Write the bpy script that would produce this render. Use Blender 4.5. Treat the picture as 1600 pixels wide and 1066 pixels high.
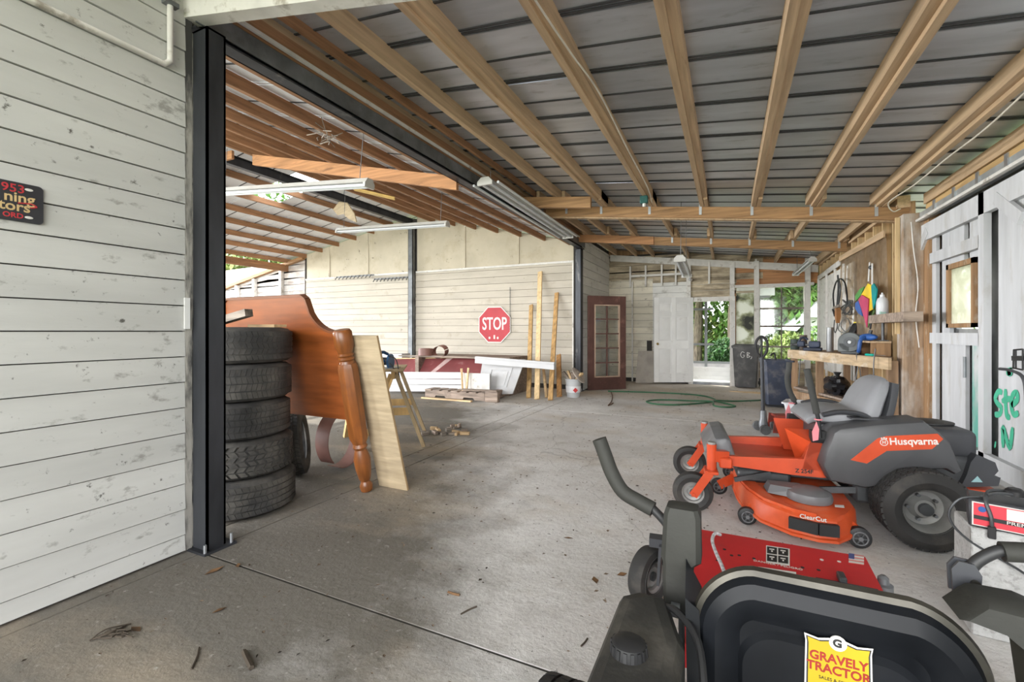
import bpy, bmesh, math, random
from mathutils import Vector as V, Matrix as MX
PI = math.pi
random.seed(7)
SC = bpy.context.scene
C = SC.collection
for _o in list(bpy.data.objects):
    bpy.data.objects.remove(_o)
# ------------------------------------------------------------------ camera
FPX, HOR, CAMH = 711.0, 518.0, 1.28
TH = math.atan(338.0 / FPX)
cam = bpy.data.objects.new('camera', bpy.data.cameras.new('camera'))
C.objects.link(cam)
cam.location = (0, 0, CAMH)
cam.rotation_euler = (PI / 2, 0, TH)
cam.data.sensor_width = 36
cam.data.lens = 36 * FPX / 1600
cam.data.shift_y = -(533 - HOR) / 1600
cam.data.clip_start = 0.02
SC.camera = cam
# ------------------------------------------------------------------ world, light, exposure
W = bpy.data.worlds.new('world'); SC.world = W; W.use_nodes = True
bg = W.node_tree.nodes['Background']
bg.inputs[0].default_value = (0.93, 0.96, 1.0, 1)
bg.inputs[1].default_value = 2.5
SC.view_settings.view_transform = 'Standard'
SC.view_settings.look = 'None'
SC.view_settings.exposure = 0.95
SC.view_settings.gamma = 1
SC.view_settings.use_curve_mapping = False
def sun(rot, e, ang, col):
    d = bpy.data.lights.new('sun', 'SUN'); d.energy = e; d.angle = ang; d.color = col
    o = bpy.data.objects.new('sun', d); C.objects.link(o); o.rotation_euler = rot
sun(V((0.5, -0.3, -0.81)).to_track_quat('-Z', 'Y').to_euler(), 3.0, 0.02, (1, 0.95, 0.86))
def area(loc, rot, sx, sy, e, col=(1, 1, 1)):
    d = bpy.data.lights.new('daylight_fill', 'AREA'); d.shape = 'RECTANGLE'; d.size = sx; d.size_y = sy; d.energy = e; d.color = col
    o = bpy.data.objects.new('daylight_fill', d); C.objects.link(o); o.location = loc; o.rotation_euler = rot
# added lamps: fill for daylight from the open front and the hall's open side
area((-1.5, -8.0, 2.6), (PI / 2, 0, 0), 12, 4.5, 760, (1, 0.98, 0.96))
area((-7.5, -3.5, 2.0), (PI / 2, 0, 0), 8, 3.4, 420, (0.95, 0.97, 1))
area((-24, 3.0, 2.4), (PI / 2, 0, -PI / 2), 10, 3.2, 2600, (0.97, 0.98, 1))
# ------------------------------------------------------------------ camera geometry: a pixel to a point in the place
SN, CS = math.sin(TH), math.cos(TH)
def ray(px, py):
    u, w = (px - 800) / FPX, (HOR - py) / FPX
    return V((-SN + u * CS, CS + u * SN, w))
def at(px, py, zc):
    return V((0, 0, CAMH)) + ray(px, py) * zc
def onz(px, py, z=0):
    r = ray(px, py); return V((0, 0, CAMH)) + r * ((z - CAMH) / r.z)
def ony(px, py, Y):
    r = ray(px, py); return V((0, 0, CAMH)) + r * (Y / r.y)
def onx(px, py, X):
    r = ray(px, py); return V((0, 0, CAMH)) + r * (X / r.x)
# ------------------------------------------------------------------ mesh builder
def Tm(x, y=0, z=0):
    return MX.Translation(V((x, y, z)) if not isinstance(x, V) else x)
def Rm(ax, a):
    return MX.Rotation(a, 4, ax)
def wm(o):
    return (wm(o.parent) @ o.matrix_basis) if o.parent else o.matrix_basis.copy()
def frame(d, up=(0, 0, 1)):
    d = V(d).normalized(); up = V(up)
    if abs(d.dot(up)) > 0.995: up = V((1, 0, 0)) if abs(d.x) < 0.9 else V((0, 1, 0))
    s = d.cross(up).normalized(); t = s.cross(d).normalized()
    return d, s, t
BOXF = [(0, 3, 2, 1), (4, 5, 6, 7), (0, 1, 5, 4), (1, 2, 6, 5), (2, 3, 7, 6), (3, 0, 4, 7)]
class MB:
    def __init__(s):
        s.v = []; s.f = []
    def add(s, vs, fs, M=None):
        n = len(s.v)
        for p in vs:
            p = V(p); s.v.append(M @ p if M else p)
        s.f += [tuple(i + n for i in f) for f in fs]
        return s
    def hexa(s, p, M=None):
        return s.add(p, BOXF, M)
    def box(s, x0, x1, y0, y1, z0, z1, M=None):
        return s.hexa([(x0, y0, z0), (x1, y0, z0), (x1, y1, z0), (x0, y1, z0), (x0, y0, z1), (x1, y0, z1), (x1, y1, z1), (x0, y1, z1)], M)
    def cbox(s, x0, x1, y0, y1, z0, z1, b=0.01, seg=1, M=None):
        bm = bmesh.new(); bmesh.ops.create_cube(bm, size=1)
        for q in bm.verts:
            q.co = V(((x0 + x1) / 2 + q.co.x * (x1 - x0), (y0 + y1) / 2 + q.co.y * (y1 - y0), (z0 + z1) / 2 + q.co.z * (z1 - z0)))
        bmesh.ops.bevel(bm, geom=bm.edges[:] + bm.verts[:], offset=b, segments=seg, profile=0.5, affect='EDGES')
        return s.frombm(bm, M)
    def frombm(s, bm, M=None):
        bm.verts.index_update()
        s.add([q.co.copy() for q in bm.verts], [[q.index for q in f.verts] for f in bm.faces], M); bm.free()
        return s
    def bar(s, p0, p1, w, h, up=(0, 0, 1)):
        p0, p1 = V(p0), V(p1); d, a, t = frame(p1 - p0, up); a = a * (w / 2); t = t * (h / 2)
        return s.hexa([p0 - a - t, p0 + a - t, p1 + a - t, p1 - a - t, p0 - a + t, p0 + a + t, p1 + a + t, p1 - a + t])
    def cyl(s, p0, p1, r0, r1=None, seg=12, M=None):
        return s.tube([p0, p1], [r0, r0 if r1 is None else r1], seg, M)
    def tube(s, path, r, seg=8, M=None, caps=True, closed=False, flat=1.0, up=(0, 0, 1)):
        path = [V(p) for p in path]; n = len(path)
        rr = r if isinstance(r, (list, tuple)) else [r] * n
        d, a, t = frame(path[1] - path[0], up); vs = []
        for i, p in enumerate(path):
            if closed: d = path[(i + 1) % n] - path[i - 1]
            elif i == 0: d = path[1] - p
            elif i == n - 1: d = p - path[i - 1]
            else: d = (path[i + 1] - p).normalized() + (p - path[i - 1]).normalized()
            d = d.normalized()
            a = (a - d * a.dot(d)).normalized(); t = a.cross(d)
            for k in range(seg):
                an = 2 * PI * k / seg
                vs.append(p + a * (math.cos(an) * rr[i]) + t * (math.sin(an) * rr[i] * flat))
        fs = []
        for i in range(n if closed else n - 1):
            j = (i + 1) % n
            for k in range(seg):
                l = (k + 1) % seg
                fs.append((i * seg + k, i * seg + l, j * seg + l, j * seg + k))
        if caps and not closed:
            fs.append(tuple(range(seg))[::-1]); fs.append(tuple((n - 1) * seg + k for k in range(seg)))
        return s.add(vs, fs, M)
    def lathe(s, prof, seg=20, M=None, closed=False, caps=True):
        vs = []; fs = []; n = len(prof)
        for r, z in prof:
            for k in range(seg):
                an = 2 * PI * k / seg; vs.append((r * math.cos(an), r * math.sin(an), z))
        for i in range(n if closed else n - 1):
            j = (i + 1) % n
            for k in range(seg):
                l = (k + 1) % seg; fs.append((i * seg + k, i * seg + l, j * seg + l, j * seg + k))
        if caps and not closed:
            fs.append(tuple(range(seg))[::-1]); fs.append(tuple((n - 1) * seg + k for k in range(seg)))
        return s.add(vs, fs, M)
    def prism(s, poly, z0, z1, M=None):
        n = len(poly); vs = [(x, y, z0) for x, y in poly] + [(x, y, z1) for x, y in poly]
        ar = sum(poly[i][0] * poly[(i + 1) % n][1] - poly[(i + 1) % n][0] * poly[i][1] for i in range(n))
        fs = [tuple(range(n))[::-1], tuple(range(n, 2 * n))] + [(i, (i + 1) % n, n + (i + 1) % n, n + i) for i in range(n)]
        if ar < 0: fs = [f[::-1] for f in fs]
        return s.add(vs, fs, M)
    def sphere(s, c, r, seg=12, rings=8, M=None):
        c = V(c); r = V((r, r, r)) if isinstance(r, (int, float)) else V(r); vs = []; fs = []
        for i in range(rings + 1):
            a = -PI / 2 + PI * i / rings
            for k in range(seg):
                b = 2 * PI * k / seg
                vs.append(c + V((r.x * math.cos(a) * math.cos(b), r.y * math.cos(a) * math.sin(b), r.z * math.sin(a))))
        for i in range(rings):
            for k in range(seg):
                l = (k + 1) % seg; fs.append((i * seg + k, i * seg + l, (i + 1) * seg + l, (i + 1) * seg + k))
        return s.add(vs, fs, M)
    def loft(s, rings, M=None, caps=True):
        n = len(rings[0]); vs = [p for r in rings for p in r]; fs = []
        for i in range(len(rings) - 1):
            for k in range(n):
                l = (k + 1) % n; fs.append((i * n + k, i * n + l, (i + 1) * n + l, (i + 1) * n + k))
        if caps: fs += [tuple(range(n))[::-1], tuple((len(rings) - 1) * n + k for k in range(n))]
        return s.add(vs, fs, M)
    def mesh(s, name, m, flat=False):
        me = bpy.data.meshes.new(name); me.from_pydata([tuple(p) for p in s.v], [], s.f)
        if m: me.materials.append(m)
        me.polygons.foreach_set('use_smooth', [not flat] * len(me.polygons))
        if not flat: me.set_sharp_from_angle(angle=math.radians(38))
        me.update(); return me
    def build(s, name, m, parent=None, world=False, flat=False):
        """world=True: the vertices are world points; they are brought into the parent's frame"""
        if world and parent:
            iv = wm(parent).inverted(); s.v = [iv @ V(p) for p in s.v]
        return put(name, s.mesh(name, m, flat), parent)
def put(name, me, parent=None, M=None):
    o = bpy.data.objects.new(name, me); C.objects.link(o); o.parent = parent
    if M is not None: o.matrix_basis = M
    return o
def empty(name, loc=(0, 0, 0), rz=0, parent=None):
    o = bpy.data.objects.new(name, None); C.objects.link(o); o.location = loc; o.rotation_euler = (0, 0, rz); o.parent = parent
    o.empty_display_size = 0.1
    return o
def tag(o, label, cat, group=None, kind=None):
    o['label'] = label; o['category'] = cat
    if group: o['group'] = group
    if kind: o['kind'] = kind
    return o
def struct(o, label=None, cat=None):
    o['kind'] = 'structure'
    if label: o['label'] = label
    if cat: o['category'] = cat
    return o
def thing(name, label, cat, loc=(0, 0, 0), rz=0, group=None):
    return tag(empty(name, loc, rz), label, cat, group)
def copytree(o, parent=None):
    c = o.copy(); C.objects.link(c); c.parent = parent
    for ch in list(o.children): copytree(ch, c)
    return c
def text(body, size, m, name='lettering', parent=None, M=None, ext=0.0008, align='CENTER', bold=0.0, sx=1.0):
    cu = bpy.data.curves.new(name, 'FONT'); cu.body = body; cu.size = size; cu.extrude = ext; cu.align_x = align; cu.align_y = 'CENTER'
    cu.offset = bold; cu.resolution_u = 3
    t = bpy.data.objects.new(name, cu)
    me = bpy.data.meshes.new_from_object(t); bpy.data.objects.remove(t); bpy.data.curves.remove(cu)
    if sx != 1.0:
        for q in me.vertices: q.co.x *= sx
    me.materials.clear(); me.materials.append(m)
    return put(name, me, parent, M)
def arc(c, r, a0, a1, n, plane='xz'):
    out = []
    for i in range(n + 1):
        a = a0 + (a1 - a0) * i / n; x, y = r * math.cos(a), r * math.sin(a)
        out.append(V(c) + (V((x, 0, y)) if plane == 'xz' else V((x, y, 0)) if plane == 'xy' else V((0, x, y))))
    return out
def smooth_path(pts, n=6):
    pts = [V(p) for p in pts]; out = []
    q = [pts[0] * 2 - pts[1]] + pts + [pts[-1] * 2 - pts[-2]]
    for i in range(1, len(q) - 2):
        for k in range(n):
            t = k / n; a, b, c, d = q[i - 1], q[i], q[i + 1], q[i + 2]
            out.append(0.5 * ((2 * b) + (c - a) * t + (2 * a - 5 * b + 4 * c - d) * t * t + (3 * b - a - 3 * c + d) * t ** 3))
    return out + [pts[-1]]
# ------------------------------------------------------------------ procedural materials
def mk(name, base, rough=0.6, metal=0.0, var=0.12, vs=5.0, st=(1, 1, 1), dirt=None, dthr=0.6, dsoft=0.08, dsc=4.0, dst=(1, 1, 1), dmax=1.0,
       bump=0.0, bsc=40.0, rnd=0.08, spec=0.4, det=4.0, c2=None, world=False, dirt2=None, d2thr=0.62, d2sc=22.0, d2max=0.9, trans=0, grime=None):
    m = bpy.data.materials.new(name); m.use_nodes = True; nt = m.node_tree; N = nt.nodes; L = nt.links.new
    b = N['Principled BSDF']; b.inputs['Roughness'].default_value = rough; b.inputs['Metallic'].default_value = metal
    b.inputs['Specular IOR Level'].default_value = spec
    tc = N.new('ShaderNodeTexCoord'); oi = N.new('ShaderNodeObjectInfo'); geo = N.new('ShaderNodeNewGeometry')
    off = N.new('ShaderNodeVectorMath'); off.operation = 'MULTIPLY_ADD'
    cmb = N.new('ShaderNodeCombineXYZ')
    for i in range(3): L(oi.outputs['Random'], cmb.inputs[i])
    L(cmb.outputs[0], off.inputs[0]); off.inputs[1].default_value = (0, 0, 0) if world else (37, 53, 71)
    L(geo.outputs['Position'] if world else tc.outputs['Object'], off.inputs[2])
    def noise(sc, stv, d=det, r=0.55):
        mp = N.new('ShaderNodeMapping'); mp.inputs['Scale'].default_value = stv; L(off.outputs[0], mp.inputs[0])
        n = N.new('ShaderNodeTexNoise'); n.inputs['Scale'].default_value = sc; n.inputs['Detail'].default_value = d; n.inputs['Roughness'].default_value = r
        L(mp.outputs[0], n.inputs[0]); return n.outputs[0]
    def ramp(src, a, bb, c0, c1):
        r = N.new('ShaderNodeMapRange'); r.inputs[1].default_value = a; r.inputs[2].default_value = bb; r.inputs[3].default_value = c0; r.inputs[4].default_value = c1
        L(src, r.inputs[0]); return r.outputs[0]
    def mix(f, a, c):
        x = N.new('ShaderNodeMix'); x.data_type = 'RGBA'
        if isinstance(f, float): x.inputs[0].default_value = f
        else: L(f, x.inputs[0])
        for s, q in ((6, a), (7, c)):
            if isinstance(q, tuple): x.inputs[s].default_value = (*q, 1)
            else: L(q, x.inputs[s])
        return x.outputs[2]
    n1 = noise(vs, st)
    lo = tuple(max(0, q * (1 - var * 1.6)) for q in base) if c2 is None else c2
    hi = tuple(min(1, q * (1 + var)) for q in base)
    col = mix(ramp(n1, 0.3, 0.7, 0, 1), lo, hi)
    if rnd:
        h = N.new('ShaderNodeHueSaturation'); L(col, h.inputs['Color']); L(ramp(oi.outputs['Random'], 0, 1, 1 - rnd, 1 + rnd), h.inputs['Value']); col = h.outputs[0]
    if dirt:
        nz = noise(dsc, dst, 6, 0.65)
        if grime:   # mildew that gathers towards one end of the boards
            sp = N.new('ShaderNodeSeparateXYZ'); L(geo.outputs['Position'], sp.inputs[0]); ad = N.new('ShaderNodeMath'); ad.operation = 'MULTIPLY_ADD'
            L(ramp(sp.outputs[grime[0]], grime[1], grime[2], 0, 1), ad.inputs[0]); ad.inputs[1].default_value = grime[3]; L(nz, ad.inputs[2]); nz = ad.outputs[0]
        col = mix(ramp(nz, dthr - dsoft, dthr + dsoft, 0, dmax), col, dirt)
    if dirt2: col = mix(ramp(noise(d2sc, (1, 1, 1), 5, 0.7), d2thr - 0.03, d2thr + 0.05, 0, d2max), col, dirt2)
    L(col, b.inputs['Base Color'])
    if bump:
        bp = N.new('ShaderNodeBump'); bp.inputs['Strength'].default_value = bump; bp.inputs['Distance'].default_value = 0.01
        L(noise(bsc, st, 6), bp.inputs['Height']); L(bp.outputs[0], b.inputs['Normal'])
    if trans: b.inputs['Transmission Weight'].default_value = trans
    return m
def glass(name, tint=(0.95, 0.98, 0.97), f=0.1):
    m = bpy.data.materials.new(name); m.use_nodes = True; nt = m.node_tree; N = nt.nodes; L = nt.links.new
    N.remove(N['Principled BSDF']); t = N.new('ShaderNodeBsdfTransparent'); t.inputs[0].default_value = (*tint, 1)
    g = N.new('ShaderNodeBsdfGlossy'); g.inputs[1].default_value = 0.05; x = N.new('ShaderNodeMixShader'); x.inputs[0].default_value = f
    L(t.outputs[0], x.inputs[1]); L(g.outputs[0], x.inputs[2]); L(x.outputs[0], N['Material Output'].inputs[0]); return m
def cloudy(name, col, f):
    """dirty translucent sheet: part clear, part scattering"""
    m = bpy.data.materials.new(name); m.use_nodes = True; nt = m.node_tree; N = nt.nodes; L = nt.links.new
    b = N['Principled BSDF']; b.inputs['Base Color'].default_value = (*col, 1); b.inputs['Roughness'].default_value = 0.35
    t = N.new('ShaderNodeBsdfTransparent'); tl = N.new('ShaderNodeBsdfTranslucent'); tl.inputs[0].default_value = (*col, 1)
    n = N.new('ShaderNodeTexNoise'); n.inputs['Scale'].default_value = 7; n.inputs['Detail'].default_value = 6
    tc = N.new('ShaderNodeTexCoord'); L(tc.outputs['Object'], n.inputs[0])
    r = N.new('ShaderNodeMapRange'); r.inputs[1].default_value = 0.35; r.inputs[2].default_value = 0.7; r.inputs[3].default_value = f - 0.25; r.inputs[4].default_value = f + 0.25
    L(n.outputs[0], r.inputs[0])
    a = N.new('ShaderNodeMixShader'); a.inputs[0].default_value = 0.6; L(b.outputs[0], a.inputs[1]); L(tl.outputs[0], a.inputs[2])
    x = N.new('ShaderNodeMixShader'); L(r.outputs[0], x.inputs[0]); L(t.outputs[0], x.inputs[1]); L(a.outputs[0], x.inputs[2])
    L(x.outputs[0], N['Material Output'].inputs[0]); return m
BLK = (0.03, 0.03, 0.028)
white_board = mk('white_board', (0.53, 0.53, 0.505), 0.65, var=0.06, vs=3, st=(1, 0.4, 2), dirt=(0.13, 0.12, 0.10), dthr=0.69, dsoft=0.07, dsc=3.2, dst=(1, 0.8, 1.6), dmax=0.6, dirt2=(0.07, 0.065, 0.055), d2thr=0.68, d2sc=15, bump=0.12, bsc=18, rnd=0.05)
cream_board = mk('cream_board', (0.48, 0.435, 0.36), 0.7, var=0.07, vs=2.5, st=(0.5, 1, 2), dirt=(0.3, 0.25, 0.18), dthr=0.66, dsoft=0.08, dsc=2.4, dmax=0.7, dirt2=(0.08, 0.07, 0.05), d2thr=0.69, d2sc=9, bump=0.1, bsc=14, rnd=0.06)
cream_panel = mk('cream_panel', (0.50, 0.445, 0.34), 0.75, var=0.08, vs=1.6, dirt=(0.35, 0.29, 0.19), dthr=0.62, dsoft=0.1, dsc=2.2, dmax=0.6, dirt2=(0.12, 0.10, 0.07), d2thr=0.66, d2sc=7, rnd=0.05)
white_far_lit = mk('white_board_far_lit', (0.72, 0.71, 0.67), 0.65, var=0.07, vs=3, st=(1, 0.4, 2), dirt=(0.2, 0.18, 0.14), dthr=0.66, dsoft=0.07, dsc=3.2, dmax=0.6, dirt2=(0.08, 0.07, 0.06), d2thr=0.67, d2sc=9, bump=0.1, bsc=14)  # lighter copy of white_board: brightness for the dim far walls put into the paint
cream_far_lit = mk('cream_board_far_lit', (0.70, 0.65, 0.53), 0.7, var=0.1, vs=2.5, st=(0.5, 1, 2), dirt=(0.3, 0.25, 0.18), dthr=0.62, dsoft=0.08, dsc=2.4, dmax=0.7, dirt2=(0.08, 0.07, 0.05), d2thr=0.66, d2sc=9, bump=0.1, bsc=14)  # lighter copy of cream_board: light on the dim back wall painted in
bare_board = mk('bare_board', (0.42, 0.36, 0.32), 0.8, var=0.25, vs=4, st=(0.4, 1, 3), dirt=(0.58, 0.57, 0.55), dthr=0.5, dsoft=0.1, dsc=2.5, dmax=0.8, bump=0.2)
old_board = mk('old_board', (0.50, 0.42, 0.30), 0.8, var=0.3, vs=4, st=(0.4, 1, 3), dirt=(0.10, 0.07, 0.04), dthr=0.58, dsoft=0.12, dsc=2.2, dst=(0.6, 1, 1.4), dmax=0.85, bump=0.2)
pine_y = mk('pine_y', (0.53, 0.375, 0.23), 0.7, var=0.16, vs=3, st=(9, 0.5, 9), dirt=(0.25, 0.15, 0.08), dthr=0.69, dsoft=0.04, dsc=5, dst=(3, 0.6, 3), dmax=0.7, bump=0.08, bsc=12)
pine_x = mk('pine_x', (0.36, 0.205, 0.095), 0.7, var=0.22, vs=3, st=(0.5, 9, 9), dirt=(0.17, 0.09, 0.04), dthr=0.66, dsoft=0.05, dsc=5, dst=(0.6, 3, 3), dmax=0.7, bump=0.08, bsc=12)
redpine_y = mk('redpine_y', (0.36, 0.19, 0.095), 0.75, var=0.22, vs=3, st=(9, 0.5, 9), dirt=(0.15, 0.08, 0.04), dthr=0.64, dsoft=0.06, dsc=4, dst=(3, 0.6, 3), dmax=0.7, bump=0.08, bsc=12)
redpine_x = mk('redpine_x', (0.42, 0.21, 0.095), 0.75, var=0.22, vs=3, st=(0.5, 9, 9), dirt=(0.16, 0.08, 0.04), dthr=0.64, dsoft=0.06, dsc=4, dst=(0.6, 3, 3), dmax=0.7, bump=0.08, bsc=12)
pine_z = mk('pine_z', (0.66, 0.48, 0.26), 0.7, var=0.15, vs=3, st=(9, 9, 0.5), dirt=(0.3, 0.17, 0.08), dthr=0.68, dsoft=0.04, dsc=5, dst=(3, 3, 0.6), dmax=0.7)
brown_z = mk('brown_z', (0.34, 0.20, 0.10), 0.75, var=0.25, vs=3, st=(9, 9, 0.5), dirt=(0.55, 0.48, 0.38), dthr=0.63, dsoft=0.07, dsc=5, dst=(2, 2, 0.8), dmax=0.6)
white_wood = mk('white_wood', (0.68, 0.66, 0.62), 0.7, var=0.1, vs=5, dirt=(0.22, 0.18, 0.13), dthr=0.62, dsoft=0.06, dsc=5, dmax=0.75, bump=0.15, bsc=20)
galv = mk('galvanised_sheet', (0.52, 0.545, 0.58), 0.40, 0.6, var=0.14, vs=1.6, st=(0.6, 3, 1), dirt=(0.24, 0.24, 0.24), dthr=0.64, dsoft=0.07, dsc=6, dst=(0.7, 2.5, 1), dmax=0.5, bump=0.12, bsc=2.5, rnd=0.06)
galv_pale = mk('pale_roof_sheet', (0.80, 0.81, 0.84), 0.55, 0.15, var=0.06, vs=1.6, dirt=(0.45, 0.45, 0.46), dthr=0.66, dsoft=0.07, dsc=4, dmax=0.5, rnd=0.05)
steel_dark = mk('dark_painted_steel', (0.045, 0.048, 0.055), 0.45, 0.4, var=0.3, vs=4, st=(1, 1, 0.3), dirt=(0.30, 0.29, 0.27), dthr=0.68, dsoft=0.08, dsc=5, dst=(1, 1, 0.35), dmax=0.6, spec=0.5)
post_edge = mk('rusty_white_edge', (0.42, 0.40, 0.36), 0.7, var=0.3, vs=3, st=(1, 1, 0.4), dirt=(0.05, 0.05, 0.05), dthr=0.5, dsoft=0.06, dsc=5, dst=(1, 1, 0.3), dmax=0.95)
white_left = mk('white_board_mildewed', (0.53, 0.53, 0.505), 0.65, var=0.06, vs=3, st=(1, 0.4, 2), dirt=(0.17, 0.16, 0.14), dthr=0.71, dsoft=0.05, dsc=10, dst=(1, 0.8, 1.4), dmax=0.6, dirt2=(0.06, 0.055, 0.045), d2thr=0.67, d2sc=17, bump=0.12, bsc=18, rnd=0.05, grime=(1, 0.5, 1.6, 0.10))
steel_grey = mk('grey_steel', (0.19, 0.20, 0.21), 0.45, 0.5, var=0.25, vs=4, dirt=(0.06, 0.055, 0.05), dthr=0.6, dsoft=0.1, dsc=3, dmax=0.7)
seam_m = mk('seam_shade_and_dirt', (0.06, 0.062, 0.065), 0.6, 0.2, var=0.3, vs=2)
hanger_m = mk('galvanised_strap', (0.45, 0.47, 0.49), 0.4, 0.8, var=0.1)
white_paint = mk('white_paint', (0.74, 0.74, 0.72), 0.45, var=0.04, vs=3, dirt=(0.38, 0.35, 0.30), dthr=0.68, dsoft=0.08, dsc=4, dmax=0.6)
dark_back = mk('dark_gap', (0.05, 0.045, 0.04), 0.9)
tube_m = mk('white_tube', (0.62, 0.64, 0.66), 0.25, var=0.02)
lampwhite = mk('lamp_enamel', (0.50, 0.49, 0.46), 0.4, var=0.06, dirt=(0.4, 0.35, 0.28), dthr=0.66, dmax=0.5)
clear = glass('clear_glass')
# ================================================================== the setting
def concrete(name):
    m = bpy.data.materials.new(name); m.use_nodes = True; nt = m.node_tree; N = nt.nodes; L = nt.links.new
    b = N['Principled BSDF']; b.inputs['Roughness'].default_value = 0.85; b.inputs['Specular IOR Level'].default_value = 0.25
    g = N.new('ShaderNodeNewGeometry')
    def noise(sc, d=6, r=0.6, st=(1, 1, 1)):
        mp = N.new('ShaderNodeMapping'); mp.inputs['Scale'].default_value = st; L(g.outputs['Position'], mp.inputs[0])
        n = N.new('ShaderNodeTexNoise'); n.inputs['Scale'].default_value = sc; n.inputs['Detail'].default_value = d; n.inputs['Roughness'].default_value = r
        L(mp.outputs[0], n.inputs[0]); return n.outputs[0]
    def ramp(src, a, bb, c0=0.0, c1=1.0):
        r = N.new('ShaderNodeMapRange'); r.inputs[1].default_value = a; r.inputs[2].default_value = bb; r.inputs[3].default_value = c0; r.inputs[4].default_value = c1
        L(src, r.inputs[0]); return r.outputs[0]
    def mix(f, a, c, mode='MIX'):
        x = N.new('ShaderNodeMix'); x.data_type = 'RGBA'; x.blend_type = mode
        L(f, x.inputs[0])
        for s, q in ((6, a), (7, c)):
            if isinstance(q, tuple): x.inputs[s].default_value = (*q, 1)
            else: L(q, x.inputs[s])
        return x.outputs[2]
    col = mix(ramp(noise(0.9), 0.35, 0.68), (0.56, 0.54, 0.515), (0.77, 0.76, 0.745))
    col = mix(ramp(noise(3.1, 8, 0.7), 0.54, 0.74, 0, 0.55), col, (0.33, 0.29, 0.24))
    # dirt tracked in on the slab by the wall, with a ragged edge
    sx = N.new('ShaderNodeSeparateXYZ'); L(g.outputs['Position'], sx.inputs[0])
    ad = N.new('ShaderNodeMath'); ad.operation = 'MULTIPLY_ADD'; L(noise(1.4, 8, 0.65), ad.inputs[0]); ad.inputs[1].default_value = 2.6; L(sx.outputs[0], ad.inputs[2])
    ady = N.new('ShaderNodeMath'); ady.operation = 'MULTIPLY_ADD'; L(sx.outputs[1], ady.inputs[0]); ady.inputs[1].default_value = 0.55; L(ad.outputs[0], ady.inputs[2])
    col = mix(ramp(ady.outputs[0], 1.75, 0.65, 0, 0.92), col, (0.125, 0.112, 0.09))
    # orange-brown sand by the far door and in the middle bay
    col = mix(ramp(noise(0.55, 5, 0.6, (1, 1.6, 1)), 0.50, 0.68, 0, 0.5), col, (0.50, 0.41, 0.30))
    ax = N.new('ShaderNodeMath'); ax.operation = 'MULTIPLY_ADD'; L(noise(1.1, 6), ax.inputs[0]); ax.inputs[1].default_value = 1.8; L(sx.outputs[1], ax.inputs[2])
    col = mix(ramp(ax.outputs[0], 9.3, 10.2, 0, 0.45), col, (0.50, 0.38, 0.25))
    col = mix(ramp(noise(14, 8, 0.75), 0.57, 0.72, 0, 0.7), col, (0.23, 0.21, 0.185))
    col = mix(ramp(noise(33, 4, 0.7), 0.63, 0.69, 0, 0.75), col, (0.09, 0.08, 0.07))
    col = mix(ramp(noise(21, 6, 0.7), 0.60, 0.72, 0, 0.4), col, (0.66, 0.64, 0.60))
    v = N.new('ShaderNodeTexVoronoi'); v.feature = 'DISTANCE_TO_EDGE'; v.inputs['Scale'].default_value = 0.33
    ns = N.new('ShaderNodeTexNoise'); ns.inputs['Scale'].default_value = 2.2; ns.inputs['Detail'].default_value = 6; L(g.outputs['Position'], ns.inputs[0])
    vm = N.new('ShaderNodeVectorMath'); vm.operation = 'MULTIPLY_ADD'; L(ns.outputs[1], vm.inputs[0]); vm.inputs[1].default_value = (0.5, 0.5, 0); L(g.outputs['Position'], vm.inputs[2])
    L(vm.outputs[0], v.inputs['Vector'])
    col = mix(ramp(v.outputs[0], 0.0, 0.0022, 0.35, 0), col, (0.12, 0.105, 0.09))
    L(col, b.inputs['Base Color'])
    bp = N.new('ShaderNodeBump'); bp.inputs['Strength'].default_value = 0.6; bp.inputs['Distance'].default_value = 0.012
    L(noise(26, 8, 0.7), bp.inputs['Height']); L(bp.outputs[0], b.inputs['Normal'])
    return m
conc = concrete('worn_concrete')
fl = struct(empty('floor'), 'worn stained concrete floor slabs with joints', 'floor')
MB().box(-24, 4, -3, 14, -0.16, -0.005).build('slab_bed', dark_back, fl)
for (x0, x1, y0, y1) in ((-2.74, 2.7, -2.4, 1.598), (-2.74, 2.7, 1.614, 6.976), (-2.74, 2.7, 6.992, 12.1), (-2.98, -2.752, -2.4, 9.7),
                         (-8.2, -2.992, -2.4, 5.4), (-8.2, -2.992, 5.412, 9.8), (-20, -8.212, -2.4, 5.4), (-20, -8.212, 5.412, 9.8)):
    MB().box(x0, x1, y0, y1, -0.12, 0).build('slab', conc, fl)

def siding(parent, p0, p1, z0, z1, bh, nrm, m, th=0.02, phase=0.0, gap=0.004, top=None, bot=None, name='plank', tilt=0.008):
    """horizontal boards from p0 to p1 (xy), each its own piece with a lapped lower edge"""
    p0, p1, n = V((*p0, 0)), V((*p1, 0)), V((*nrm, 0)).normalized()
    z = z0 + phase
    while z > z0: z -= bh
    while z < z1:
        a, b = max(z + gap, z0), min(z + bh - gap * 0.5, z1)
        if b - a > 0.02:
            j = random.uniform(-0.002, 0.002)
            o0, o1 = n * (th + tilt + j), n * (th + j)
            zz = V((0, 0, 1))
            t0 = b if top is None else min(b, top(p0)); t1 = b if top is None else min(b, top(p1))
            MB().hexa([p0 + zz * a, p1 + zz * a, p1 + zz * a + o0, p0 + zz * a + o0, p0 + zz * t0, p1 + zz * t1, p1 + zz * t1 + o1, p0 + zz * t0 + o1]).build(name, m, parent)
        z += bh
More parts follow.
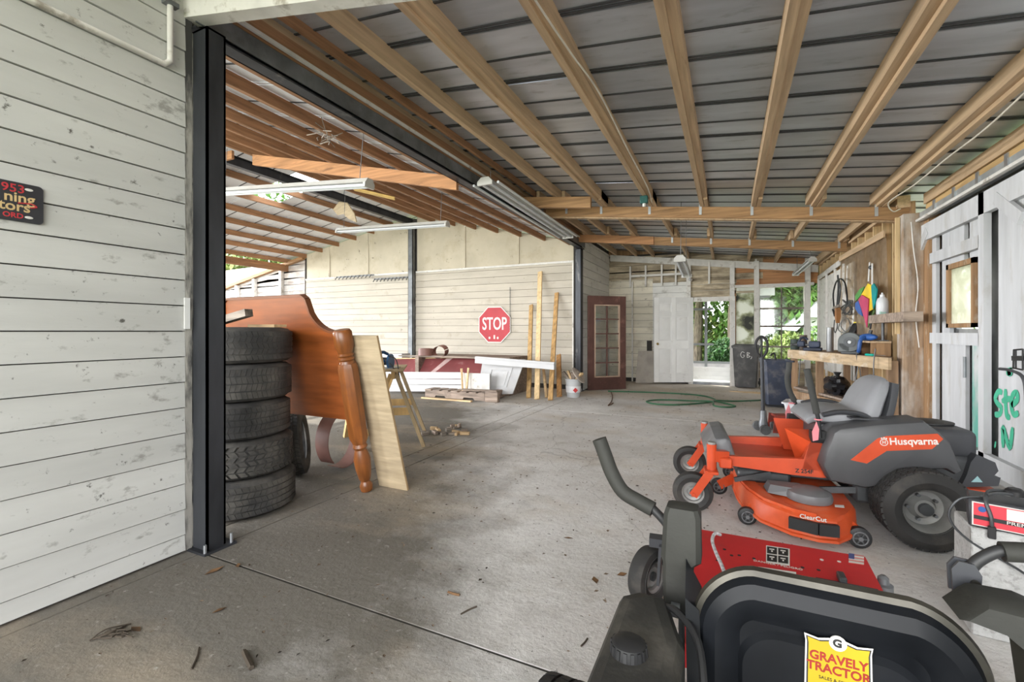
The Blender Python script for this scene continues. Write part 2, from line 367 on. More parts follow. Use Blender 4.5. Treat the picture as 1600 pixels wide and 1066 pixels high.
# ---- left wall with its lapped boards
LX = -2.86
wl = struct(empty('wall_left'), 'white painted board wall beside the dark steel post', 'wall')
MB().box(LX - 0.10, LX - 0.001, -2.4, 1.56, 0, 3.55).build('wall_backing', dark_back, wl)
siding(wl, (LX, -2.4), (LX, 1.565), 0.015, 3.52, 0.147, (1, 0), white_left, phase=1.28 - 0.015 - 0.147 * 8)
MB().box(LX - 0.1, LX + 0.022, 1.567, 1.603, 0.01, 3.2).build('corner_board', post_edge, wl)
# ---- ceilings
def zb(x):      # top of the lean-to's cross beams
    return 2.72 + (1.95 - x) * 0.119
RZ = 0.142     # purlin depth
ce = struct(empty('ceiling'), 'galvanised lean-to roof on sawn timber purlins and cross beams', 'ceiling')
def roof_sheet(parent, m, y0, xs, zs, w=0.68, h=0.012, seams=((0.325, 0.009), (0.612, 0.009), (0.647, 0.010))):
    """one roofing sheet: flat pans with raised ribs that read as grooves from below; ribs run down the slope"""
    prof = [(0, 0), (0.314, 0), (0.316, h), (0.334, h), (0.336, 0), (w - 0.072, 0), (w - 0.070, h), (w - 0.050, h), (w - 0.048, 0.0), (w - 0.026, 0.0), (w - 0.024, h), (w - 0.004, h), (w - 0.002, 0.0), (w + 0.006, -0.0008)]
    vs = []; n = len(prof)
    for x, z in zip(xs, zs):
        for y, dz in prof: vs.append((x, y0 + y, z + dz))
    for x, z in zip(xs, zs):
        for y, dz in prof: vs.append((x, y0 + y, z + dz + 0.0015))
    k = len(xs); fs = []
    for i in range(k - 1):
        for j in range(n - 1):
            a = i * n + j; fs.append((a, a + 1, a + n + 1, a + n)); a += k * n; fs.append((a, a + n, a + n + 1, a + 1))
    o = MB().add(vs, fs).build('roof_sheet', m, parent, flat=True)
    q = MB()
    for c, hw in seams:      # dark strips on the lapped ribs: groove shade and grime put into colour
        for i in range(k - 1): q.hexa([(xs[i], y0 + c - hw, zs[i] - 0.006), (xs[i + 1], y0 + c - hw, zs[i + 1] - 0.006), (xs[i + 1], y0 + c + hw, zs[i + 1] - 0.006), (xs[i], y0 + c + hw, zs[i] - 0.006), (xs[i], y0 + c - hw, zs[i] + 0.004), (xs[i + 1], y0 + c - hw, zs[i + 1] + 0.004), (xs[i + 1], y0 + c + hw, zs[i + 1] + 0.004), (xs[i], y0 + c + hw, zs[i] + 0.004)])
    q.build('lap_seam', seam_m, parent)
    return o
y = -1.42
while y < 11.95:
    xs = [-3.0, -1.4, 0.3, 2.35]
    roof_sheet(ce, galv, y, xs, [zb(x) + RZ + 0.002 + random.uniform(-0.003, 0.003) for x in xs]); y += 0.68
Y1, Y2 = 6.8, 9.15
def purlin_x(px, py): return ony(px, py, Y1).x
def purlin(x, y0, y1, m=pine_y, w=0.046, z=0.0, h=RZ, dx=0.0):
    z0 = zb(x) + z
    MB().hexa([(x, y0, z0), (x + w, y0, z0), (x + w + dx, y1, z0), (x + dx, y1, z0), (x, y0, z0 + h), (x + w, y0, z0 + h), (x + w + dx, y1, z0 + h), (x + dx, y1, z0 + h)]).build('purlin', m, ce)
PX = [purlin_x(q, 325) for q in (940, 1015, 1094, 1174, 1266, 1367)]
PX = [-2.68, -2.28] + PX
for i, x in enumerate(PX):
    if i: purlin(x, -1.4, Y1 + 0.06, w=0.05)
    else: purlin(x, -1.4, Y1 + 0.06, w=0.035, m=redpine_y, h=0.07, z=0.07)
    if i >= 2: purlin(x + 0.051 if i < 6 else x - 0.056, -1.4, Y1 - 0.02, w=0.055, h=0.115, z=0.026)
    xo = x + 0.06
    purlin(xo, Y1 - 0.42, Y2 + 0.05)
    purlin(xo + 0.06 if i % 2 else xo - 0.055, Y2 - 0.25, 11.95)
    # straps down the face of the cross beams
    MB().box(x - 0.012, x + 0.022, Y1 - 0.046, Y1 - 0.040, zb(x) - 0.11, zb(x) + 0.03).build('strap', hanger_m, ce)
    MB().box(xo - 0.012, xo + 0.022, Y2 - 0.046, Y2 - 0.040, zb(x) - 0.11, zb(x) + 0.03).build('strap', hanger_m, ce)
def xbeam(x0, x1, y, w=0.076, h=0.15, m=pine_x, dz=0.0, dy=0.0, name='cross_beam', par=None):
    a, b = zb(x0) + dz, zb(x1) + dz
    MB().hexa([(x0, y - w / 2, a - h), (x1, y - w / 2 + dy, b - h), (x1, y + w / 2 + dy, b - h), (x0, y + w / 2, a - h), (x0, y - w / 2, a), (x1, y - w / 2 + dy, b), (x1, y + w / 2 + dy, b), (x0, y + w / 2, a)]).build(name, m, par or ce)
xbeam(-2.62, 1.92, Y1)
xbeam(-2.62, 1.92, Y1 + 0.042, w=0.09, h=0.012, dz=-0.151, m=pine_y, name='batten')
xbeam(-2.8, 1.76, Y2)
xbeam(-2.8, -1.3, Y2 - 0.05, w=0.03, m=redpine_x)
xbeam(ony(790, 300, 6.2).x, ony(925, 300, 6.2).x, 6.15, w=0.07, h=0.15, m=pine_x, dz=-0.02)   # the sistered stub end
xbeam(-2.8, 1.78, 11.93, h=0.16, m=white_wood)
# painted header out from the head of the steel post
MB().hexa([(-2.9, 1.55, 3.10), (1.94, 2.18, 2.515), (1.94, 2.25, 2.515), (-2.9, 1.64, 3.10), (-2.9, 1.55, 3.26), (1.94, 2.18, 2.675), (1.94, 2.25, 2.675), (-2.9, 1.64, 3.26)]).build('header', white_wood, ce)
# ---- lean-to / hall line: steel posts and sliding-door track
def ipost(name, label, x, y, h, w=0.18, d=0.15, m=steel_dark):
    t = thing(name, label, 'post', (x, y, 0))
    MB().box(-w / 2, w / 2, -d / 2, -d / 2 + 0.012, 0.012, h).box(-w / 2, w / 2, d / 2 - 0.012, d / 2, 0.012, h).box(-w / 2, -w / 2 + 0.012, -d / 2, d / 2, 0.012, h).box(w / 2 - 0.012, w / 2, -d / 2, d / 2, 0.012, h).box(-w / 2, w / 2, -d / 2, d / 2, h - 0.012, h).build('shaft', m, t)
    MB().box(-w / 2 - 0.03, w / 2 + 0.03, -d / 2 - 0.03, d / 2 + 0.05, 0, 0.014).build('base_plate', steel_dark, t)
    for sx in (-1, 1):
        MB().cyl((sx * (w / 2 + 0.015), d / 2 + 0.025, 0.0), (sx * (w / 2 + 0.015), d / 2 + 0.025, 0.07), 0.009, seg=6).build('anchor_bolt', hanger_m, t)
        MB().cyl((sx * (w / 2 + 0.015), -d / 2 - 0.018, 0.0), (sx * (w / 2 + 0.015), -d / 2 - 0.018, 0.06), 0.009, seg=6).build('anchor_bolt', hanger_m, t)
    return t
pw = onz(352, 848).x
post = ipost('steel_post', 'tall near-black steel post at the end of the white board wall', -2.795, 1.665, 3.04, w=0.17, d=0.11)
MB().box(-0.085, -0.045, -0.066, -0.0555, 0.02, 3.03).build('edge_board', post_edge, post)
ipost('steel_post', 'dark steel post between the cream stop-sign wall and the brown glazed door', -2.9, 9.45, 3.05, 0.14, 0.14)
tk = thing('door_track_beam', 'long dark steel track beam spanning the wide hall opening', 'beam', (LX, 1.6, 3.05))
MB().box(-0.05, 0.06, 0.0, 7.95, 0, 0.012).box(-0.05, -0.038, 0, 7.95, 0, 0.14).box(-0.05, 0.06, 0, 7.95, 0.128, 0.14).build('web', steel_dark, tk)
MB().box(0.06, 0.068, 0, 7.95, 0.03, 0.15).build('face_plate', steel_grey, tk)
MB().box(0.02, 0.06, -0.02, 7.98, 0.16, 0.30).build('plate_board', redpine_y, tk)
MB().box(-0.01, 0.019, -0.02, 7.98, 0.145, 0.385).build('closing_board', pine_y, tk)
MB().box(0.075, 0.095, 0.0, 7.9, 0.17, 0.195).build('conduit_strip', white_wood, tk)
# ---- the hall: gable roof
RX, RIDZ, EAVZ = -7.4, 4.32, 3.24
def zr(x): return RIDZ - abs(x - RX) * ((RIDZ - EAVZ) / (RX + 2.86) * -1 if x > RX else 0.185)
ch = struct(empty('ceiling_hall'), 'gable roof of the hall with dark red purlins under pale sheets', 'ceiling')
y = -1.42; k = 0
while y < 9.7:
    roof_sheet(ch, galv_pale, y, [-2.9, -5.2, -7.4], [zr(-2.9), zr(-5.2), zr(-7.4)], seams=((0.325, 0.007),))
    lx = [-7.4, -9.6, -12.2]
    if k == 11: lx = [-8.9, -9.6, -12.2]
    roof_sheet(ch, galv_pale, y, lx, [zr(x) for x in lx], seams=((0.325, 0.007),))
    if y < 7.2: roof_sheet(ch, galv_pale, y, [-12.2, -13.6], [zr(x) for x in (-12.2, -13.6)], seams=((0.325, 0.007),))
    y += 0.68; k += 1
def hp(x, y0=-1.4, y1=9.62, m=redpine_y, w=0.045, h=0.12):
    z = zr(x) - 0.005
    MB().box(x - w / 2, x + w / 2, y0, y1, z - h, z - 0.006).build('purlin', m, ch)
for x in (-3.15, -3.75, -4.35, -4.95, -5.55, -6.15, -6.75, -8.1, -8.75, -9.4, -10.05, -10.7, -11.35, -12.0): hp(x)
hp(-12.7, y1=7.4); hp(-13.4, y1=7.4)
def hrafter(x0, x1, y, m=redpine_x, h=0.16, w=0.05):
    a, b = zr(x0) - 0.13, zr(x1) - 0.13
    MB().hexa([(x0, y, a - h), (x1, y, b - h), (x1, y + w, b - h), (x0, y + w, a - h), (x0, y, a), (x1, y, b), (x1, y + w, b), (x0, y + w, a)]).build('rafter', m, ch)
for yy in (4.6, ): hrafter(-6.6, -2.92, yy); hrafter(-12.2, -7.7, yy)
MB().box(-12.2, -12.1, -1.4, 9.6, zr(-12.15) - 0.34, zr(-12.15) - 0.14).build('eave_beam', redpine_y, ch)
MB().box(-13.65, -13.57, -1.4, 7.4, zr(-13.6) - 0.2, zr(-13.6) - 0.02).build('eave_beam', redpine_y, ch)
rb = thing('ridge_beam', 'dark steel ridge beam along the peak of the hall roof', 'beam', (RX, -1.4, RIDZ - 0.3))
MB().box(-0.05, 0.05, 0, 10.95, 0, 0.012).box(-0.05, 0.05, 0, 10.95, 0.15, 0.162).box(-0.006, 0.006, 0, 10.95, 0.01, 0.155).build('web', steel_dark, rb)
for yy in (0.6, 6.0): MB().box(-0.3, 0.3, yy, yy + 0.04, 0.0, 0.13).build('bearing_block', redpine_x, rb)
# ---- hall back wall (stop-sign wall)
HY = 9.62
wb = struct(empty('wall_back_hall'), 'cream board gable wall of the hall with a stop sign', 'wall')
MB().prism([(-15.4, 0), (-2.86, 0), (-2.86, 3.18), (RX, 4.22), (-11.35, 3.46), (-15.4, 2.62)], 0, 0.1, MX(((1, 0, 0, 0), (0, 0, 1, HY + 0.002), (0, 1, 0, 0), (0, 0, 0, 1)))).build('wall_backing', dark_back, wb)
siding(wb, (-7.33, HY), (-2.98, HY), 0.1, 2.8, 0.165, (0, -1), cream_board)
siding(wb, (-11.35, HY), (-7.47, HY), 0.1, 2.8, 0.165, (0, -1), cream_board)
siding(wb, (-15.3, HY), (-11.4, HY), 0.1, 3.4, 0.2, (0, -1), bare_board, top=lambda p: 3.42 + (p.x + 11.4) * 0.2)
xe = [-11.33, -10.4, -8.95, -7.5]
xe2 = [-7.3, -5.85, -4.4, -2.98]
for E in (xe, xe2):
    for a, b in zip(E[:-1], E[1:]):
        za, zc = zr(a) - 0.03, zr(b) - 0.03
        MB().hexa([(a + 0.006, HY - 0.012, 2.83), (b - 0.006, HY - 0.012, 2.83), (b - 0.006, HY, 2.83), (a + 0.006, HY, 2.83), (a + 0.006, HY - 0.012, za), (b - 0.006, HY - 0.012, zc), (b - 0.006, HY, zc), (a + 0.006, HY, za)]).build('gable_panel', cream_panel, wb)
        if b not in (-7.5, -2.98): MB().box(b - 0.022, b + 0.022, HY - 0.03, HY - 0.013, 2.85, min(za, zc) - 0.06).build('batten', cream_panel, wb)
    MB().box(E[0], E[-1], HY - 0.06, HY - 0.0, 2.79, 2.835).build('ledge', white_wood, wb)
MB().box(-3.09, -2.99, HY - 0.05, HY - 0.02, 0.1, 2.8).build('corner_board', white_wood, wb)
for px in (371, 398, 440):
    p = ony(px, 470, HY - 0.08); MB().box(p.x - 0.05, p.x + 0.05, HY - 0.14, HY - 0.035, 0.1, 3.38 + (p.x + 11.4) * 0.2).build('stud', white_wood, wb)
MB().bar((-15.3, HY - 0.10, 2.66), (-11.36, HY - 0.10, 3.46), 0.12, 0.09).build('rake_board', pine_x, wb)
ipost('steel_post', 'slim dark steel post in the middle of the cream hall wall', RX, HY - 0.10, 4.02, 0.14, 0.12, steel_grey)
# ---- wall past the second steel post, along the lean-to
wc = struct(empty('wall_left_far'), 'white board wall behind the brown glazed door', 'wall')
MB().box(-3.05, -2.861, 9.54, 12.05, 0, 3.4).build('wall_backing', dark_back, wc)
siding(wc, (-2.86, 9.54), (-2.86, 11.98), 0.01, 3.3, 0.19, (1, 0), white_far_lit)
# ---- back wall of the lean-to
BY = 11.95
def bx(px, y=BY): return ony(px, 518, y).x
def bz(px, py, y=BY): return ony(px, py, y).z
wk = struct(empty('wall_back'), 'old studded board wall with doorway and windows at the far end', 'wall')
DX0, DX1, DZ1 = bx(1083), bx(1142), bz(1112, 471)
WX0, WX1, WZ0, WZ1 = bx(1187), bx(1256), 0.62, bz(1220, 449)
FX0, FX1 = bx(1150), bx(1180)
FZ1 = bz(1165, 458)
MB().box(-2.86, DX0 - 0.1, BY, BY + 0.02, 0.02, 3.25).build('wall_backing', dark_back, wk)
siding(wk, (-2.86, BY), (bx(1020), BY), 0.03, bz(1000, 437), 0.17, (0, -1), cream_far_lit, th=0.015)
siding(wk, (bx(1020), BY), (DX0 - 0.1, BY), 0.03, 2.5, 0.17, (0, -1), white_far_lit, th=0.015)
MB().prism([(-2.86, 2.45), (1.80, 2.45), (1.80, zb(1.8) + RZ), (-2.86, zb(-2.86) + RZ)], 0, 0.02, MX(((1, 0, 0, 0), (0, 0, 1, BY + 0.021), (0, 1, 0, 0), (0, 0, 0, 1)))).build('wall_backing', brown_z, wk)
siding(wk, (-2.86, BY), (bx(1192), BY), 2.50, 3.2, 0.16, (0, -1), old_board, th=0.0)
siding(wk, (DX0 - 0.1, BY), (DX1 + 0.12, BY), DZ1 + 0.1, 3.1, 0.16, (0, -1), old_board, th=0.0)
siding(wk, (DX1 + 0.1, BY), (1.78, BY), max(FZ1, WZ1) + 0.06, 2.95, 0.3, (0, -1), redpine_x, th=0.0)
siding(wk, (FX0 - 0.05, BY), (1.78, BY), 0.03, WZ0 - 0.03, 0.18, (0, -1), old_board, th=0.0)
for px in (985, 1009, 1034, 1056, 1108, 1181):
    x = bx(px, BY - 0.06); MB().box(x - 0.02, x + 0.02, BY - 0.09, BY - 0.012, 2.42 if px != 1181 else 0.03, 2.95).build('stud', white_wood, wk)
for px in (1076, 1144, 1182, 1262):
    x = bx(px, BY - 0.06); MB().box(x - 0.05, x + 0.05, BY - 0.1, BY - 0.012, 0.0, 2.9).build('stud', white_wood, wk)
MB().box(bx(985), DX0 - 0.05, BY - 0.085, BY - 0.02, bz(1000, 432) - 0.02, bz(1000, 432) + 0.03).build('girt', white_wood, wk)
MB().box(bx(1144), 1.7, BY - 0.085, BY - 0.02, WZ1 + 0.02, WZ1 + 0.08).build('girt', white_wood, wk)
MB().box(-2.86, DX0 - 0.1, BY - 0.1, BY - 0.02, 0.0, 0.09).build('sole_plate', dark_back, wk)
# doorway frame and its sill
df = struct(empty('door_1'), 'white painted doorway frame in the far wall', 'door')
MB().box(DX0 - 0.09, DX0, BY - 0.11, BY + 0.1, 0, DZ1 + 0.09).build('jamb', white_wood, df)
MB().box(DX1, DX1 + 0.09, BY - 0.11, BY + 0.1, 0, DZ1 + 0.09).build('jamb', white_wood, df)
MB().box(DX0 - 0.09, DX1 + 0.09, BY - 0.115, BY + 0.1, DZ1, DZ1 + 0.10).build('head', white_wood, df)
MB().box(DX0, DX1, BY - 0.08, BY + 0.12, 0.0, 0.05).build('sill', steel_grey, df)
# six panel door leaf, swung open against the wall
def panel_door(name, w, h, m, loc, rz, rx, label, cols, struct_=False):
    t = empty(name, loc, rz); t.rotation_euler = (rx, 0, rz); tag(t, label, 'door')
    s = 0.035
    rows = [(0.09, 0.28), (0.33, 0.60), (0.645, 0.93)]
    MB().box(0, w, 0.015, s - 0.015, 0, h).build('core', m, t)
    st_, mid = 0.11, 0.10
    xs = [(0, st_), (w / 2 - mid / 2, w / 2 + mid / 2), (w - st_, w)] if cols == 2 else [(0, st_), (w - st_, w)]
    for a, b in xs: MB().box(a, b, 0, s, 0, h).build('stile', m, t)
    rr = [(0, 0.1), (0.40, 0.49), (0.78, 0.83), (0.94, 1.0)] if cols == 2 else [(0, 0.1), (0.45, 0.55), (0.9, 1)]
    for a, b in rr: MB().box(0.01, w - 0.01, 0.001, s - 0.001, a * h, b * h).build('rail', m, t)
    for i in range(len(xs) - 1):
        for j in range(len(rr) - 1):
            a, b = xs[i][1] + 0.03, xs[i + 1][0] - 0.03; c, d = rr[j][1] * h + 0.03, rr[j + 1][0] * h - 0.03
            q = MB()
            for yo, yi in ((0.0148, 0.006), (s - 0.0148, s - 0.006)):
                q.add([(a, yo, c), (b, yo, c), (b, yo, d), (a, yo, d), (a + 0.025, yi, c + 0.025), (b - 0.025, yi, c + 0.025), (b - 0.025, yi, d - 0.025), (a + 0.025, yi, d - 0.025)],
                      [(0, 1, 5, 4), (1, 2, 6, 5), (2, 3, 7, 6), (3, 0, 4, 7), (4, 5, 6, 7)])
            q.build('panel', m, t)
    return t
p0 = onz(1022, 600, 0.03); p1 = onz(1083, 601, 0.03)
p0 = ony(1022, 590, BY - 0.55); p1 = ony(1083, 590, BY - 0.16)
dv = p1 - p0
wd = panel_door('panel_door', math.hypot(dv.x, dv.y), 2.05, white_paint, (p0.x, p0.y, 0.05), math.atan2(dv.y, dv.x), 0, 'white six panel door standing open beside the far doorway', 2)
kn = MB().lathe([(0.012, 0), (0.012, 0.03), (0.026, 0.04), (0.03, 0.055), (0.02, 0.068), (0.001, 0.07)], 12, Tm(0.07, 0, 0.93) @ Rm('X', PI / 2)).build('knob', mk('old_brass', (0.45, 0.33, 0.12), 0.3, 0.9), wd)
# window with eight panes
wn = struct(empty('window_1'), 'large many pane window at the far right corner', 'window')
q = MB(); fw = 0.05
for (a, b, c, d) in ((WX0 - 0.04, WX0, WZ0 - 0.05, WZ1 + 0.05), (WX1, WX1 + 0.05, WZ0 - 0.05, WZ1 + 0.05)): MB().box(a, b, BY - 0.06, BY + 0.05, c, d).build('jamb', white_wood, wn)
MB().box(WX0, WX1, BY - 0.06, BY + 0.05, WZ1, WZ1 + 0.05).build('head', white_wood, wn)
MB().box(WX0, WX1, BY - 0.09, BY + 0.05, WZ0 - 0.05, WZ0).build('sill', white_wood, wn)
wxm = (WX0 + WX1) / 2
zs = [WZ0, bz(1220, 542), bz(1220, 510), bz(1220, 482), WZ1]
iron = mk('rusty_sash', (0.16, 0.13, 0.11), 0.7, var=0.3, dirt=(0.4, 0.36, 0.3), dthr=0.6)
for z in zs[1:-1]: MB().box(WX0, WX1, BY - 0.02, BY + 0.01, z - 0.02, z + 0.02).build('bar', iron, wn)
MB().box(wxm - 0.012, wxm + 0.012, BY - 0.018, BY + 0.008, WZ0, WZ1).build('bar', iron, wn)
for i in range(4):
    for a, b in ((WX0, wxm), (wxm, WX1)): MB().box(a + 0.012, b - 0.012, BY - 0.006, BY - 0.003, zs[i] + 0.018, zs[i + 1] - 0.018).build('pane', clear, wn)
# mildewed sheet over the narrow opening
wn2 = struct(empty('window_2'), 'narrow opening covered by a mildewed translucent sheet', 'window')
def mildew(name):
    m = bpy.data.materials.new(name); m.use_nodes = True; nt = m.node_tree; N = nt.nodes; L = nt.links.new
    b = N['Principled BSDF']; b.inputs['Roughness'].default_value = 0.5
    tc = N.new('ShaderNodeTexCoord'); n = N.new('ShaderNodeTexNoise'); n.inputs['Scale'].default_value = 3.3; n.inputs['Detail'].default_value = 7; L(tc.outputs['Object'], n.inputs[0])
    r = N.new('ShaderNodeValToRGB'); L(n.outputs[0], r.inputs[0]); e = r.color_ramp.elements
    e[0].position = 0.36; e[0].color = (0.05, 0.055, 0.04, 1); e[1].position = 0.56; e[1].color = (0.86, 0.87, 0.80, 1); k = e.new(0.46); k.color = (0.42, 0.44, 0.27, 1)
    L(r.outputs[0], b.inputs['Base Color'])
    tl = N.new('ShaderNodeBsdfTranslucent'); L(r.outputs[0], tl.inputs[0]); x = N.new('ShaderNodeMixShader'); x.inputs[0].default_value = 0.45
    L(b.outputs[0], x.inputs[1]); L(tl.outputs[0], x.inputs[2]); L(x.outputs[0], N['Material Output'].inputs[0]); return m
MB().box(FX0, FX1 - 0.03, BY - 0.008, BY - 0.004, WZ0 - 0.1, FZ1).build('sheet', mildew('mildewed_sheet'), wn2)
MB().box(FX0 - 0.06, FX0, BY - 0.05, BY + 0.03, WZ0 - 0.2, FZ1 + 0.05).build('jamb', brown_z, wn2)
MB().box(FX0 - 0.06, FX1, BY - 0.05, BY + 0.03, FZ1, FZ1 + 0.05).build('head', old_board, wn2)
# ---- right wall: bench bay with bare studs, plastic sheet and white panels
RX1 = 1.80
wr = struct(empty('wall_right_bench'), 'bare stud wall behind the workbench', 'wall')
MB().box(RX1 + 0.10, RX1 + 0.14, 6.7, BY + 0.1, 0.0, 2.78).build('wall_backing', brown_z, wr)
ys = 6.95
while ys < 11.9:
    MB().box(RX1, RX1 + 0.09, ys, ys + 0.04, 0.0, zb(RX1) + 0.02).build('stud', pine_z, wr); ys += 0.41
MB().box(RX1 - 0.02, RX1 + 0.10, 6.72, BY, zb(RX1) - 0.02, zb(RX1) + 0.12).build('top_plate', pine_y, wr)
sh = cloudy('plastic_sheet', (0.52, 0.42, 0.30), 0.78)
pl0, pl1 = onx(1314, 405, RX1 - 0.03), onx(1385, 365, RX1 - 0.03)
q = MB(); nn = 26
va = []
for i in range(nn + 1):
    t = i / nn; yy = pl0.y + (pl1.y - pl0.y) * t; zt = pl0.z + (pl1.z - pl0.z) * t
    for j in range(9):
        s_ = j / 8; va.append((RX1 - 0.03 - 0.018 * math.sin(i * 1.1 + s_ * 2) * s_ - 0.01 * math.sin(i * 2.3 + 5 * s_), yy + 0.02 * math.sin(s_ * 5 + i), zt + (1.05 - zt) * s_))
q.add(va, [(i * 9 + j, i * 9 + j + 1, (i + 1) * 9 + j + 1, (i + 1) * 9 + j) for i in range(nn) for j in range(8)])
tag(q.build('plastic_sheet', sh), 'yellowed translucent plastic sheet tacked over the studs behind the workbench', 'sheet')
MB().bar(pl0 + V((-0.02, 0, 0)), pl1 + V((-0.02, 0, 0)), 0.02, 0.09).build('girt', pine_y, wr)
MB().bar((RX1 - 0.03, pl0.y + 0.05, pl0.z - 0.05), (RX1 - 0.03, BY - 0.1, pl0.z - 0.10), 0.02, 0.10).build('girt', white_wood, wr)
for a, b in ((8.75, 9.35), (9.42, 10.05), (10.12, 10.85), (10.92, 11.75)):
    MB().box(RX1 - 0.025, RX1 - 0.003, a, b, 0.5, pl0.z - 0.16).build('wall_panel', white_wood, wr)
    MB().box(RX1 - 0.06, RX1 - 0.026, b - 0.05, b, 0.4, pl0.z - 0.12).build('batten', white_wood, wr)
for d, (m, w) in enumerate(((brown_z, 0.19), (pine_z, 0.05))):
    pass
cp = thing('timber_post', 'rough brown timber post at the near end of the workbench', 'post', (1.86, 6.60, 0))
MB().cbox(-0.09, 0.10, -0.10, 0.10, 0, 2.60, 0.008).build('shaft', mk('rough_post', (0.33, 0.23, 0.15), 0.85, var=0.3, vs=3, st=(8, 8, 0.5), dirt=(0.62, 0.60, 0.57), dthr=0.56, dsoft=0.12, dsc=2.2, dst=(1.5, 1.5, 0.6), dmax=0.75, bump=0.2), cp)
MB().box(-0.135, -0.095, -0.03, 0.005, 1.25, 2.58).build('pale_strip', pine_z, cp)
MB().tube(smooth_path([(-0.02, -0.11, 2.5), (0.0, -0.112, 2.2), (0.04, -0.11, 1.8), (0.02, -0.112, 1.45), (0.05, -0.11, 1.1)]), 0.006, 6).build('cable', white_wood, cp)
# ---- right wall: the sliding barn door bay
BX = 1.95
wr2 = struct(empty('wall_right'), 'timber header and framing over the white barn door', 'wall')
ZT = 2.47
MB().box(BX + 0.02, BX + 0.09, -1.4, 6.5, ZT + 0.12, ZT + 0.21).build('header', mk('header_pine', (0.60, 0.40, 0.18), 0.7, var=0.2, vs=3, st=(9, 0.5, 9), dirt=(0.3, 0.17, 0.07), dthr=0.66, dsc=4, dst=(3, 0.5, 3), dmax=0.7), wr2)
MB().box(BX + 0.0, BX + 0.07, -1.4, 6.5, ZT + 0.215, ZT + 0.33).build('header', pine_y, wr2)
MB().box(BX - 0.04, BX + 0.02, -1.4, 6.48, ZT + 0.03, ZT + 0.12).build('track', mk('track_galv', (0.52, 0.56, 0.58), 0.4, 0.6, var=0.15), wr2)
MB().box(BX - 0.075, BX - 0.04, -1.4, 6.48, ZT + 0.02, ZT + 0.045).build('track_lip', white_wood, wr2)
for yy in (4.7, 5.15, 5.6, 6.05): MB().box(BX - 0.05, BX - 0.041, yy, yy + 0.05, ZT + 0.04, ZT + 0.16).build('track_strap', hanger_m, wr2)
_db = mk('dark_door_backing', (0.34, 0.34, 0.33), 0.9, var=0.15)
_w0, _w1, _z0, _z1 = onx(1525, 518, BX).y, onx(1474, 518, BX).y, onx(1500, 514, BX).z, onx(1500, 406, BX).z
for a_, b_, c_, d_ in ((-1.4, _w0, 0, ZT + 0.3), (_w1, 6.5, 0, ZT + 0.3), (_w0, _w1, 0, _z0), (_w0, _w1, _z1, ZT + 0.3)): MB().box(BX + 0.10, BX + 0.14, a_, b_, c_, d_).build('wall_backing', _db, wr2)
def paintmat(name, green, thr):
    return mk(name, (0.55, 0.56, 0.56), 0.7, var=0.1, vs=2.5, st=(1, 2, 0.5), dirt=green, dthr=thr, dsoft=0.10, dsc=1.7, dst=(1, 1.4, 0.7), dmax=0.9, dirt2=(0.28, 0.25, 0.2), d2thr=0.67, d2sc=9, bump=0.12, bsc=16, rnd=0.04)
GRN = (0.05, 0.36, 0.24)
door_w = mk('barn_white', (0.54, 0.55, 0.565), 0.7, var=0.1, vs=2.5, st=(1, 3, 0.4), dirt=(0.36, 0.33, 0.28), dthr=0.63, dsoft=0.08, dsc=3, dst=(1, 2, 0.5), dmax=0.6, bump=0.15, bsc=16, rnd=0.05)
door_g = paintmat('barn_green_white', (0.10, 0.42, 0.33), 0.47)
green = mk('green_spray', (0.06, 0.44, 0.27), 0.5, var=0.1)
bd = struct(empty('door_2', (BX, 0, 0)), 'white sliding barn door of upright boards with green spray paint', 'door')
def by(px): return onx(px, 518, BX).y
def plank(y0, y1, z0, z1, m, x0=0.03, x1=0.06, name='plank'):
    a, b = min(y0, y1), max(y0, y1)
    MB().box(x0, x1, a + 0.002, b - 0.002, z0, z1).build(name, m, bd)
ZB = 0.12
WY0, WY1 = by(1521), by(1478)
wz0, wz1 = onx(1500, 512, BX).z, onx(1500, 408, BX).z
edges = [1421, 1438, 1457]
for a, b in zip(edges[:-1], edges[1:]): plank(by(a), by(b), ZB, ZT - 0.02, door_w)
plank(by(1466), by(1478), wz0 - 0.05, ZT - 0.02, door_w)
plank(by(1466), by(1502), ZB, wz0 - 0.05, door_w)
plank(by(1512), by(1533), ZB, wz0 - 0.05, door_g)
plank(by(1478), by(1500), wz1, ZT - 0.02, door_w); plank(by(1508), by(1533), wz1, ZT - 0.02, door_w)
plank(by(1521), by(1533), wz0 - 0.05, wz1, door_w)
plank(by(1552), by(1592), ZB, ZT - 0.02, door_g if False else door_w)
yq = by(1592)
while yq > -1.2:
    plank(yq - 0.3, yq, ZB, ZT - 0.02, door_w); yq -= 0.3
# framing on the face: stiles, rails and braces stand proud of the boards
for a, b in ((1533, 1542), ): plank(by(a), by(b), ZB, ZT - 0.02, door_w, -0.02, 0.03, 'stile')
plank(by(1423), by(1430), ZB, ZT - 0.02, door_w, -0.02, 0.03, 'stile')
plank(by(1424), by(1620), ZT - 0.20, ZT - 0.02, door_w, -0.02, 0.03, 'rail')
plank(by(1456), by(1534), wz1 + 0.06, wz1 + 0.17, door_w, -0.02, 0.028, 'rail')
plank(by(1456), by(1534), wz0 - 0.16, wz0 - 0.05, door_w, -0.02, 0.028, 'rail')
plank(by(1424), by(1620), ZB, ZB + 0.14, door_w, -0.02, 0.03, 'rail')
MB().bar(V((-0.01, by(1426), 1.98)), V((-0.01, by(1452), ZT - 0.1)), 0.03, 0.10).build('brace', door_w, bd)
MB().bar(V((-0.01, by(1600), ZT - 0.36)), V((-0.01, by(1560), ZT - 0.12)), 0.03, 0.10).build('brace', door_w, bd)
wf = MB()
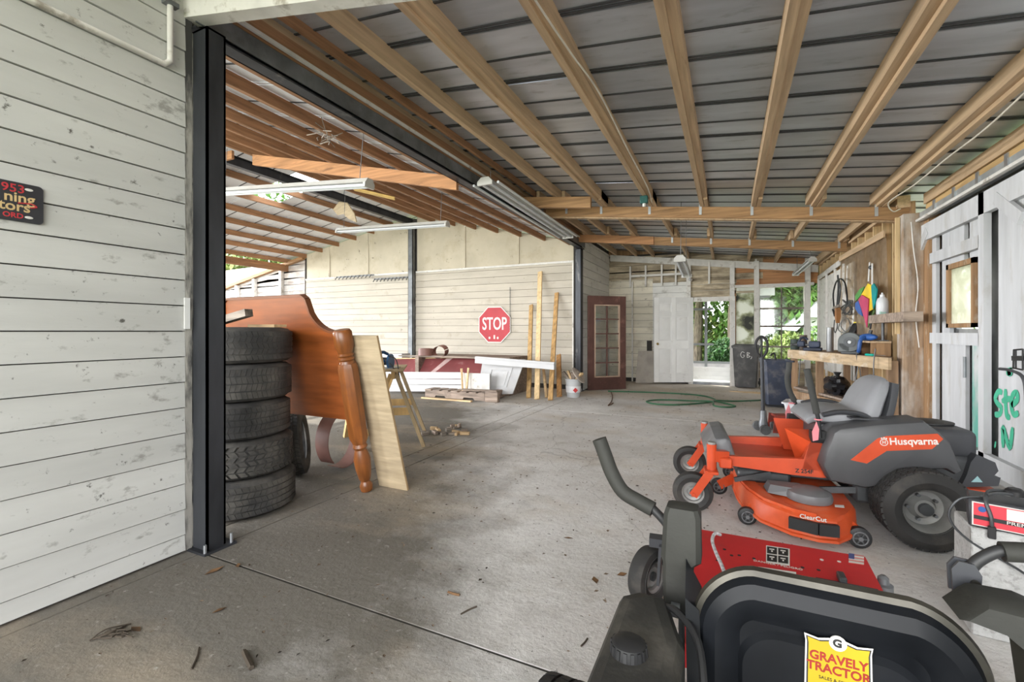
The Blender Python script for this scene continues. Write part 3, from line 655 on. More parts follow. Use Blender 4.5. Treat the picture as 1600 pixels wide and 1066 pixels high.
for (a, b, c, d) in ((WY0 - 0.0, WY0 + 0.05, wz0, wz1), (WY1 - 0.05, WY1, wz0, wz1), (WY0, WY1, wz0, wz0 + 0.04), (WY0, WY1, wz1 - 0.05, wz1)): wf.box(0.0, 0.10, a, b, c, d)
wf.build('window_frame', brown_z, bd)
MB().box(0.025, 0.03, WY0 + 0.05, WY1 - 0.05, wz0 + 0.04, wz1 - 0.05).build('pane', cloudy('fogged_plastic', (0.68, 0.68, 0.57), 0.88), bd)
MB().cyl((-0.012, by(1510), 0.86), (-0.012, by(1510), 1.05), 0.012, seg=8).build('pull', steel_grey, bd)
# graffiti strokes, sprayed on the board face
_sn = [0]
def stroke(pts, r=0.024, x=0.0275):
    x -= 0.0007 * _sn[0]; _sn[0] += 1
    v = []; f = []
    pts = smooth_path([onx(a, b, BX + x) - V((BX, 0, 0)) for a, b in pts], 5); n = 0
    mb = MB(); vs = []
    for i, p in enumerate(pts):
        d = (pts[min(i + 1, len(pts) - 1)] - pts[max(i - 1, 0)]); d.x = 0; d.normalize(); s_ = V((0, -d.z, d.y)) * (r * (0.6 if i in (0, len(pts) - 1) else 1))
        vs += [V((x, p.y + s_.y, p.z + s_.z)), V((x, p.y - s_.y, p.z - s_.z))]
    mb.add(vs, [(2 * i, 2 * i + 1, 2 * i + 3, 2 * i + 2) for i in range(len(pts) - 1)])
    mb.build('spray_stroke', green, bd)
stroke([(1566, 614), (1560, 612), (1555, 622), (1558, 630), (1564, 637), (1562, 647), (1554, 648)])
stroke([(1571, 608), (1571, 630), (1573, 650), (1578, 652)]); stroke([(1565, 627), (1580, 622)])
stroke([(1580, 634), (1589, 625), (1588, 614), (1582, 618), (1580, 635), (1584, 648), (1591, 645)])
stroke([(1567, 700), (1567, 668), (1577, 700), (1582, 668)]); stroke([(1554, 694), (1556, 696)], 0.03)
stroke([(1572, 582), (1580, 580), (1574, 584)], 0.03)
MB().box(BX + 0.0, BX + 0.1, 6.36, 6.5, 0, ZT + 0.1).build('jamb', brown_z, wr2)
# ================================================================== outside
grass_m = mk('rough_grass', (0.16, 0.24, 0.07), 0.9, var=0.4, vs=1.5, dirt=(0.35, 0.30, 0.18), dthr=0.58, dsc=1.2, world=True)
struct(MB().box(-60, 60, -60, 90, -0.3, -0.16).build('ground_outside', grass_m), 'rough grass and soil outside the shed', 'ground')
leafA = mk('leaf_green', (0.15, 0.30, 0.06), 0.6, var=0.5, vs=3); leafB = mk('leaf_pale', (0.34, 0.42, 0.13), 0.6, var=0.5, vs=3); leafC = mk('leaf_dark', (0.05, 0.13, 0.04), 0.6, var=0.4, vs=3)
bark = mk('bark', (0.24, 0.19, 0.15), 0.9, var=0.4, vs=6, st=(4, 4, 0.8), bump=0.4, bsc=20)
def leaves(c, r, n, size, rng):
    mb = MB()
    for _ in range(n):
        while True:
            p = V((rng.uniform(-1, 1), rng.uniform(-1, 1), rng.uniform(-1, 1)))
            if p.length < 1: break
        p = V(c) + V((p.x * r[0], p.y * r[1], p.z * r[2])); a = V((rng.gauss(0, 1), rng.gauss(0, 1), rng.gauss(0, 1))).normalized(); d, s_, t = frame(a)
        L_ = size * rng.uniform(0.6, 1.4); mb.add([p - d * L_, p + s_ * L_ * 0.45, p + d * L_, p - s_ * L_ * 0.45], [(0, 1, 2, 3)])
    return mb
def tree(name, label, loc, h, r, n, m, seed, size=0.15, low=0.25, group='trees outside'):
    rng = random.Random(seed); t = thing(name, label, 'tree', loc, 0, group)
    pts = smooth_path([(0, 0, 0), (rng.uniform(-.1, .1), 0, h * 0.35), (rng.uniform(-.2, .2), rng.uniform(-.2, .2), h * 0.7), (0, 0, h * 0.9)], 4)
    MB().tube(pts, [0.16 * (1 - 0.8 * i / len(pts)) * (h / 5) for i in range(len(pts))], 8).build('trunk', bark, t)
    mb = MB()
    for k in range(7):
        a = rng.uniform(0, 6.28); q = leaves((math.cos(a) * r * 0.6, math.sin(a) * r * 0.6, h * (low + (1 - low) * rng.random())), (r * 0.7, r * 0.7, h * 0.2), n // 7, size, rng)
        mb.add(q.v, q.f)
    o = mb.build('foliage', m, t, flat=True); o['kind'] = 'stuff'
    return t
GY = -0.16
tree('garden_tree', 'tall green tree with a dark trunk seen through the far doorway', (0.2, 18.5, GY), 6, 1.9, 5200, leafA, 1, low=0.3)
tree('garden_tree', 'pale leafy tree seen at the edge of the far doorway', (-1.2, 20.5, GY), 6.5, 2.2, 5200, leafB, 2, low=0.15)
tree('garden_tree', 'broad green tree seen through the upper window panes', (1.9, 20.0, GY), 5.6, 2.2, 5200, leafA, 3, low=0.12)
tree('garden_tree', 'tall green tree behind the white outbuilding at the window', (4.3, 22.0, GY), 7, 2.6, 5200, leafB, 4, low=0.1)
tree('garden_tree', 'leafy tree outside above the sloping end of the hall wall', (-17.5, 13.5, GY), 6, 2.6, 5200, leafB, 5, 0.17, low=0.2)
tree('garden_tree', 'shaded tree beyond the open side of the hall', (-20, 12.0, GY), 6.5, 2.6, 5200, leafA, 6, 0.17, low=0.2)
tree('garden_tree', 'tall tree outside past the open hall eaves', (-22, 14.5, GY), 8, 3.2, 5200, leafA, 16, 0.17, low=0.15)
tree('garden_tree', 'dark evergreen filling the lower panes of the window', (1.2, 24.0, GY), 7, 3.0, 6000, leafC, 7, 0.2, low=0.02)
tree('garden_tree', 'far green tree filling the doorway view behind the tall trunk', (-1.6, 25.5, GY), 8, 3.2, 6000, leafA, 8, 0.2, low=0.02)
tree('garden_tree', 'far pale tree behind the white outbuilding roof', (6.5, 27.0, GY), 8, 3.4, 6000, leafA, 9, 0.2, low=0.02)
def bush(label, loc, r, m, seed, n=2200):
    t = thing('garden_bush', label, 'bush', loc, 0, 'bushes outside'); rng = random.Random(seed)
    q = leaves((0, 0, r * 0.9), (r, r, r * 0.9), n, 0.07, rng); o = q.build('foliage', m, t, flat=True); o['kind'] = 'stuff'
    MB().tube([(0, 0, 0), (0.02, 0, r * 0.6), (0.1, 0.03, r)], [0.03, 0.02, 0.01], 6).build('stem', bark, t)
bush('dark bush low down beyond the porch screen', (0.0, 15.6, GY), 0.7, leafC, 11)
bush('light green bush low outside the big window', (1.6, 15.2, GY), 0.8, leafB, 12)
bush('pale flowering bush beside the porch screen post', (0.45, 15.4, GY), 0.42, mk('pink_blossom', (0.75, 0.55, 0.50), 0.6, var=0.3), 13)
bush('round green bush under the window corner', (2.5, 16.0, GY), 0.9, leafA, 14)
# porch beyond the doorway
po = struct(empty('wall_porch'), 'screened porch beyond the far doorway', 'porch')
alu = mk('screen_frame', (0.17, 0.18, 0.18), 0.5, 0.3); deckm = mk('porch_boards', (0.82, 0.82, 0.80), 0.6, var=0.06, vs=3, dirt=(0.4, 0.38, 0.35), dthr=0.66)
PY = 13.75
for i in range(9): MB().box(-1.6, 1.0, BY + 0.14 + i * 0.2, BY + 0.33 + i * 0.2, -0.05, 0.02).build('deck_board', deckm, po)
for i in range(3): MB().box(DX0 - 0.35, DX1 + 0.5, BY + 0.5, BY + 0.53, 0.06 + i * 0.11, 0.165 + i * 0.11).build('step_board', white_paint, po)
for px in (1103, 1143.5): x = ony(px, 500, PY).x; MB().box(x - 0.035, x + 0.035, PY, PY + 0.06, 0, 2.25).build('screen_post', alu, po)
for a, b, z in ((-1.4, 1.0, 2.2), (-1.4, 0.9, 0.42), (-1.4, -0.37, 0.92), (-1.4, -0.37, 1.9)): MB().box(a, b, PY - 0.01, PY + 0.05, z - 0.03, z + 0.03).build('screen_rail', alu, po)
MB().box(-1.4, 1.0, PY + 0.01, PY + 0.04, 0, 0.4).build('kick_panel', mk('kick_grey', (0.38, 0.37, 0.37), 0.6, var=0.2), po)
MB().box(-1.4, 1.1, PY - 0.02, PY + 0.05, 2.23, 2.6).build('soffit', white_paint, po)
MB().box(-1.6, 1.1, BY + 0.1, PY + 0.1, 2.6, 2.64).build('porch_roof', galv, po)
# white outbuilding beyond the window
ob = tag(empty('outbuilding', (3.4, 17.6, GY)), 'white outbuilding with a sloping roof seen through the far window', 'building')
MB().box(-1.0, 3.0, 0, 3, 0, 2.1).build('wall', white_paint, ob)
MB().prism([(-1.9, 1.5), (-0.6, 2.5), (3.2, 2.5), (3.2, 1.9), (-1.0, 1.9), (-1.4, 1.45)], -0.3, 3.2, MX(((1, 0, 0, 0), (0, 0, 1, 0), (0, 1, 0, 0), (0, 0, 0, 1)))).build('roof', mk('white_roof', (0.88, 0.87, 0.86), 0.5, var=0.03), ob)
# ================================================================== things in the hall
rubber = mk('tyre_rubber', (0.055, 0.054, 0.053), 0.75, var=0.25, vs=5, dirt=(0.20, 0.185, 0.16), dthr=0.56, dsoft=0.12, dsc=4, dmax=0.55, bump=0.1, spec=0.3)
def tyre_mesh(R, Wd, ri, seg=48, lugs=48, rows=4, lug=True, fr=0.8):
    """carcass (lathe about z, centred) and tread blocks"""
    h = Wd / 2
    prof = [(ri, -h * 0.75), (ri + 0.02, -h * 0.88), (ri + (R - ri) * 0.45, -h), (R - 0.035, -h * 0.93), (R - 0.012, -h * 0.76), (R - 0.008, -h * 0.4), (R - 0.008, h * 0.4), (R - 0.012, h * 0.76), (R - 0.035, h * 0.93), (ri + (R - ri) * 0.45, h), (ri + 0.02, h * 0.88), (ri, h * 0.75), (ri + 0.02, h * 0.6), (R - 0.04, h * 0.6), (R - 0.04, -h * 0.6), (ri + 0.02, -h * 0.6)]
    body = MB().lathe(prof, seg, closed=True)
    tr = MB()
    rw = 2 * h * 0.80 / rows
    for i in range(rows):
        z0 = -h * 0.80 + i * rw + 0.004; z1 = z0 + rw - 0.008
        for k in range(lugs):
            a0 = 2 * PI * (k + (0.5 if i % 2 else 0)) / lugs; a1 = a0 + 2 * PI / lugs * fr; sk = (0.35 if i % 2 else -0.35) * 2 * PI / lugs
            ro, rn = R - 0.003, R - 0.014
            tr.hexa([(rn * math.cos(a0), rn * math.sin(a0), z0), (rn * math.cos(a1), rn * math.sin(a1), z0), (rn * math.cos(a1 + sk), rn * math.sin(a1 + sk), z1), (rn * math.cos(a0 + sk), rn * math.sin(a0 + sk), z1),
                     (ro * math.cos(a0), ro * math.sin(a0), z0), (ro * math.cos(a1), ro * math.sin(a1), z0), (ro * math.cos(a1 + sk), ro * math.sin(a1 + sk), z1), (ro * math.cos(a0 + sk), ro * math.sin(a0 + sk), z1)])
    return body, tr
def tyre(label, M, R=0.365, Wd=0.26, ri=0.2, lugs=44, rows=4, group='stacked tyres', fr=0.8):
    t = thing('tyre', label, 'tyre', (0, 0, 0), 0, group); t.matrix_basis = M
    b, r = tyre_mesh(R, Wd, ri, lugs=lugs, rows=rows, fr=fr)
    b.build('carcass', rubber, t); r.build('tread', rubber, t, flat=True)
    return t
SX, SY = -3.27, 2.165
names = ['bottom tyre of the black stack, resting on the concrete', 'chunky treaded tyre second from the bottom of the stack', 'middle tyre of the stack of five', 'tyre second from the top of the stack', 'top tyre of the stack, wood scraps lying on it']
z = 0.0
for i in range(5):
    w = (0.262, 0.268, 0.262, 0.262, 0.256)[i]
    tyre(names[i], Tm(SX + (0.02, 0, -0.01, 0.0, -0.005)[i], SY + (0.0, 0.01, -0.01, 0, 0.01)[i], z + w / 2) @ Rm('Z', i * 0.7), R=(0.375, 0.362, 0.365, 0.36, 0.362)[i], Wd=w, lugs=(60, 40, 70, 70, 64)[i], rows=(5, 6, 5, 4, 5)[i], fr=(0.93, 0.72, 0.94, 0.93, 0.94)[i]); z += w
ZTOP = z
c_ = onz(462, 742)
tyre('lone tyre standing on edge behind the stack', Tm(-3.50, 2.84, 0.302) @ Rm('Z', 0.75) @ Rm('Y', PI / 2 - 0.12), R=0.30, Wd=0.19, ri=0.17, lugs=50, group=None)
greywood = mk('weathered_wood', (0.27, 0.23, 0.19), 0.85, var=0.3, vs=4, st=(0.6, 6, 6), bump=0.2); sawn = mk('sawn_pine', (0.64, 0.45, 0.25), 0.75, var=0.2, vs=3, st=(0.6, 6, 6), dirt=(0.35, 0.2, 0.1), dthr=0.66, dmax=0.6)
tag(MB().bar((SX - 0.15, SY - 0.12, ZTOP + 0.02), (SX + 0.27, SY - 0.10, ZTOP + 0.10), 0.06, 0.05).build('wood_offcut', greywood), 'dark wood offcut lying across the top tyre', 'offcut')
tag(MB().prism([(0, 0), (0.2, 0.02), (0.23, 0.12), (0.05, 0.16)], 0, 0.02, Tm(SX + 0.08, SY + 0.02, ZTOP + 0.001) @ Rm('Z', 0.3)).build('wood_offcut', sawn), 'thin orange wood piece on the top tyre', 'offcut')
# ---- headboard with turned post, leaning on the tyres
cherry = mk('cherry_veneer', (0.23, 0.062, 0.015), 0.3, var=0.25, vs=2.2, st=(0.7, 4, 6), dirt=(0.14, 0.05, 0.02), dthr=0.66, dsoft=0.12, dsc=1.4, dmax=0.55, spec=0.55, rnd=0.0)
cherry_post = mk('cherry_post', (0.23, 0.075, 0.018), 0.32, var=0.3, vs=3, st=(6, 6, 0.6), dirt=(0.15, 0.05, 0.02), dthr=0.62, dmax=0.6, spec=0.55, rnd=0.0)
hb = thing('headboard', 'orange wooden bed headboard with a turned corner post leaning on the tyres', 'headboard', (-2.62, 2.80, 0.0))
LEAN = math.radians(11.5)
hb.rotation_euler = (LEAN, 0, 0)
def turned(mb, M, r=0.075, h=1.32):
    oc = lambda rr, z, n=8: [(rr * math.cos(PI / 8 + k * PI / 4), rr * math.sin(PI / 8 + k * PI / 4), z) for k in range(8)]
    mb.lathe([(0.032, 0), (0.045, 0.01), (0.052, 0.05), (0.04, 0.075), (0.034, 0.09), (0.046, 0.11), (0.062, 0.20), (0.066, 0.28), (0.05, 0.34), (0.044, 0.36), (0.058, 0.385), (0.05, 0.41)], 20, M)
    mb.loft([oc(0.048, 0.40), oc(r, 0.47), oc(r + 0.004, 1.02), oc(r - 0.008, 1.06)], M)
    mb.lathe([(r - 0.015, 1.05), (0.052, 1.08), (0.062, 1.095), (0.052, 1.11), (0.062, 1.125), (0.052, 1.14), (0.058, 1.16), (0.07, 1.20), (0.07, h - 0.02), (0.055, h)], 20, M)
for xx in (0.0, -1.62):
    mb = MB(); turned(mb, Tm(xx, 0, 0)); mb.build('bed_post', cherry_post, hb)
def panel_outline():
    top = []
    for i in range(11):
        t = i / 10; top.append((-0.06 - 0.26 * t, 1.30 + 0.26 * (1 - math.sqrt(max(0, 1 - t * t)))))
    right = top + [(-0.34, 1.575), (-0.36, 1.59)]
    left = [(-1.62 - x, zz) for x, zz in right][::-1]
    return [(-0.03, 0.60)] + [(-0.03, 1.29)] + right + left + [(-1.59, 1.29), (-1.59, 0.60)]
XZ = MX(((1, 0, 0, 0), (0, 0, 1, 0), (0, 1, 0, 0), (0, 0, 0, 1)))
MB().prism(panel_outline(), -0.012, 0.02, XZ).build('panel', cherry, hb)
rim = [p for p in panel_outline()[2:-2]]
q = MB()
for a, b in zip(rim[:-1], rim[1:]): q.bar((a[0], 0.004, a[1]), (b[0], 0.004, b[1]), 0.05, 0.018)
q.build('top_moulding', mk('cherry_dark', (0.17, 0.06, 0.025), 0.35), hb)
# plywood strip leaning behind it
ply = mk('plywood', (0.43, 0.34, 0.22), 0.75, var=0.14, vs=3, st=(1.2, 1, 9), dirt=(0.33, 0.25, 0.14), dthr=0.62, dsoft=0.1, dsc=3, dst=(0.8, 1, 4), dmax=0.5)
pb = thing('plywood_strip', 'pale plywood strip leaning beside the turned bed post', 'board', (-2.62, 2.94, 0)); pb.rotation_euler = (math.radians(15.0), 0, 0)
MB().hexa([(0.0, 0, 0.0), (0.29, 0, 0.0), (0.29, 0.018, 0.0), (0, 0.018, 0.0), (0.0, 0, 1.29), (0.27, 0, 1.29), (0.27, 0.018, 1.29), (0, 0.018, 1.29)]).build('face', ply, pb)
MB().hexa([(0.291, 0, 0.0), (0.294, 0, 0.0), (0.294, 0.018, 0.0), (0.291, 0.018, 0.0), (0.271, 0, 1.29), (0.274, 0, 1.29), (0.274, 0.018, 1.29), (0.271, 0.018, 1.29)]).build('edge', mk('ply_edge', (0.40, 0.28, 0.15), 0.8, var=0.2), pb)
# ---- sawhorses
stud_o = mk('sawhorse_pine', (0.60, 0.40, 0.17), 0.7, var=0.2, vs=3, st=(4, 4, 0.7)); stud_d = mk('sawhorse_pale', (0.50, 0.38, 0.22), 0.75, var=0.2, vs=3, st=(4, 4, 0.7))
def sawhorse(label, loc, rz, h=0.86, L_=0.95, sp=0.33):
    t = thing('sawhorse', label, 'sawhorse', loc, rz, 'sawhorses')
    for yy in (0.06, L_ - 0.06):
        for s_ in (-1, 1): MB().bar((s_ * 0.03, yy, h - 0.05), (s_ * sp, yy + (0.05 if yy > 0.3 else -0.05), 0.01), 0.036, 0.085, (0, 1, 0)).build('leg', stud_d if s_ > 0 else stud_o, t)
        MB().bar((-sp * 0.52, yy, h * 0.46), (sp * 0.52, yy, h * 0.46), 0.03, 0.08).build('stretcher', stud_o, t)
    MB().box(-0.02, 0.02, 0, L_, h - 0.10, h - 0.02).build('beam', stud_o, t)
    MB().box(-0.11, 0.11, -0.02, L_ + 0.02, h - 0.018, h).build('top_board', stud_d, t)
    return t
sawhorse('pine sawhorse carrying the circular saw', (-3.30, 3.92, 0), 0.62, L_=0.8)
sawhorse('pine sawhorse half hidden behind the headboard', (-4.08, 3.12, 0), -0.25, h=0.8)
# circular saw with its cord
cs = thing('circular_saw', 'blue circular saw with black cord on the sawhorse', 'power tool', (-3.50, 4.08, 0.862), 0.3)
bluem = mk('saw_blue', (0.03, 0.10, 0.22), 0.4); blackp = mk('black_plastic', (0.02, 0.02, 0.021), 0.5, var=0.2)
MB().box(-0.08, 0.08, -0.1, 0.16, 0.0, 0.005).build('shoe', hanger_m, cs)
MB().cyl((0.0, 0.03, 0.07), (0.025, 0.03, 0.07), 0.09, seg=24).build('blade_guard', bluem, cs)
MB().cyl((-0.10, 0.03, 0.075), (0.0, 0.03, 0.075), 0.045, seg=16).build('motor', blackp, cs)
MB().tube(smooth_path([(-0.03, -0.05, 0.08), (-0.04, -0.14, 0.10), (-0.04, -0.15, 0.16), (-0.03, -0.08, 0.185), (-0.02, 0.02, 0.16)]), 0.018, 8).build('handle', bluem, cs)
MB().tube(smooth_path([(0.035, -0.08, 0.14), (0.13, -0.09, 0.10), (0.17, -0.09, -0.1), (0.20, -0.09, -0.25), (0.10, -0.085, 0.0), (0.05, -0.08, 0.06)]), 0.006, 6).build('cord', blackp, cs)
# ---- bent strip on its edge, two more rolled strips on the timber pile
vinyl = mk('brown_vinyl', (0.20, 0.095, 0.075), 0.55, var=0.2, vs=3)
def strip_roll(label, M, r, w, a0=0.3, a1=5.9, sq=1.0, th=0.006):
    n = 34; o = MB(); rings = []
    for i in range(n + 1):
        a = a0 + (a1 - a0) * i / n; rr = r * (1 + 0.04 * math.sin(a)); c, s_ = math.cos(a), math.sin(a) * sq
        rings.append([(rr * c, -w / 2, rr * s_), (rr * c, w / 2, rr * s_), ((rr - th) * c, w / 2, (rr - th) * s_), ((rr - th) * c, -w / 2, (rr - th) * s_)])
    o.loft(rings)
    ob_ = o.build('strip_roll', vinyl); ob_.matrix_basis = M
    return tag(ob_, label, 'strip roll', 'rolled brown strips')
p = onz(531, 735)
strip_roll('brown strip bent into a hoop under the headboard', Tm(p.x - 0.04, p.y + 0.04, 0.272) @ Rm('Z', 1.55), 0.21, 0.16, a0=-PI * 0.62, a1=PI * 1.25, sq=1.25)
# ---- timber and door pile against the hall wall
whitep = mk('pile_white', (0.50, 0.50, 0.50), 0.5, var=0.04, dirt=(0.45, 0.42, 0.38), dthr=0.66, dmax=0.6); maroon = mk('maroon_paint', (0.20, 0.055, 0.055), 0.45, var=0.2, vs=2, dirt=(0.5, 0.4, 0.38), dthr=0.66, dmax=0.4)
def slab(name, label, cat, pxs, Y, th, m, dy=0.0, parts=None, group=None):
    """a board or panel whose four corners were sighted on the plane y=Y; dy leans the top back"""
    P = [ony(a, b, Y) for a, b in pxs]
    lo = min(p_.z for p_ in P)
    t = thing(name, label, cat, (P[0].x, Y, max(lo, 0)), 0, group)
    hi = max(p_.z for p_ in P)
    off = lambda p_: V((0, dy * (p_.z - lo) / (hi - lo), 0))
    A = [p_ + off(p_) for p_ in P]; B = [p_ + off(p_) + V((0, th, 0)) for p_ in P]
    MB().hexa([A[0], A[1], B[1], B[0], A[3], A[2], B[2], B[3]]).build('board', m, t, world=True)
    return t, A
pal = thing('pallet', 'weathered grey wooden pallet under the white boards', 'pallet', (-5.35, 7.3, 0))
pgrey = mk('pallet_wood', (0.32, 0.25, 0.20), 0.85, var=0.3, vs=4, st=(0.6, 5, 5), dirt=(0.12, 0.09, 0.07), dthr=0.62, dmax=0.6, bump=0.2)
for yy in (0.0, 0.5, 1.0): 
    MB().prism([(0, 0.0), (0.22, 0), (0.25, 0.04), (0.45, 0.04), (0.48, 0), (0.85, 0), (0.88, 0.04), (1.08, 0.04), (1.11, 0), (1.32, 0), (1.32, 0.13), (0, 0.13)], yy, yy + 0.04, MX(((1, 0, 0, 0), (0, 0, 1, 0), (0, 1, 0, 0.005), (0, 0, 0, 1)))).build('runner', pgrey, pal)
for i in range(7): MB().box(0.0 + i * 0.2, 0.14 + i * 0.2 if i < 6 else 1.32, -0.01, 1.06, 0.136, 0.156).build('deck_board', pgrey, pal)
pal2 = thing('pallet', 'small heavy pallet block at the end of the timber pile', 'pallet', (-3.98, 7.22, 0), 0.1)
MB().cbox(0, 0.25, 0, 0.12, 0, 0.19, 0.01).build('block', pgrey, pal2); MB().cbox(0.02, 0.14, 0.12, 1.0, 0.02, 0.17, 0.01).build('runner', pgrey, pal2); MB().box(-0.5, 0.22, 0.02, 0.13, 0.192, 0.212).build('deck_board', pgrey, pal2)
tag(MB().box(-5.3, -4.2, 7.1, 7.16, 0.0, 0.025).build('batten_strip', sawn), 'thin batten lying on the floor before the pallet', 'batten')
for i, (a, b) in enumerate(((581, 592), (592, 601), (601, 612))):
    t, A = slab('white_board', ('top', 'middle', 'lowest')[i] + ' of the three long white boards set on edge on the pallet', 'board', ((600, b - 0.3 - 0), (724, b), (724, a + 1), (600, a)), 7.62, 0.02, whitep, group='long white boards')
    if i == 2: pass
slab('stained_sheet', 'short stained white panel standing before the white door on the pallet', 'panel', ((722, 611), (765, 612), (765, 584), (722, 583)), 7.55, 0.02, white_wood)
t, A = slab('maroon_panel', 'maroon painted panel with a pale diagonal streak leaning behind white boards', 'panel', ((590, 600), (742, 600), (745, 561), (590, 563)), 7.9, 0.03, maroon, dy=0.5)
MB().hexa([A[0] + (A[1] - A[0]) * 0.42 + V((0, -0.006, 0)), A[0] + (A[1] - A[0]) * 0.455 + V((0, -0.006, 0)), A[0] + (A[1] - A[0]) * 0.455, A[0] + (A[1] - A[0]) * 0.42, A[3] + (A[2] - A[3]) * 0.60 + V((0, -0.006, 0)), A[3] + (A[2] - A[3]) * 0.66 + V((0, -0.006, 0)), A[3] + (A[2] - A[3]) * 0.66, A[3] + (A[2] - A[3]) * 0.60]).build('streak', mk('pale_streak', (0.5, 0.35, 0.33), 0.6), t, world=True)
MB().bar(A[3] + V((0, 0.015, 0.012)), A[2] + V((0, 0.015, 0.012)), 0.05, 0.024).build('top_rail', sawn, t, world=True)
t, A = slab('white_door', 'white door with a raised panel lying on edge at the end of the pile', 'door', ((745, 618), (800, 616), (812, 563), (745, 562)), 7.72, 0.035, whitep, dy=0.25)
def inset(A, u0, u1, w0, w1, off, th, m, nm, t):
    f = lambda u, w: (A[0] * (1 - u) + A[1] * u) * (1 - w) + (A[3] * (1 - u) + A[2] * u) * w
    o = V((0, -off, 0)); o2 = V((0, -off - th, 0)); P = [f(u0, w0), f(u1, w0), f(u1, w1), f(u0, w1)]
    MB().hexa([P[0] + o2, P[1] + o2, P[1] + o, P[0] + o, P[3] + o2, P[2] + o2, P[2] + o, P[3] + o]).build(nm, m, t, world=True)
inset(A, 0.22, 0.28, 0.2, 0.75, 0.001, 0.012, whitep, 'moulding', t); inset(A, 0.72, 0.78, 0.2, 0.75, 0.001, 0.012, whitep, 'moulding', t); inset(A, 0.22, 0.78, 0.70, 0.76, 0.0, 0.012, whitep, 'moulding', t); inset(A, 0.3, 0.7, 0.25, 0.65, 0.001, 0.007, whitep, 'raised_panel', t)
b0, b1 = ony(744, 562, 7.62), ony(867, 572, 7.62)
lt = thing('white_trim_board', 'long white trim board resting across the door end of the pile', 'board', (b0.x, 7.62, b0.z))
MB().bar(b0, b1, 0.09, 0.13).build('board', whitep, lt, world=True); MB().bar(b0 + V((0, -0.05, 0.03)), b1 + V((0, -0.05, 0.03)), 0.012, 0.03).build('bead', whitep, lt, world=True)
slab('white_shelf_board', 'white board lying flat on top of the pile behind the sawhorse', 'board', ((595, 560), (628, 560), (628, 553), (595, 553)), 8.4, 0.3, whitep)
for k, (a, b, yy) in enumerate(((625, 745, 8.3), (690, 800, 8.6))):
    p0, p1 = ony(a, 556, yy), ony(b, 558, yy); tag(MB().bar(p0, p1, 0.12, 0.03).build('long_plank', greywood), ('grey plank on top of the pile behind the maroon panel', 'grey plank on the pile nearest the stop sign')[k], 'plank', 'planks on the pile')
# trestle that carries the pile, hidden behind the panels
tr_ = thing('pile_trestle', 'low timber trestle under the back of the pile', 'trestle', (-6.2, 8.1, 0))
for xx in (0.0, 2.2): MB().box(xx, xx + 0.09, 0, 0.9, 0, 0.72).build('upright', pgrey, tr_)
MB().box(0, 2.3, 0.0, 0.9, 0.722, 0.76).build('shelf', pgrey, tr_)
for k, (cx, cy, r, sq, rz) in enumerate(((666, 551, 0.17, 0.5, 0.5), (688, 550, 0.21, 0.42, -0.2))):
    p = ony(cx, cy, 8.15)
    M = Tm(p) @ Rm('Z', rz) @ (Rm('X', PI / 2 * 0.92) if k == 0 else Rm('X', 0.25) @ Rm('Y', -0.3))
    strip_roll(('smaller roll of brown strip on the maroon panel', 'larger oval roll of brown strip on the maroon panel')[k], M, r, 0.16 if k == 0 else 0.12, a0=0, a1=6.2, sq=1.0 if k == 0 else 0.62)
for k, (a, b, c, d) in enumerate(((721, 576, 723, 612), (732, 575, 729, 610))):
    p0, p1 = ony(a, b, 7.5), ony(c, d, 7.42)
    tag(MB().bar(p1, p0, 0.035, 0.03).build('stick', sawn), ('first of two upright sticks before the white boards, left', 'second upright stick before the white boards, right')[k], 'stick', 'upright sticks')
# boards leaning on the wall by the stop sign
bl = [(830, 477, 826, 620, 8.0, 9.50, 0.09, mk('lean_brown', (0.46, 0.29, 0.12), 0.7, var=0.25, vs=3, st=(5, 5, 0.5)), 'brown board leaning on the wall just beside the stop sign'),
      (844, 425, 839, 622, 7.9, 9.52, 0.10, pine_z, 'tallest pale board leaning on the stop sign wall'),
      (870, 458, 860, 624, 7.9, 9.52, 0.09, mk('lean_ochre', (0.50, 0.30, 0.12), 0.7, var=0.25, vs=3, st=(5, 5, 0.5)), 'ochre board leaning nearest the dark steel post'),
      (848, 565, 854, 622, 8.2, 9.0, 0.05, sawn, 'short thin stick leaning between the boards'), (873, 555, 874, 618, 8.4, 9.3, 0.10, mk('lean_red', (0.42, 0.22, 0.08), 0.7, var=0.25, vs=3, st=(5, 5, 0.5)), 'short reddish board behind the ochre board')]
for a, b, c, d, yb, yt, w, m, lab in bl:
    pb_ = ony(c, 600, yb); pt = ony(a, b, yt); pb_.z = 0.01
    tag(MB().bar(pb_, pt, w, 0.035, (0, 1, 0)).build('leaning_board', m), lab, 'board', 'boards leaning by the stop sign')
bp_ = onz(892, 622)
bk = thing('bucket', 'grey bucket of scrap with a red label by the dark steel post', 'bucket', (bp_.x, bp_.y + 0.15, 0))
MB().lathe([(0.12, 0), (0.155, 0.34), (0.162, 0.345), (0.162, 0.36), (0.148, 0.36), (0.115, 0.02)], 24, closed=True).lathe([(0.118, 0.01), (0.118, 0.02)], 24).build('pail', mk('bucket_grey', (0.45, 0.46, 0.46), 0.5, var=0.08), bk)
MB().lathe([(0.145, 0.10), (0.151, 0.22)], 24, caps=False).build('label_band', mk('bucket_white', (0.75, 0.75, 0.75), 0.5), bk)
MB().prism([(0.0, -0.05), (0.05, 0.0), (0.0, 0.05), (-0.05, 0.0)], 0, 0.004, Tm(0.085, -0.135, 0.15) @ Rm('Z', 0.55) @ Rm('X', PI / 2)).build('warning_diamond', mk('label_red', (0.6, 0.05, 0.05), 0.5), bk)
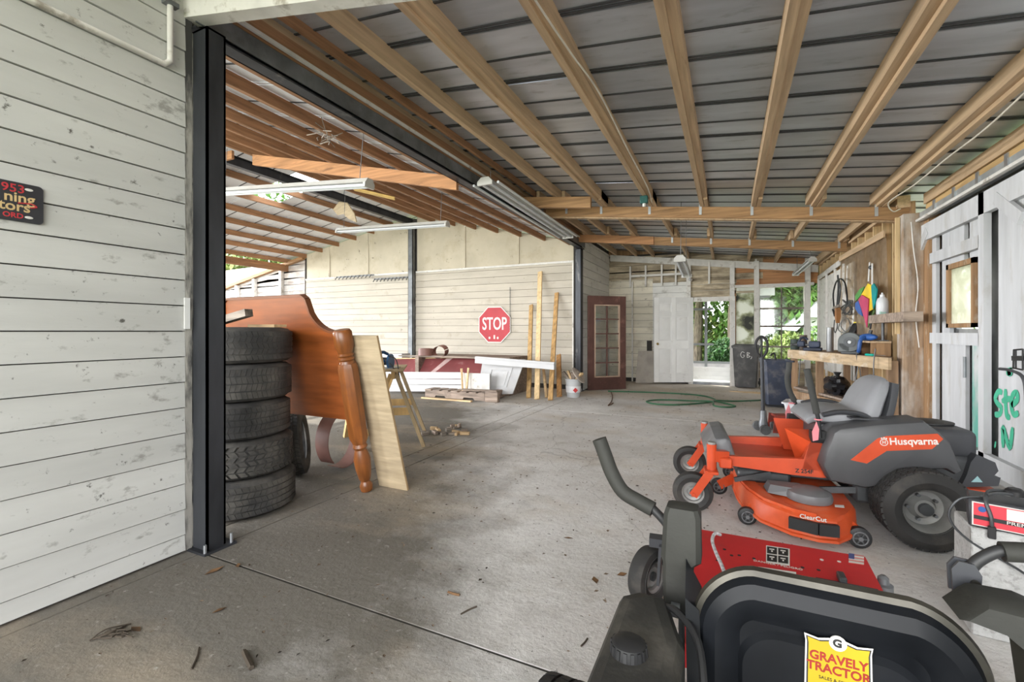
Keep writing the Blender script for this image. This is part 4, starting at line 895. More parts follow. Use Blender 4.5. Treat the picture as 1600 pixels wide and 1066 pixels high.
for k in range(5): MB().bar((0.02 * k - 0.04, 0.0, 0.3), (-0.22 + 0.11 * k, 0.05 - 0.05 * k, 0.48 + 0.03 * (k % 2)), 0.06, 0.04).build('scrap_piece', (greywood, sawn, pgrey)[k % 3], bk)
lid = MB().lathe([(0.18, 0), (0.185, 0.02), (0.10, 0.06), (0.001, 0.07)], 20, Tm(0.10, -0.02, 0.42) @ Rm('Y', 0.9)).build('scrap_pan', mk('rust_pan', (0.42, 0.36, 0.31), 0.6, var=0.3), bk)
# ---- stop sign
sp_ = ony(772.5, 507.5, HY - 0.05); ss = thing('stop_sign', 'red octagonal stop sign on the cream hall wall', 'sign', (sp_.x, HY - 0.045, sp_.z))
wid = (ony(797, 507, HY - 0.05).x - ony(747.5, 507, HY - 0.05).x) / 2
def octo(r): return [(r / math.cos(PI / 8) * math.cos(PI / 8 + k * PI / 4), r / math.cos(PI / 8) * math.sin(PI / 8 + k * PI / 4)) for k in range(8)]
FACE = Rm('X', PI / 2)
redp = mk('sign_red', (0.40, 0.010, 0.02), 0.4, var=0.08, dirt=(0.6, 0.25, 0.25), dthr=0.72, dmax=0.5); signw = mk('sign_white', (0.68, 0.66, 0.62), 0.45, var=0.05)
MB().prism(octo(wid), 0, 0.006, FACE).build('border', signw, ss); MB().prism(octo(wid - 0.018), 0.0062, 0.008, FACE).build('face', redp, ss)
text('STOP', wid * 0.98, signw, parent=ss, M=Tm(0, -0.0095, 0.01) @ FACE, sx=0.66, bold=0.006)
for k, (dx, sh_) in enumerate(((-0.13, 0), (0.0, 1), (0.09, 2))):
    if sh_ == 1: MB().box(dx - 0.02, dx - 0.003, -0.0095, -0.0082, -wid * 0.8, -wid * 0.58).box(dx + 0.003, dx + 0.02, -0.0095, -0.0082, -wid * 0.8, -wid * 0.58).build('sticker', signw, ss)
    else: MB().prism([(0.025 * math.cos(a), 0.03 * math.sin(a)) for a in [i * PI / 4 for i in range(8)]], 0.008, 0.0095, FACE @ Tm(dx, -wid * 0.74, 0)).build('sticker', signw, ss)
# chain / strap hanging beside it, a hook rack on the wall
cx = ony(797, 450, HY - 0.05)
ch_ = thing('hanging_chain', 'thin chain hanging on the wall beside the stop sign', 'chain', (cx.x, HY - 0.05, cx.z))
for i in range(34): MB().tube(arc((0, 0, -0.03 * i), 0.016, 0, 2 * PI * 0.9, 6, 'xz' if i % 2 else 'yz'), 0.0035, 4, closed=True).build('link', steel_grey, ch_)
for k, (a, b, y_) in enumerate(((525, 584, 433), (584, 641, 436))):
    p0, p1 = ony(a, y_, HY - 0.07), ony(b, y_, HY - 0.07)
    hr = thing('hook_rack', ('left length of angled metal hooks under the gable panels', 'right length of angled metal hooks beside the middle steel post')[k], 'hook rack', (p0.x, HY - 0.07, p0.z))
    MB().box(0, p1.x - p0.x, 0.0, 0.02, -0.03, 0.01).build('rail', steel_grey, hr)
    n = 10
    for i in range(n):
        x = (i + 0.3) * (p1.x - p0.x) / n; MB().bar((x, 0, 0), (x + 0.07, -0.14, -0.10), 0.02, 0.012).build('hook', steel_grey, hr)
# ---- fluorescent fixtures
def fixture(label, p0, p1, w=0.11, hang=None, nt=2, end=None):
    t = thing('strip_light', label, 'light', p0, 0, 'strip lights'); d = V(p1) - V(p0); Ln = d.length
    t.rotation_mode = 'QUATERNION'; t.rotation_quaternion = d.to_track_quat('X', 'Z')
    MB().add([(0, -w / 2, 0.0), (0, w / 2, 0.0), (0, w * 0.25, 0.05), (0, -w * 0.25, 0.05), (Ln, -w / 2, 0.0), (Ln, w / 2, 0.0), (Ln, w * 0.25, 0.05), (Ln, -w * 0.25, 0.05)], [(0, 1, 2, 3), (7, 6, 5, 4), (0, 4, 5, 1), (1, 5, 6, 2), (2, 6, 7, 3), (3, 7, 4, 0)]).build('housing', lampwhite, t)
    for i in range(nt):
        yy = (i - (nt - 1) / 2) * w * 0.55; MB().cyl((0.03, yy, -0.022), (Ln - 0.03, yy, -0.022), 0.016, seg=8).build('tube', tube_m, t)
    for x in (0.0, Ln - 0.03): MB().box(x, x + 0.03, -w / 2, w / 2, -0.045, 0.0).build('end_cap', lampwhite, t)
    if hang:
        for x in (0.15, Ln - 0.15): MB().cyl((x, 0, 0.05), (x, 0, 0.05 + hang), 0.004, seg=5).build('hanger_wire', steel_grey, t)
    return t
fixture('long strip light hanging across the hall nearest the steel post', ony(340, 301, 3.7), ony(578, 287, 3.55), 0.13, 0.5)
fixture('strip light hanging across the hall before the gable wall', ony(528, 361, 6.3), ony(700, 350, 6.25), 0.13, 0.6)
fixture('long white strip light under the roof beside the door track', onx(757, 283, -2.62), onx(888, 369, -2.62), 0.20, 0.12, 4)
fixture('strip light hanging lengthwise before the far wall', onx(1062, 404, -0.62), onx(1073, 430, -0.62), 0.16, 0.84)
fixture('strip light hanging under the roof at the far right corner', ony(1270, 405, 9.9), ony(1243, 428, 11.2), 0.13, 0.3)
ya, yb = ony(553, 288, 6.2), ony(617, 312, 6.6)
ya.z = zr(ya.x) - 0.16; yb.z = zr(yb.x) - 0.16
tag(MB().bar(ya, yb, 0.12, 0.03).build('loose_board', mk('sunlit_yellow_pine', (0.70, 0.48, 0.16), 0.7, var=0.15)), 'sunlit yellow pine board laid under the hall purlins', 'board')  # sunlight on this board is put into its bright yellow
# ceiling board hanging loose below the roof opening
bo = thing('hanging_board', 'sunlit plywood scrap hanging from the hall roof', 'board', ony(540, 330, 7.2))
MB().prism([(-0.42, 0.12), (-0.05, 0.22), (0.22, 0.14), (0.30, -0.1), (0.24, -0.28), (0.0, -0.16), (-0.1, -0.04), (-0.35, -0.02)], 0, 0.02, Rm('Z', -0.3) @ Rm('X', PI / 2 + 0.5)).build('sheet', ply, bo)
MB().cyl((-0.1, 0.0, 0.15), (-0.1, 0.1, 0.62), 0.006, seg=5).build('strap', steel_grey, bo)
# ================================================================== far end of the lean-to and the workbench
def glazed_door():
    p0, p1 = onz(919, 611), onz(978, 608.5)
    dv = p1 - p0; w = math.hypot(dv.x, dv.y); h = 2.04
    t = thing('glazed_door', 'brown ten pane glazed door standing before the white board wall', 'door', (p0.x, p0.y, 0.012), math.atan2(dv.y, dv.x))
    br = mk('door_brown', (0.10, 0.047, 0.038), 0.5, var=0.18, vs=3, dirt=(0.3, 0.16, 0.12), dthr=0.64, dmax=0.5); s = 0.04
    a, b, c, d = 0.15, w - 0.15, 0.27, h - 0.19
    MB().box(0, a, 0, s, 0, h).build('stile', br, t); MB().box(b, w, 0, s, 0, h).build('stile', br, t)
    MB().box(a, b, 0, s, 0, c).build('rail', br, t); MB().box(a, b, 0, s, d, h).build('rail', br, t)
    q = MB()
    for (e, f, g, k) in ((a, a + 0.025, c, d), (b - 0.025, b, c, d), (a, b, c, c + 0.025), (a, b, d - 0.025, d)): q.box(e, f, -0.008, s + 0.008, g, k)
    q.build('glazing_bead', mk('bead_tan', (0.42, 0.30, 0.22), 0.6), t)
    m = (a + b) / 2; MB().box(m - 0.013, m + 0.013, 0.002, s - 0.002, c, d).build('muntin', br, t)
    zz = [c + (d - c) * i / 5 for i in range(6)]
    for z in zz[1:-1]: MB().box(a, b, 0.003, s - 0.003, z - 0.013, z + 0.013).build('muntin', br, t)
    gl = glass('dusty_glass', (0.93, 0.94, 0.93), 0.07)
    for i in range(5):
        for e, f in ((a + 0.02, m - 0.012), (m + 0.012, b - 0.02)): MB().box(e, f, 0.018, 0.022, zz[i] + 0.01, zz[i + 1] - 0.01).build('pane', gl, t)
    for z in (0.25, 1.0, 1.8): MB().cyl((w + 0.004, 0.02, z), (w + 0.004, 0.02, z + 0.09), 0.007, seg=6).build('hinge', steel_grey, t)
glazed_door()
t, A = slab('plywood_sheet', 'grey square plywood sheet leaning on the far wall beside the white door', 'board', ((993, 598.5), (1021, 598.5), (1021, 549), (995, 549)), 11.55, 0.02, mk('grey_ply', (0.42, 0.38, 0.33), 0.85, var=0.15, vs=4, dirt=(0.25, 0.21, 0.17), dthr=0.6, dmax=0.5), dy=0.2)
cbx = ony(1017, 540, BY - 0.06)
MB().box(cbx.x - 0.1, cbx.x + 0.02, BY - 0.06, BY - 0.02, cbx.z - 0.28, cbx.z + 0.12).build('hatch', dark_back, wk)
pipe = ony(988, 480, BY - 0.1)
MB().cyl((pipe.x, BY - 0.1, 0.0), (pipe.x, BY - 0.1, 2.55), 0.018, seg=8).build('pipe', white_wood, wk)
bl_ = ony(1078, 437, BY - 0.15); q = thing('bulb_lamp', 'bare bulb on a white holder above the far doorway', 'lamp', (bl_.x, BY - 0.1, bl_.z))
MB().lathe([(0.05, 0), (0.05, 0.02), (0.03, 0.05)], 14, Rm('X', PI / 2)).build('holder', white_paint, q); MB().sphere((0, -0.09, 0), (0.035, 0.045, 0.035)).build('bulb', tube_m, q)
# wheeled bins
binm = mk('bin_grey', (0.085, 0.085, 0.085), 0.6, var=0.2, vs=4, dirt=(0.25, 0.24, 0.22), dthr=0.6, dmax=0.5)
def taper(w0, d0, w1, d1, h, r=0.03):
    R_ = lambda w, d, z: [(x, y, z) for x, y in ((-w + r, -d), (w - r, -d), (w, -d + r), (w, d - r), (w - r, d), (-w + r, d), (-w, d - r), (-w, -d + r))]
    return R_
def wheelie(name, label, loc, rz, h, wb, wt, m, body_only=False):
    t = thing(name, label, 'bin', loc, rz); R_ = taper(0, 0, 0, 0, 0)
    MB().loft([R_(wb / 2, wb / 2, 0.02), R_(wt / 2, wt / 2, h - 0.03), R_(wt / 2 + 0.02, wt / 2 + 0.02, h - 0.03), R_(wt / 2 + 0.02, wt / 2 + 0.02, h)] + ([R_(wt / 2 - 0.015, wt / 2 - 0.015, h), R_(wb / 2 - 0.015, wb / 2 - 0.015, 0.05)] if body_only else [])).build('body', m, t)
    return t
p = onz(1166, 607)
wbn = wheelie('wheeled_bin', 'dark wheeled bin with painted GB letters by the doorway', (p.x, p.y + 0.26, 0), -0.05, 0.93, 0.44, 0.53, binm)
MB().loft([[(-0.29, -0.29, 0.93), (0.29, -0.29, 0.93), (0.29, 0.29, 0.93), (-0.29, 0.29, 0.93)], [(-0.29, -0.29, 0.955), (0.29, -0.29, 0.955), (0.29, 0.29, 0.955), (-0.29, 0.29, 0.955)], [(-0.22, -0.22, 0.985), (0.22, -0.22, 0.985), (0.22, 0.22, 0.985), (-0.22, 0.22, 0.985)]]).build('lid', binm, wbn)
for s_ in (-1, 1): MB().cyl((s_ * 0.25, 0.2, 0.1), (s_ * 0.29, 0.2, 0.1), 0.1, seg=20).build('wheel', blackp, wbn)
chalk = mk('chalk_white', (0.7, 0.7, 0.68), 0.8)
def pen(par, pts, r, name='lettering'):
    MB().tube(smooth_path([V(q_) for q_ in pts], 4), r, 5).build(name, chalk, par)
f_ = lambda x, z: V((x, -0.262 - 0.0 + (0.75 - z) * 0.048 - 0.002, z))
pen(wbn, [f_(-0.02, 0.80), f_(-0.07, 0.82), f_(-0.10, 0.75), f_(-0.07, 0.69), f_(-0.03, 0.71), f_(-0.03, 0.745), f_(-0.05, 0.745)], 0.007)
pen(wbn, [f_(0.03, 0.69), f_(0.03, 0.81)], 0.007); pen(wbn, [f_(0.03, 0.81), f_(0.08, 0.79), f_(0.035, 0.75), f_(0.09, 0.72), f_(0.03, 0.69)], 0.007)
pen(wbn, [f_(0.12, 0.72), f_(0.12, 0.69), f_(0.10, 0.66)], 0.006)
p = onz(1215, 638)
b2 = wheelie('open_bin', 'navy blue open bin standing before the far window', (p.x, p.y + 0.2, 0), 0.1, 0.80, 0.34, 0.43, mk('bin_navy', (0.035, 0.045, 0.075), 0.5, var=0.2, dirt=(0.12, 0.12, 0.13), dthr=0.6), True)
MB().tube(smooth_path([(0, 0, 0.4), (-0.02, 0, 0.86), (-0.06, 0, 0.90), (-0.09, 0, 0.86)]), 0.015, 6).build('stick', blackp, b2)
MB().box(-0.2, 0.2, -0.2, 0.2, 0.03, 0.05).build('bottom', blackp, b2)
tag(MB().prism([(0, 0), (0.55, -0.15), (1.0, 0.0), (0.45, 0.12)], 0.001, 0.012, Tm(onz(1140, 612))).build('flat_board', sawn), 'flat pale board on the floor before the wheeled bin', 'board')
# floor jack
p = onz(1190, 676)
jk = thing('floor_jack', 'red floor jack with a tall dark looped handle', 'jack', (p.x, p.y, 0), 0.25)
redj = mk('jack_red', (0.36, 0.05, 0.03), 0.5, var=0.3, dirt=(0.10, 0.06, 0.05), dthr=0.58, dmax=0.7)
for s_ in (-0.1, 0.1): MB().prism([(0.1, 0.02), (0.75, 0.02), (0.78, 0.14), (0.4, 0.2), (0.12, 0.24)], s_, s_ + 0.012, XZ @ Tm(0, 0, 0)).build('side_plate', redj, jk)
MB().cbox(0.12, 0.36, -0.07, 0.09, 0.04, 0.13, 0.015).build('pump_body', steel_grey, jk)
MB().lathe([(0.0, 0), (0.05, 0), (0.055, 0.05), (0.04, 0.12), (0.035, 0.22)], 14, Tm(0.02, 0, 0.06)).build('handle_socket', steel_grey, jk)
for x, y_, r in ((0.0, -0.13, 0.06), (0.0, 0.14, 0.06), (0.70, -0.13, 0.075), (0.70, 0.14, 0.075)): MB().cyl((x, y_ - 0.025, r), (x, y_ + 0.025, r), r, seg=20).build('caster', steel_grey, jk)
MB().cbox(0.14, 0.30, -0.098, 0.098, 0.205, 0.235, 0.008).build('red_cap', redj, jk)
MB().cyl((0.02, 0, 0.2), (0.0, 0, 0.95), 0.022, seg=10).build('handle', steel_dark, jk)
lp = [(0.0, 0, 0.93), (0.0, 0.055, 1.03), (0.0, 0.06, 1.15), (0.0, 0.0, 1.215), (0.0, -0.06, 1.15), (0.0, -0.055, 1.03), (0.0, 0, 0.93)]
MB().tube(smooth_path(lp, 5), 0.016, 8, M=Rm('Z', PI / 2 - 0.25 - 0.0)).build('handle_loop', blackp, jk)
MB().cyl((0, 0, 0.95), (0, 0, 1.2), 0.014, seg=8).build('inner_bar', blackp, jk)
# garden hose
hosem = mk('hose_green', (0.035, 0.12, 0.06), 0.4, var=0.2)
hp_ = [(950, 611.5), (1010, 613), (1065, 615.5), (1100, 619), (1118, 625), (1105, 629), (1060, 632.5), (1025, 631.5), (1010, 627.5), (1030, 625), (1080, 626.5), (1112, 629.5), (1116, 634), (1135, 636.5), (1149, 635), (1140, 632), (1118, 628), (1150, 627), (1198, 625)]
P = [onz(a, b, 0.014) for a, b in hp_]
for i, q_ in enumerate(P):
    if i in (11, 16): q_.z = 0.036
tag(MB().tube(smooth_path(P, 6), 0.014, 8).build('garden_hose', hosem), 'green garden hose looped on the floor before the white door', 'hose')
tag(MB().tube(smooth_path([onz(a, b, 0.008) for a, b in ((955, 613), (957, 620), (955, 628), (950, 634), (958, 630))], 5), 0.008, 6).build('bent_wire', mk('rust_wire', (0.14, 0.08, 0.05), 0.7)), 'short bent rusty wire on the floor below the glazed door', 'wire')
# ---- workbench
BZ = 0.98
wbk = thing('workbench', 'rough timber workbench along the right wall, cluttered with tools', 'workbench', (0.91, 8.85, 0))
benchm = mk('bench_front', (0.50, 0.37, 0.23), 0.8, var=0.2, vs=3, st=(3, 1.2, 9), dirt=(0.70, 0.66, 0.58), dthr=0.60, dsoft=0.1, dsc=4, dmax=0.7)
bt = mk('bench_top', (0.36, 0.26, 0.17), 0.85, var=0.3, vs=3, dirt=(0.13, 0.10, 0.07), dthr=0.56, dmax=0.6)
fc0, fc1 = V((0.91, 8.85, 0)), V((1.66, 6.52, 0)); wall0, wall1 = V((RX1 - 0.05, 8.85, 0)), V((RX1 - 0.05, 6.75, 0))
for i in range(4):
    u0, u1 = i / 4, (i + 1) / 4 - 0.012
    f2 = lambda a, b, u: a * (1 - u) + b * u
    lo, hi = V((0, 0, BZ - 0.035)), V((0, 0, BZ))
    MB().hexa([f2(fc0, wall0, u0) + lo, f2(fc1, wall1, u0) + lo, f2(fc1, wall1, u1) + lo, f2(fc0, wall0, u1) + lo, f2(fc0, wall0, u0) + hi, f2(fc1, wall1, u0) + hi, f2(fc1, wall1, u1) + hi, f2(fc0, wall0, u1) + hi]).build('top_plank', bt, wbk, world=True)
MB().bar(fc0 + V((0.0, 0, BZ - 0.07)), fc1 + V((0, 0, BZ - 0.07)), 0.035, 0.135).build('front_board', benchm, wbk, world=True)
brl = mk('bench_leg', (0.30, 0.19, 0.11), 0.85, var=0.25, vs=3, st=(6, 6, 0.6), dirt=(0.5, 0.44, 0.36), dthr=0.64, dmax=0.6)
for u in (0.02, 0.34, 0.97):
    c = f2(fc0, fc1, u) + V((0.06, 0, 0)); MB().box(c.x - 0.045, c.x + 0.045, c.y - 0.045, c.y + 0.045, 0, BZ - 0.036).build('leg', brl, wbk, world=True)
for u in (0.02, 0.5):
    c = f2(wall0, wall1, u); MB().box(c.x - 0.09, c.x - 0.01, c.y - 0.04, c.y + 0.04, 0, BZ - 0.036).build('leg', brl, wbk, world=True)
for i in range(3):
    a, b = f2(fc0, wall0, 0.15 + i * 0.28) + V((0, 0, 0.36)), f2(fc1, wall1, 0.15 + i * 0.28) + V((0, 0.25, 0.36)); MB().bar(a, b, 0.18, 0.03).build('shelf_plank', pgrey, wbk, world=True)
MB().bar(fc0 + V((0.05, -0.3, 0.27)), fc1 + V((0.05, 0.25, 0.27)), 0.03, 0.12).build('shelf_board', brl, wbk, world=True)
def bp(px, py, dz=0.0): 
    v = onz(px, py, BZ); v.z = BZ + dz; return v
metal = mk('worn_metal', (0.42, 0.43, 0.44), 0.35, 0.8, var=0.15); gunm = mk('gunmetal', (0.09, 0.095, 0.10), 0.45, 0.5, var=0.2)
def can(name, label, px, py, r, h, m, cat='can', z=0.0):
    c = bp(px, py); t = thing(name, label, cat, (c.x, c.y, BZ + z))
    MB().lathe([(r * 0.92, 0), (r, 0.01), (r, h - 0.006), (r * 1.03, h), (r * 0.93, h), (r * 0.92, 0.012)], 20, closed=True).build('wall', m, t); MB().cyl((0, 0, 0.006), (0, 0, 0.012), r * 0.95, seg=20).build('base', m, t)
    return t
mg = can('tin_can', 'dark green tin can at the far end of the workbench', 1243, 546.0, 0.075, 0.17, mk('can_green', (0.06, 0.08, 0.07), 0.5, var=0.2))
can('tin_can', 'tall brown tin can behind the green can on the workbench', 1255, 546.6, 0.055, 0.24, mk('can_brown', (0.12, 0.09, 0.07), 0.5, var=0.2))
can('steel_cylinder', 'bright steel cylinder standing before the grinder', 1297, 549.5, 0.045, 0.36, metal, 'cylinder')
vm = mk('vise_navy', (0.03, 0.04, 0.07), 0.5, var=0.3)
c = bp(1270, 548.2)
vs_ = thing('bench_vise', 'dark bench vise on the workbench between cans and steel cylinder', 'vise', (c.x, c.y, BZ), -0.25)
MB().cbox(-0.12, 0.12, -0.08, 0.08, 0, 0.05, 0.01).build('foot', vm, vs_); MB().cbox(-0.05, 0.10, -0.06, 0.06, 0.05, 0.15, 0.015).build('fixed_jaw', vm, vs_)
MB().cbox(-0.20, -0.10, -0.06, 0.06, 0.06, 0.15, 0.015).build('sliding_jaw', vm, vs_); MB().cyl((-0.3, 0, 0.09), (0.05, 0, 0.09), 0.02, seg=10).build('screw', steel_grey, vs_)
MB().cyl((-0.28, -0.09, 0.09), (-0.28, 0.09, 0.09), 0.008, seg=6).build('bar', steel_grey, vs_); MB().tube(arc((-0.12, 0, 0.15), 0.055, 0.3, 3.6, 8), 0.016, 8).build('hook', vm, vs_)
c = bp(1330, 553.5)
gr = thing('bench_grinder', 'grey bench grinder with round wheel guard on the workbench', 'power tool', (c.x, c.y, BZ), -0.35)
grm = mk('grinder_grey', (0.11, 0.12, 0.12), 0.4, 0.3, var=0.12)
MB().cbox(-0.10, 0.10, -0.09, 0.09, 0, 0.05, 0.01).build('base', gunm, gr)
MB().cyl((0, -0.02, 0.16), (0, 0.22, 0.16), 0.075, seg=24).build('motor', gunm, gr)
MB().lathe([(0.03, -0.035), (0.12, -0.035), (0.13, -0.025), (0.13, 0.025), (0.12, 0.035), (0.03, 0.035)], 32, Tm(0, -0.07, 0.16) @ Rm('X', PI / 2)).build('wheel_guard', grm, gr)
MB().cbox(-0.13, 0.0, -0.105, -0.035, 0.03, 0.15, 0.008).build('guard_skirt', grm, gr)
MB().lathe([(0.03, 0.0), (0.065, 0.0), (0.065, 0.012), (0.03, 0.012)], 24, Tm(0, -0.107, 0.16) @ Rm('X', PI / 2), closed=True).build('guard_ring', gunm, gr); MB().cyl((0, -0.13, 0.16), (0, -0.10, 0.16), 0.02, seg=12).build('arbor_nut', metal, gr)
MB().lathe([(0.03, -0.03), (0.11, -0.03), (0.11, 0.03), (0.03, 0.03)], 24, Tm(0, 0.27, 0.16) @ Rm('X', PI / 2)).build('wheel_guard', grm, gr)
c = bp(1338, 549.0)
tb = thing('tool_case', 'black tool case with a yellow lid edge tilted behind the grinder', 'case', (c.x + 0.06, c.y + 0.1, BZ + 0.16), 0.5); tb.rotation_euler = (0, 0.45, 0.35)
MB().cbox(-0.17, 0.17, -0.07, 0.07, 0, 0.22, 0.012).build('body', blackp, tb); MB().cbox(-0.16, 0.0, -0.075, 0.075, 0.22, 0.245, 0.006).build('lid_strip', mk('yellow_plastic', (0.75, 0.6, 0.05), 0.45), tb)
MB().box(0.02, 0.14, -0.073, -0.07, 0.05, 0.15).build('label_patch', mk('label_pale', (0.6, 0.58, 0.55), 0.6), tb)
MB().cbox(-0.20, 0.2, -0.09, 0.10, -0.16, -0.02, 0.01, M=Rm('Y', -0.45)).build('support_box', brl, tb)
c = bp(1352, 556.5)
sd = thing('screwdriver', 'green handled screwdriver on the near part of the workbench', 'screwdriver', (c.x, c.y, BZ + 0.018), -1.0)
MB().lathe([(0.01, 0), (0.017, 0.02), (0.014, 0.06), (0.017, 0.10), (0.008, 0.115)], 12, Rm('Y', PI / 2)).build('handle', mk('teal_handle', (0.0, 0.32, 0.24), 0.35), sd); MB().cyl((0.11, 0, 0), (0.26, 0, 0), 0.004, seg=6).build('shank', metal, sd)
sx_ = thing('bench_shelf', 'small open wooden shelf box at the near end of the workbench', 'shelf', (1.70, 6.84, BZ))
for y_ in (0.0, 0.62): MB().box(-0.14, 0.05, y_, y_ + 0.025, 0, 0.16).build('side', brown_z, sx_)
MB().box(-0.16, 0.05, -0.03, 0.67, 0.161, 0.182).build('top', pine_y, sx_); MB().box(0.03, 0.048, 0.025, 0.62, 0.0, 0.16).build('back', brown_z, sx_)
bl2 = mk('clamp_blue', (0.03, 0.10, 0.33), 0.45)
cl = thing('blue_clamp', 'blue tool draped over the small wooden shelf', 'clamp', (1.60, 7.0, BZ + 0.184), 0.3)
MB().sphere((0, 0.06, 0.045), (0.05, 0.17, 0.045), 14, 8).build('body', bl2, cl); MB().tube(smooth_path([(-0.05, 0.05, 0.05), (-0.10, 0.04, 0.0), (-0.11, 0.05, -0.10), (-0.10, 0.08, -0.14)]), 0.022, 8).build('tail', bl2, cl); MB().cyl((0.0, 0.04, 0.06), (0.02, 0.04, 0.13), 0.02, seg=10).build('knob', gunm, cl)
ds = thing('drill_stand', 'small drill stand with pale green head on the wooden shelf', 'drill stand', (1.68, 6.86, BZ + 0.183), 0.0)
MB().box(-0.05, 0.05, -0.03, 0.10, 0, 0.012).build('base', gunm, ds); MB().cyl((0.0, 0.0, 0.01), (0, 0, 0.36), 0.016, seg=10).build('column', gunm, ds)
MB().cbox(-0.04, 0.03, -0.035, 0.035, 0.24, 0.36, 0.01).build('head', mk('drill_green', (0.35, 0.52, 0.45), 0.5), ds); MB().tube(smooth_path([(-0.03, 0.02, 0.3), (-0.06, 0.12, 0.30), (-0.06, 0.22, 0.24), (-0.06, 0.28, 0.15)]), 0.010, 6).build('arm', gunm, ds)
# things on the bench wall
def wp(px, py, d=0.06): return onx(px, py, RX1 - d)
# wall shelf with bottle
a, b = wp(1357, 489, 0.19), wp(1412, 487, 0.19)
wsf = thing('wall_shelf', 'short rough shelf board fixed to the studs above the workbench', 'shelf', (RX1 - 0.05, b.y, b.z))
MB().box(-0.14, 0.015, 0, a.y - b.y, -0.10, 0.0).build('face_board', pgrey, wsf)
c = wp(1377, 483, 0.13)
bo_ = thing('spray_bottle', 'white plastic bottle on the wall shelf', 'bottle', (RX1 - 0.12, c.y, b.z + 0.001))
MB().lathe([(0.055, 0), (0.06, 0.01), (0.06, 0.15), (0.05, 0.19), (0.025, 0.215), (0.025, 0.24), (0.012, 0.245), (0.01, 0.265)], 18).build('bottle', tube_m, bo_)
# rainbow windsock / folded kite
def poly(name, pts, m, par, d):
    P = [wp(x, y_, d + 0.0) for x, y_ in pts]
    Q = [p_ + V((0.012, 0, 0)) for p_ in P]
    n = len(P); MB().add(P + Q, [tuple(range(n)), tuple(range(n, 2 * n))[::-1]] + [(i, (i + 1) % n, n + (i + 1) % n, n + i) for i in range(n)]).build(name, m, par, world=True)
c = wp(1360, 420, 0.08)
kt = thing('folded_kite', 'folded rainbow kite hanging on the plastic sheeted wall', 'kite', c)
fab = lambda n, c_: mk(n, c_, 0.6, var=0.15)
poly('yellow_panel', [(1356, 443), (1362, 446), (1363, 484), (1357, 487), (1348, 470), (1345, 462)], fab('fab_yellow', (0.80, 0.56, 0.03)), kt, 0.12)
poly('magenta_panel', [(1341, 468), (1346, 461), (1356, 467), (1355, 490), (1354, 512), (1351, 500)], fab('fab_magenta', (0.50, 0.05, 0.13)), kt, 0.14)
poly('teal_panel', [(1361, 447), (1365, 443), (1370, 452), (1367, 474), (1364, 483), (1362, 465)], fab('fab_teal', (0.0, 0.30, 0.30)), kt, 0.13)
poly('green_panel', [(1336, 462), (1343, 452), (1350, 448), (1345, 461), (1341, 466), (1337, 470)], fab('fab_green', (0.10, 0.35, 0.08)), kt, 0.10)
poly('blue_panel', [(1336, 474), (1341, 470), (1345, 482), (1347, 494), (1341, 490), (1336, 482)], fab('fab_blue', (0.04, 0.12, 0.40)), kt, 0.10)
poly('dark_panel', [(1363, 484), (1368, 474), (1369, 460), (1366, 486), (1356, 512), (1355, 490)], fab('fab_dark', (0.12, 0.20, 0.07)), kt, 0.09)
MB().tube([wp(1359, 410, 0.08), wp(1357, 440, 0.10)], 0.010, 6).tube([wp(1363, 412, 0.08), wp(1363, 445, 0.10)], 0.010, 6).build('handle_loop', white_paint, kt, world=True)
MB().sphere(wp(1361, 418, 0.07), 0.03).build('hook', gunm, kt, world=True)
# hoops of cable and belts on a nail, brown holster, tangled cord
def hang_loop(name, label, cat, pts, r, m, d=0.10):
    return tag(MB().tube(smooth_path([wp(x, y_, d) for x, y_ in pts], 6), r, 6).build(name, m), label, cat)
hang_loop('cable_loop', 'wide black cable loop hanging beside the plastic sheet', 'cable', [(1303, 480), (1302, 460), (1306, 442), (1313, 436), (1320, 442), (1323, 458), (1324, 476)], 0.013, blackp, 0.12)
hang_loop('belt_loop', 'second dark belt hanging inside the cable loop', 'belt', [(1309, 430), (1310, 445), (1309, 465), (1308, 480), (1311, 470), (1313, 450), (1310, 436)], 0.014, gunm, 0.10)
hang_loop('drive_belt', 'long drive belt hanging below the brown holster', 'belt', [(1304, 500), (1303, 512), (1305, 520), (1308, 512), (1308, 500)], 0.008, gunm, 0.12)
c = wp(1309, 490, 0.14); ho = thing('leather_holster', 'brown leather tool holster hanging over the steel cylinder', 'holster', c)
MB().loft([[(x * 0.10, y_ * 0.16, 0.10) for x, y_ in ((-.3, -.5), (.3, -.5), (.3, .5), (-.3, .5))], [(x * 0.10, y_ * 0.15, -0.05) for x, y_ in ((-.3, -.5), (.3, -.5), (.3, .5), (-.3, .5))], [(x * 0.08, y_ * 0.06, -0.16) for x, y_ in ((-.3, -.5), (.3, -.5), (.3, .5), (-.3, .5))]]).build('pouch', mk('leather', (0.30, 0.13, 0.04), 0.6, var=0.2), ho)
MB().bar((-0.02, -0.24, 0.12), (-0.02, 0.22, 0.10), 0.03, 0.04).build('belt', mk('belt_grey', (0.20, 0.17, 0.14), 0.7), ho); MB().bar((-0.03, 0.22, 0.08), (-0.03, 0.06, -0.04), 0.03, 0.02).build('strap', gunm, ho)
rng = random.Random(3); pts = [(1324 + 10 * math.cos(i * 1.9) * rng.uniform(.5, 1), 482 + 14 * math.sin(i * 1.3) * rng.uniform(.5, 1) - (i % 3)) for i in range(16)]
hang_loop('tangled_cord', 'tangle of dark cords hanging on the wall above the tool case', 'cord', pts, 0.009, gunm, 0.11)
hang_loop('grey_cord', 'grey cord bundle hanging under the tangled cords', 'cord', [(1312, 505), (1310, 515), (1318, 520), (1328, 512), (1326, 500), (1318, 498), (1314, 510), (1322, 518), (1331, 505)], 0.010, metal, 0.09)
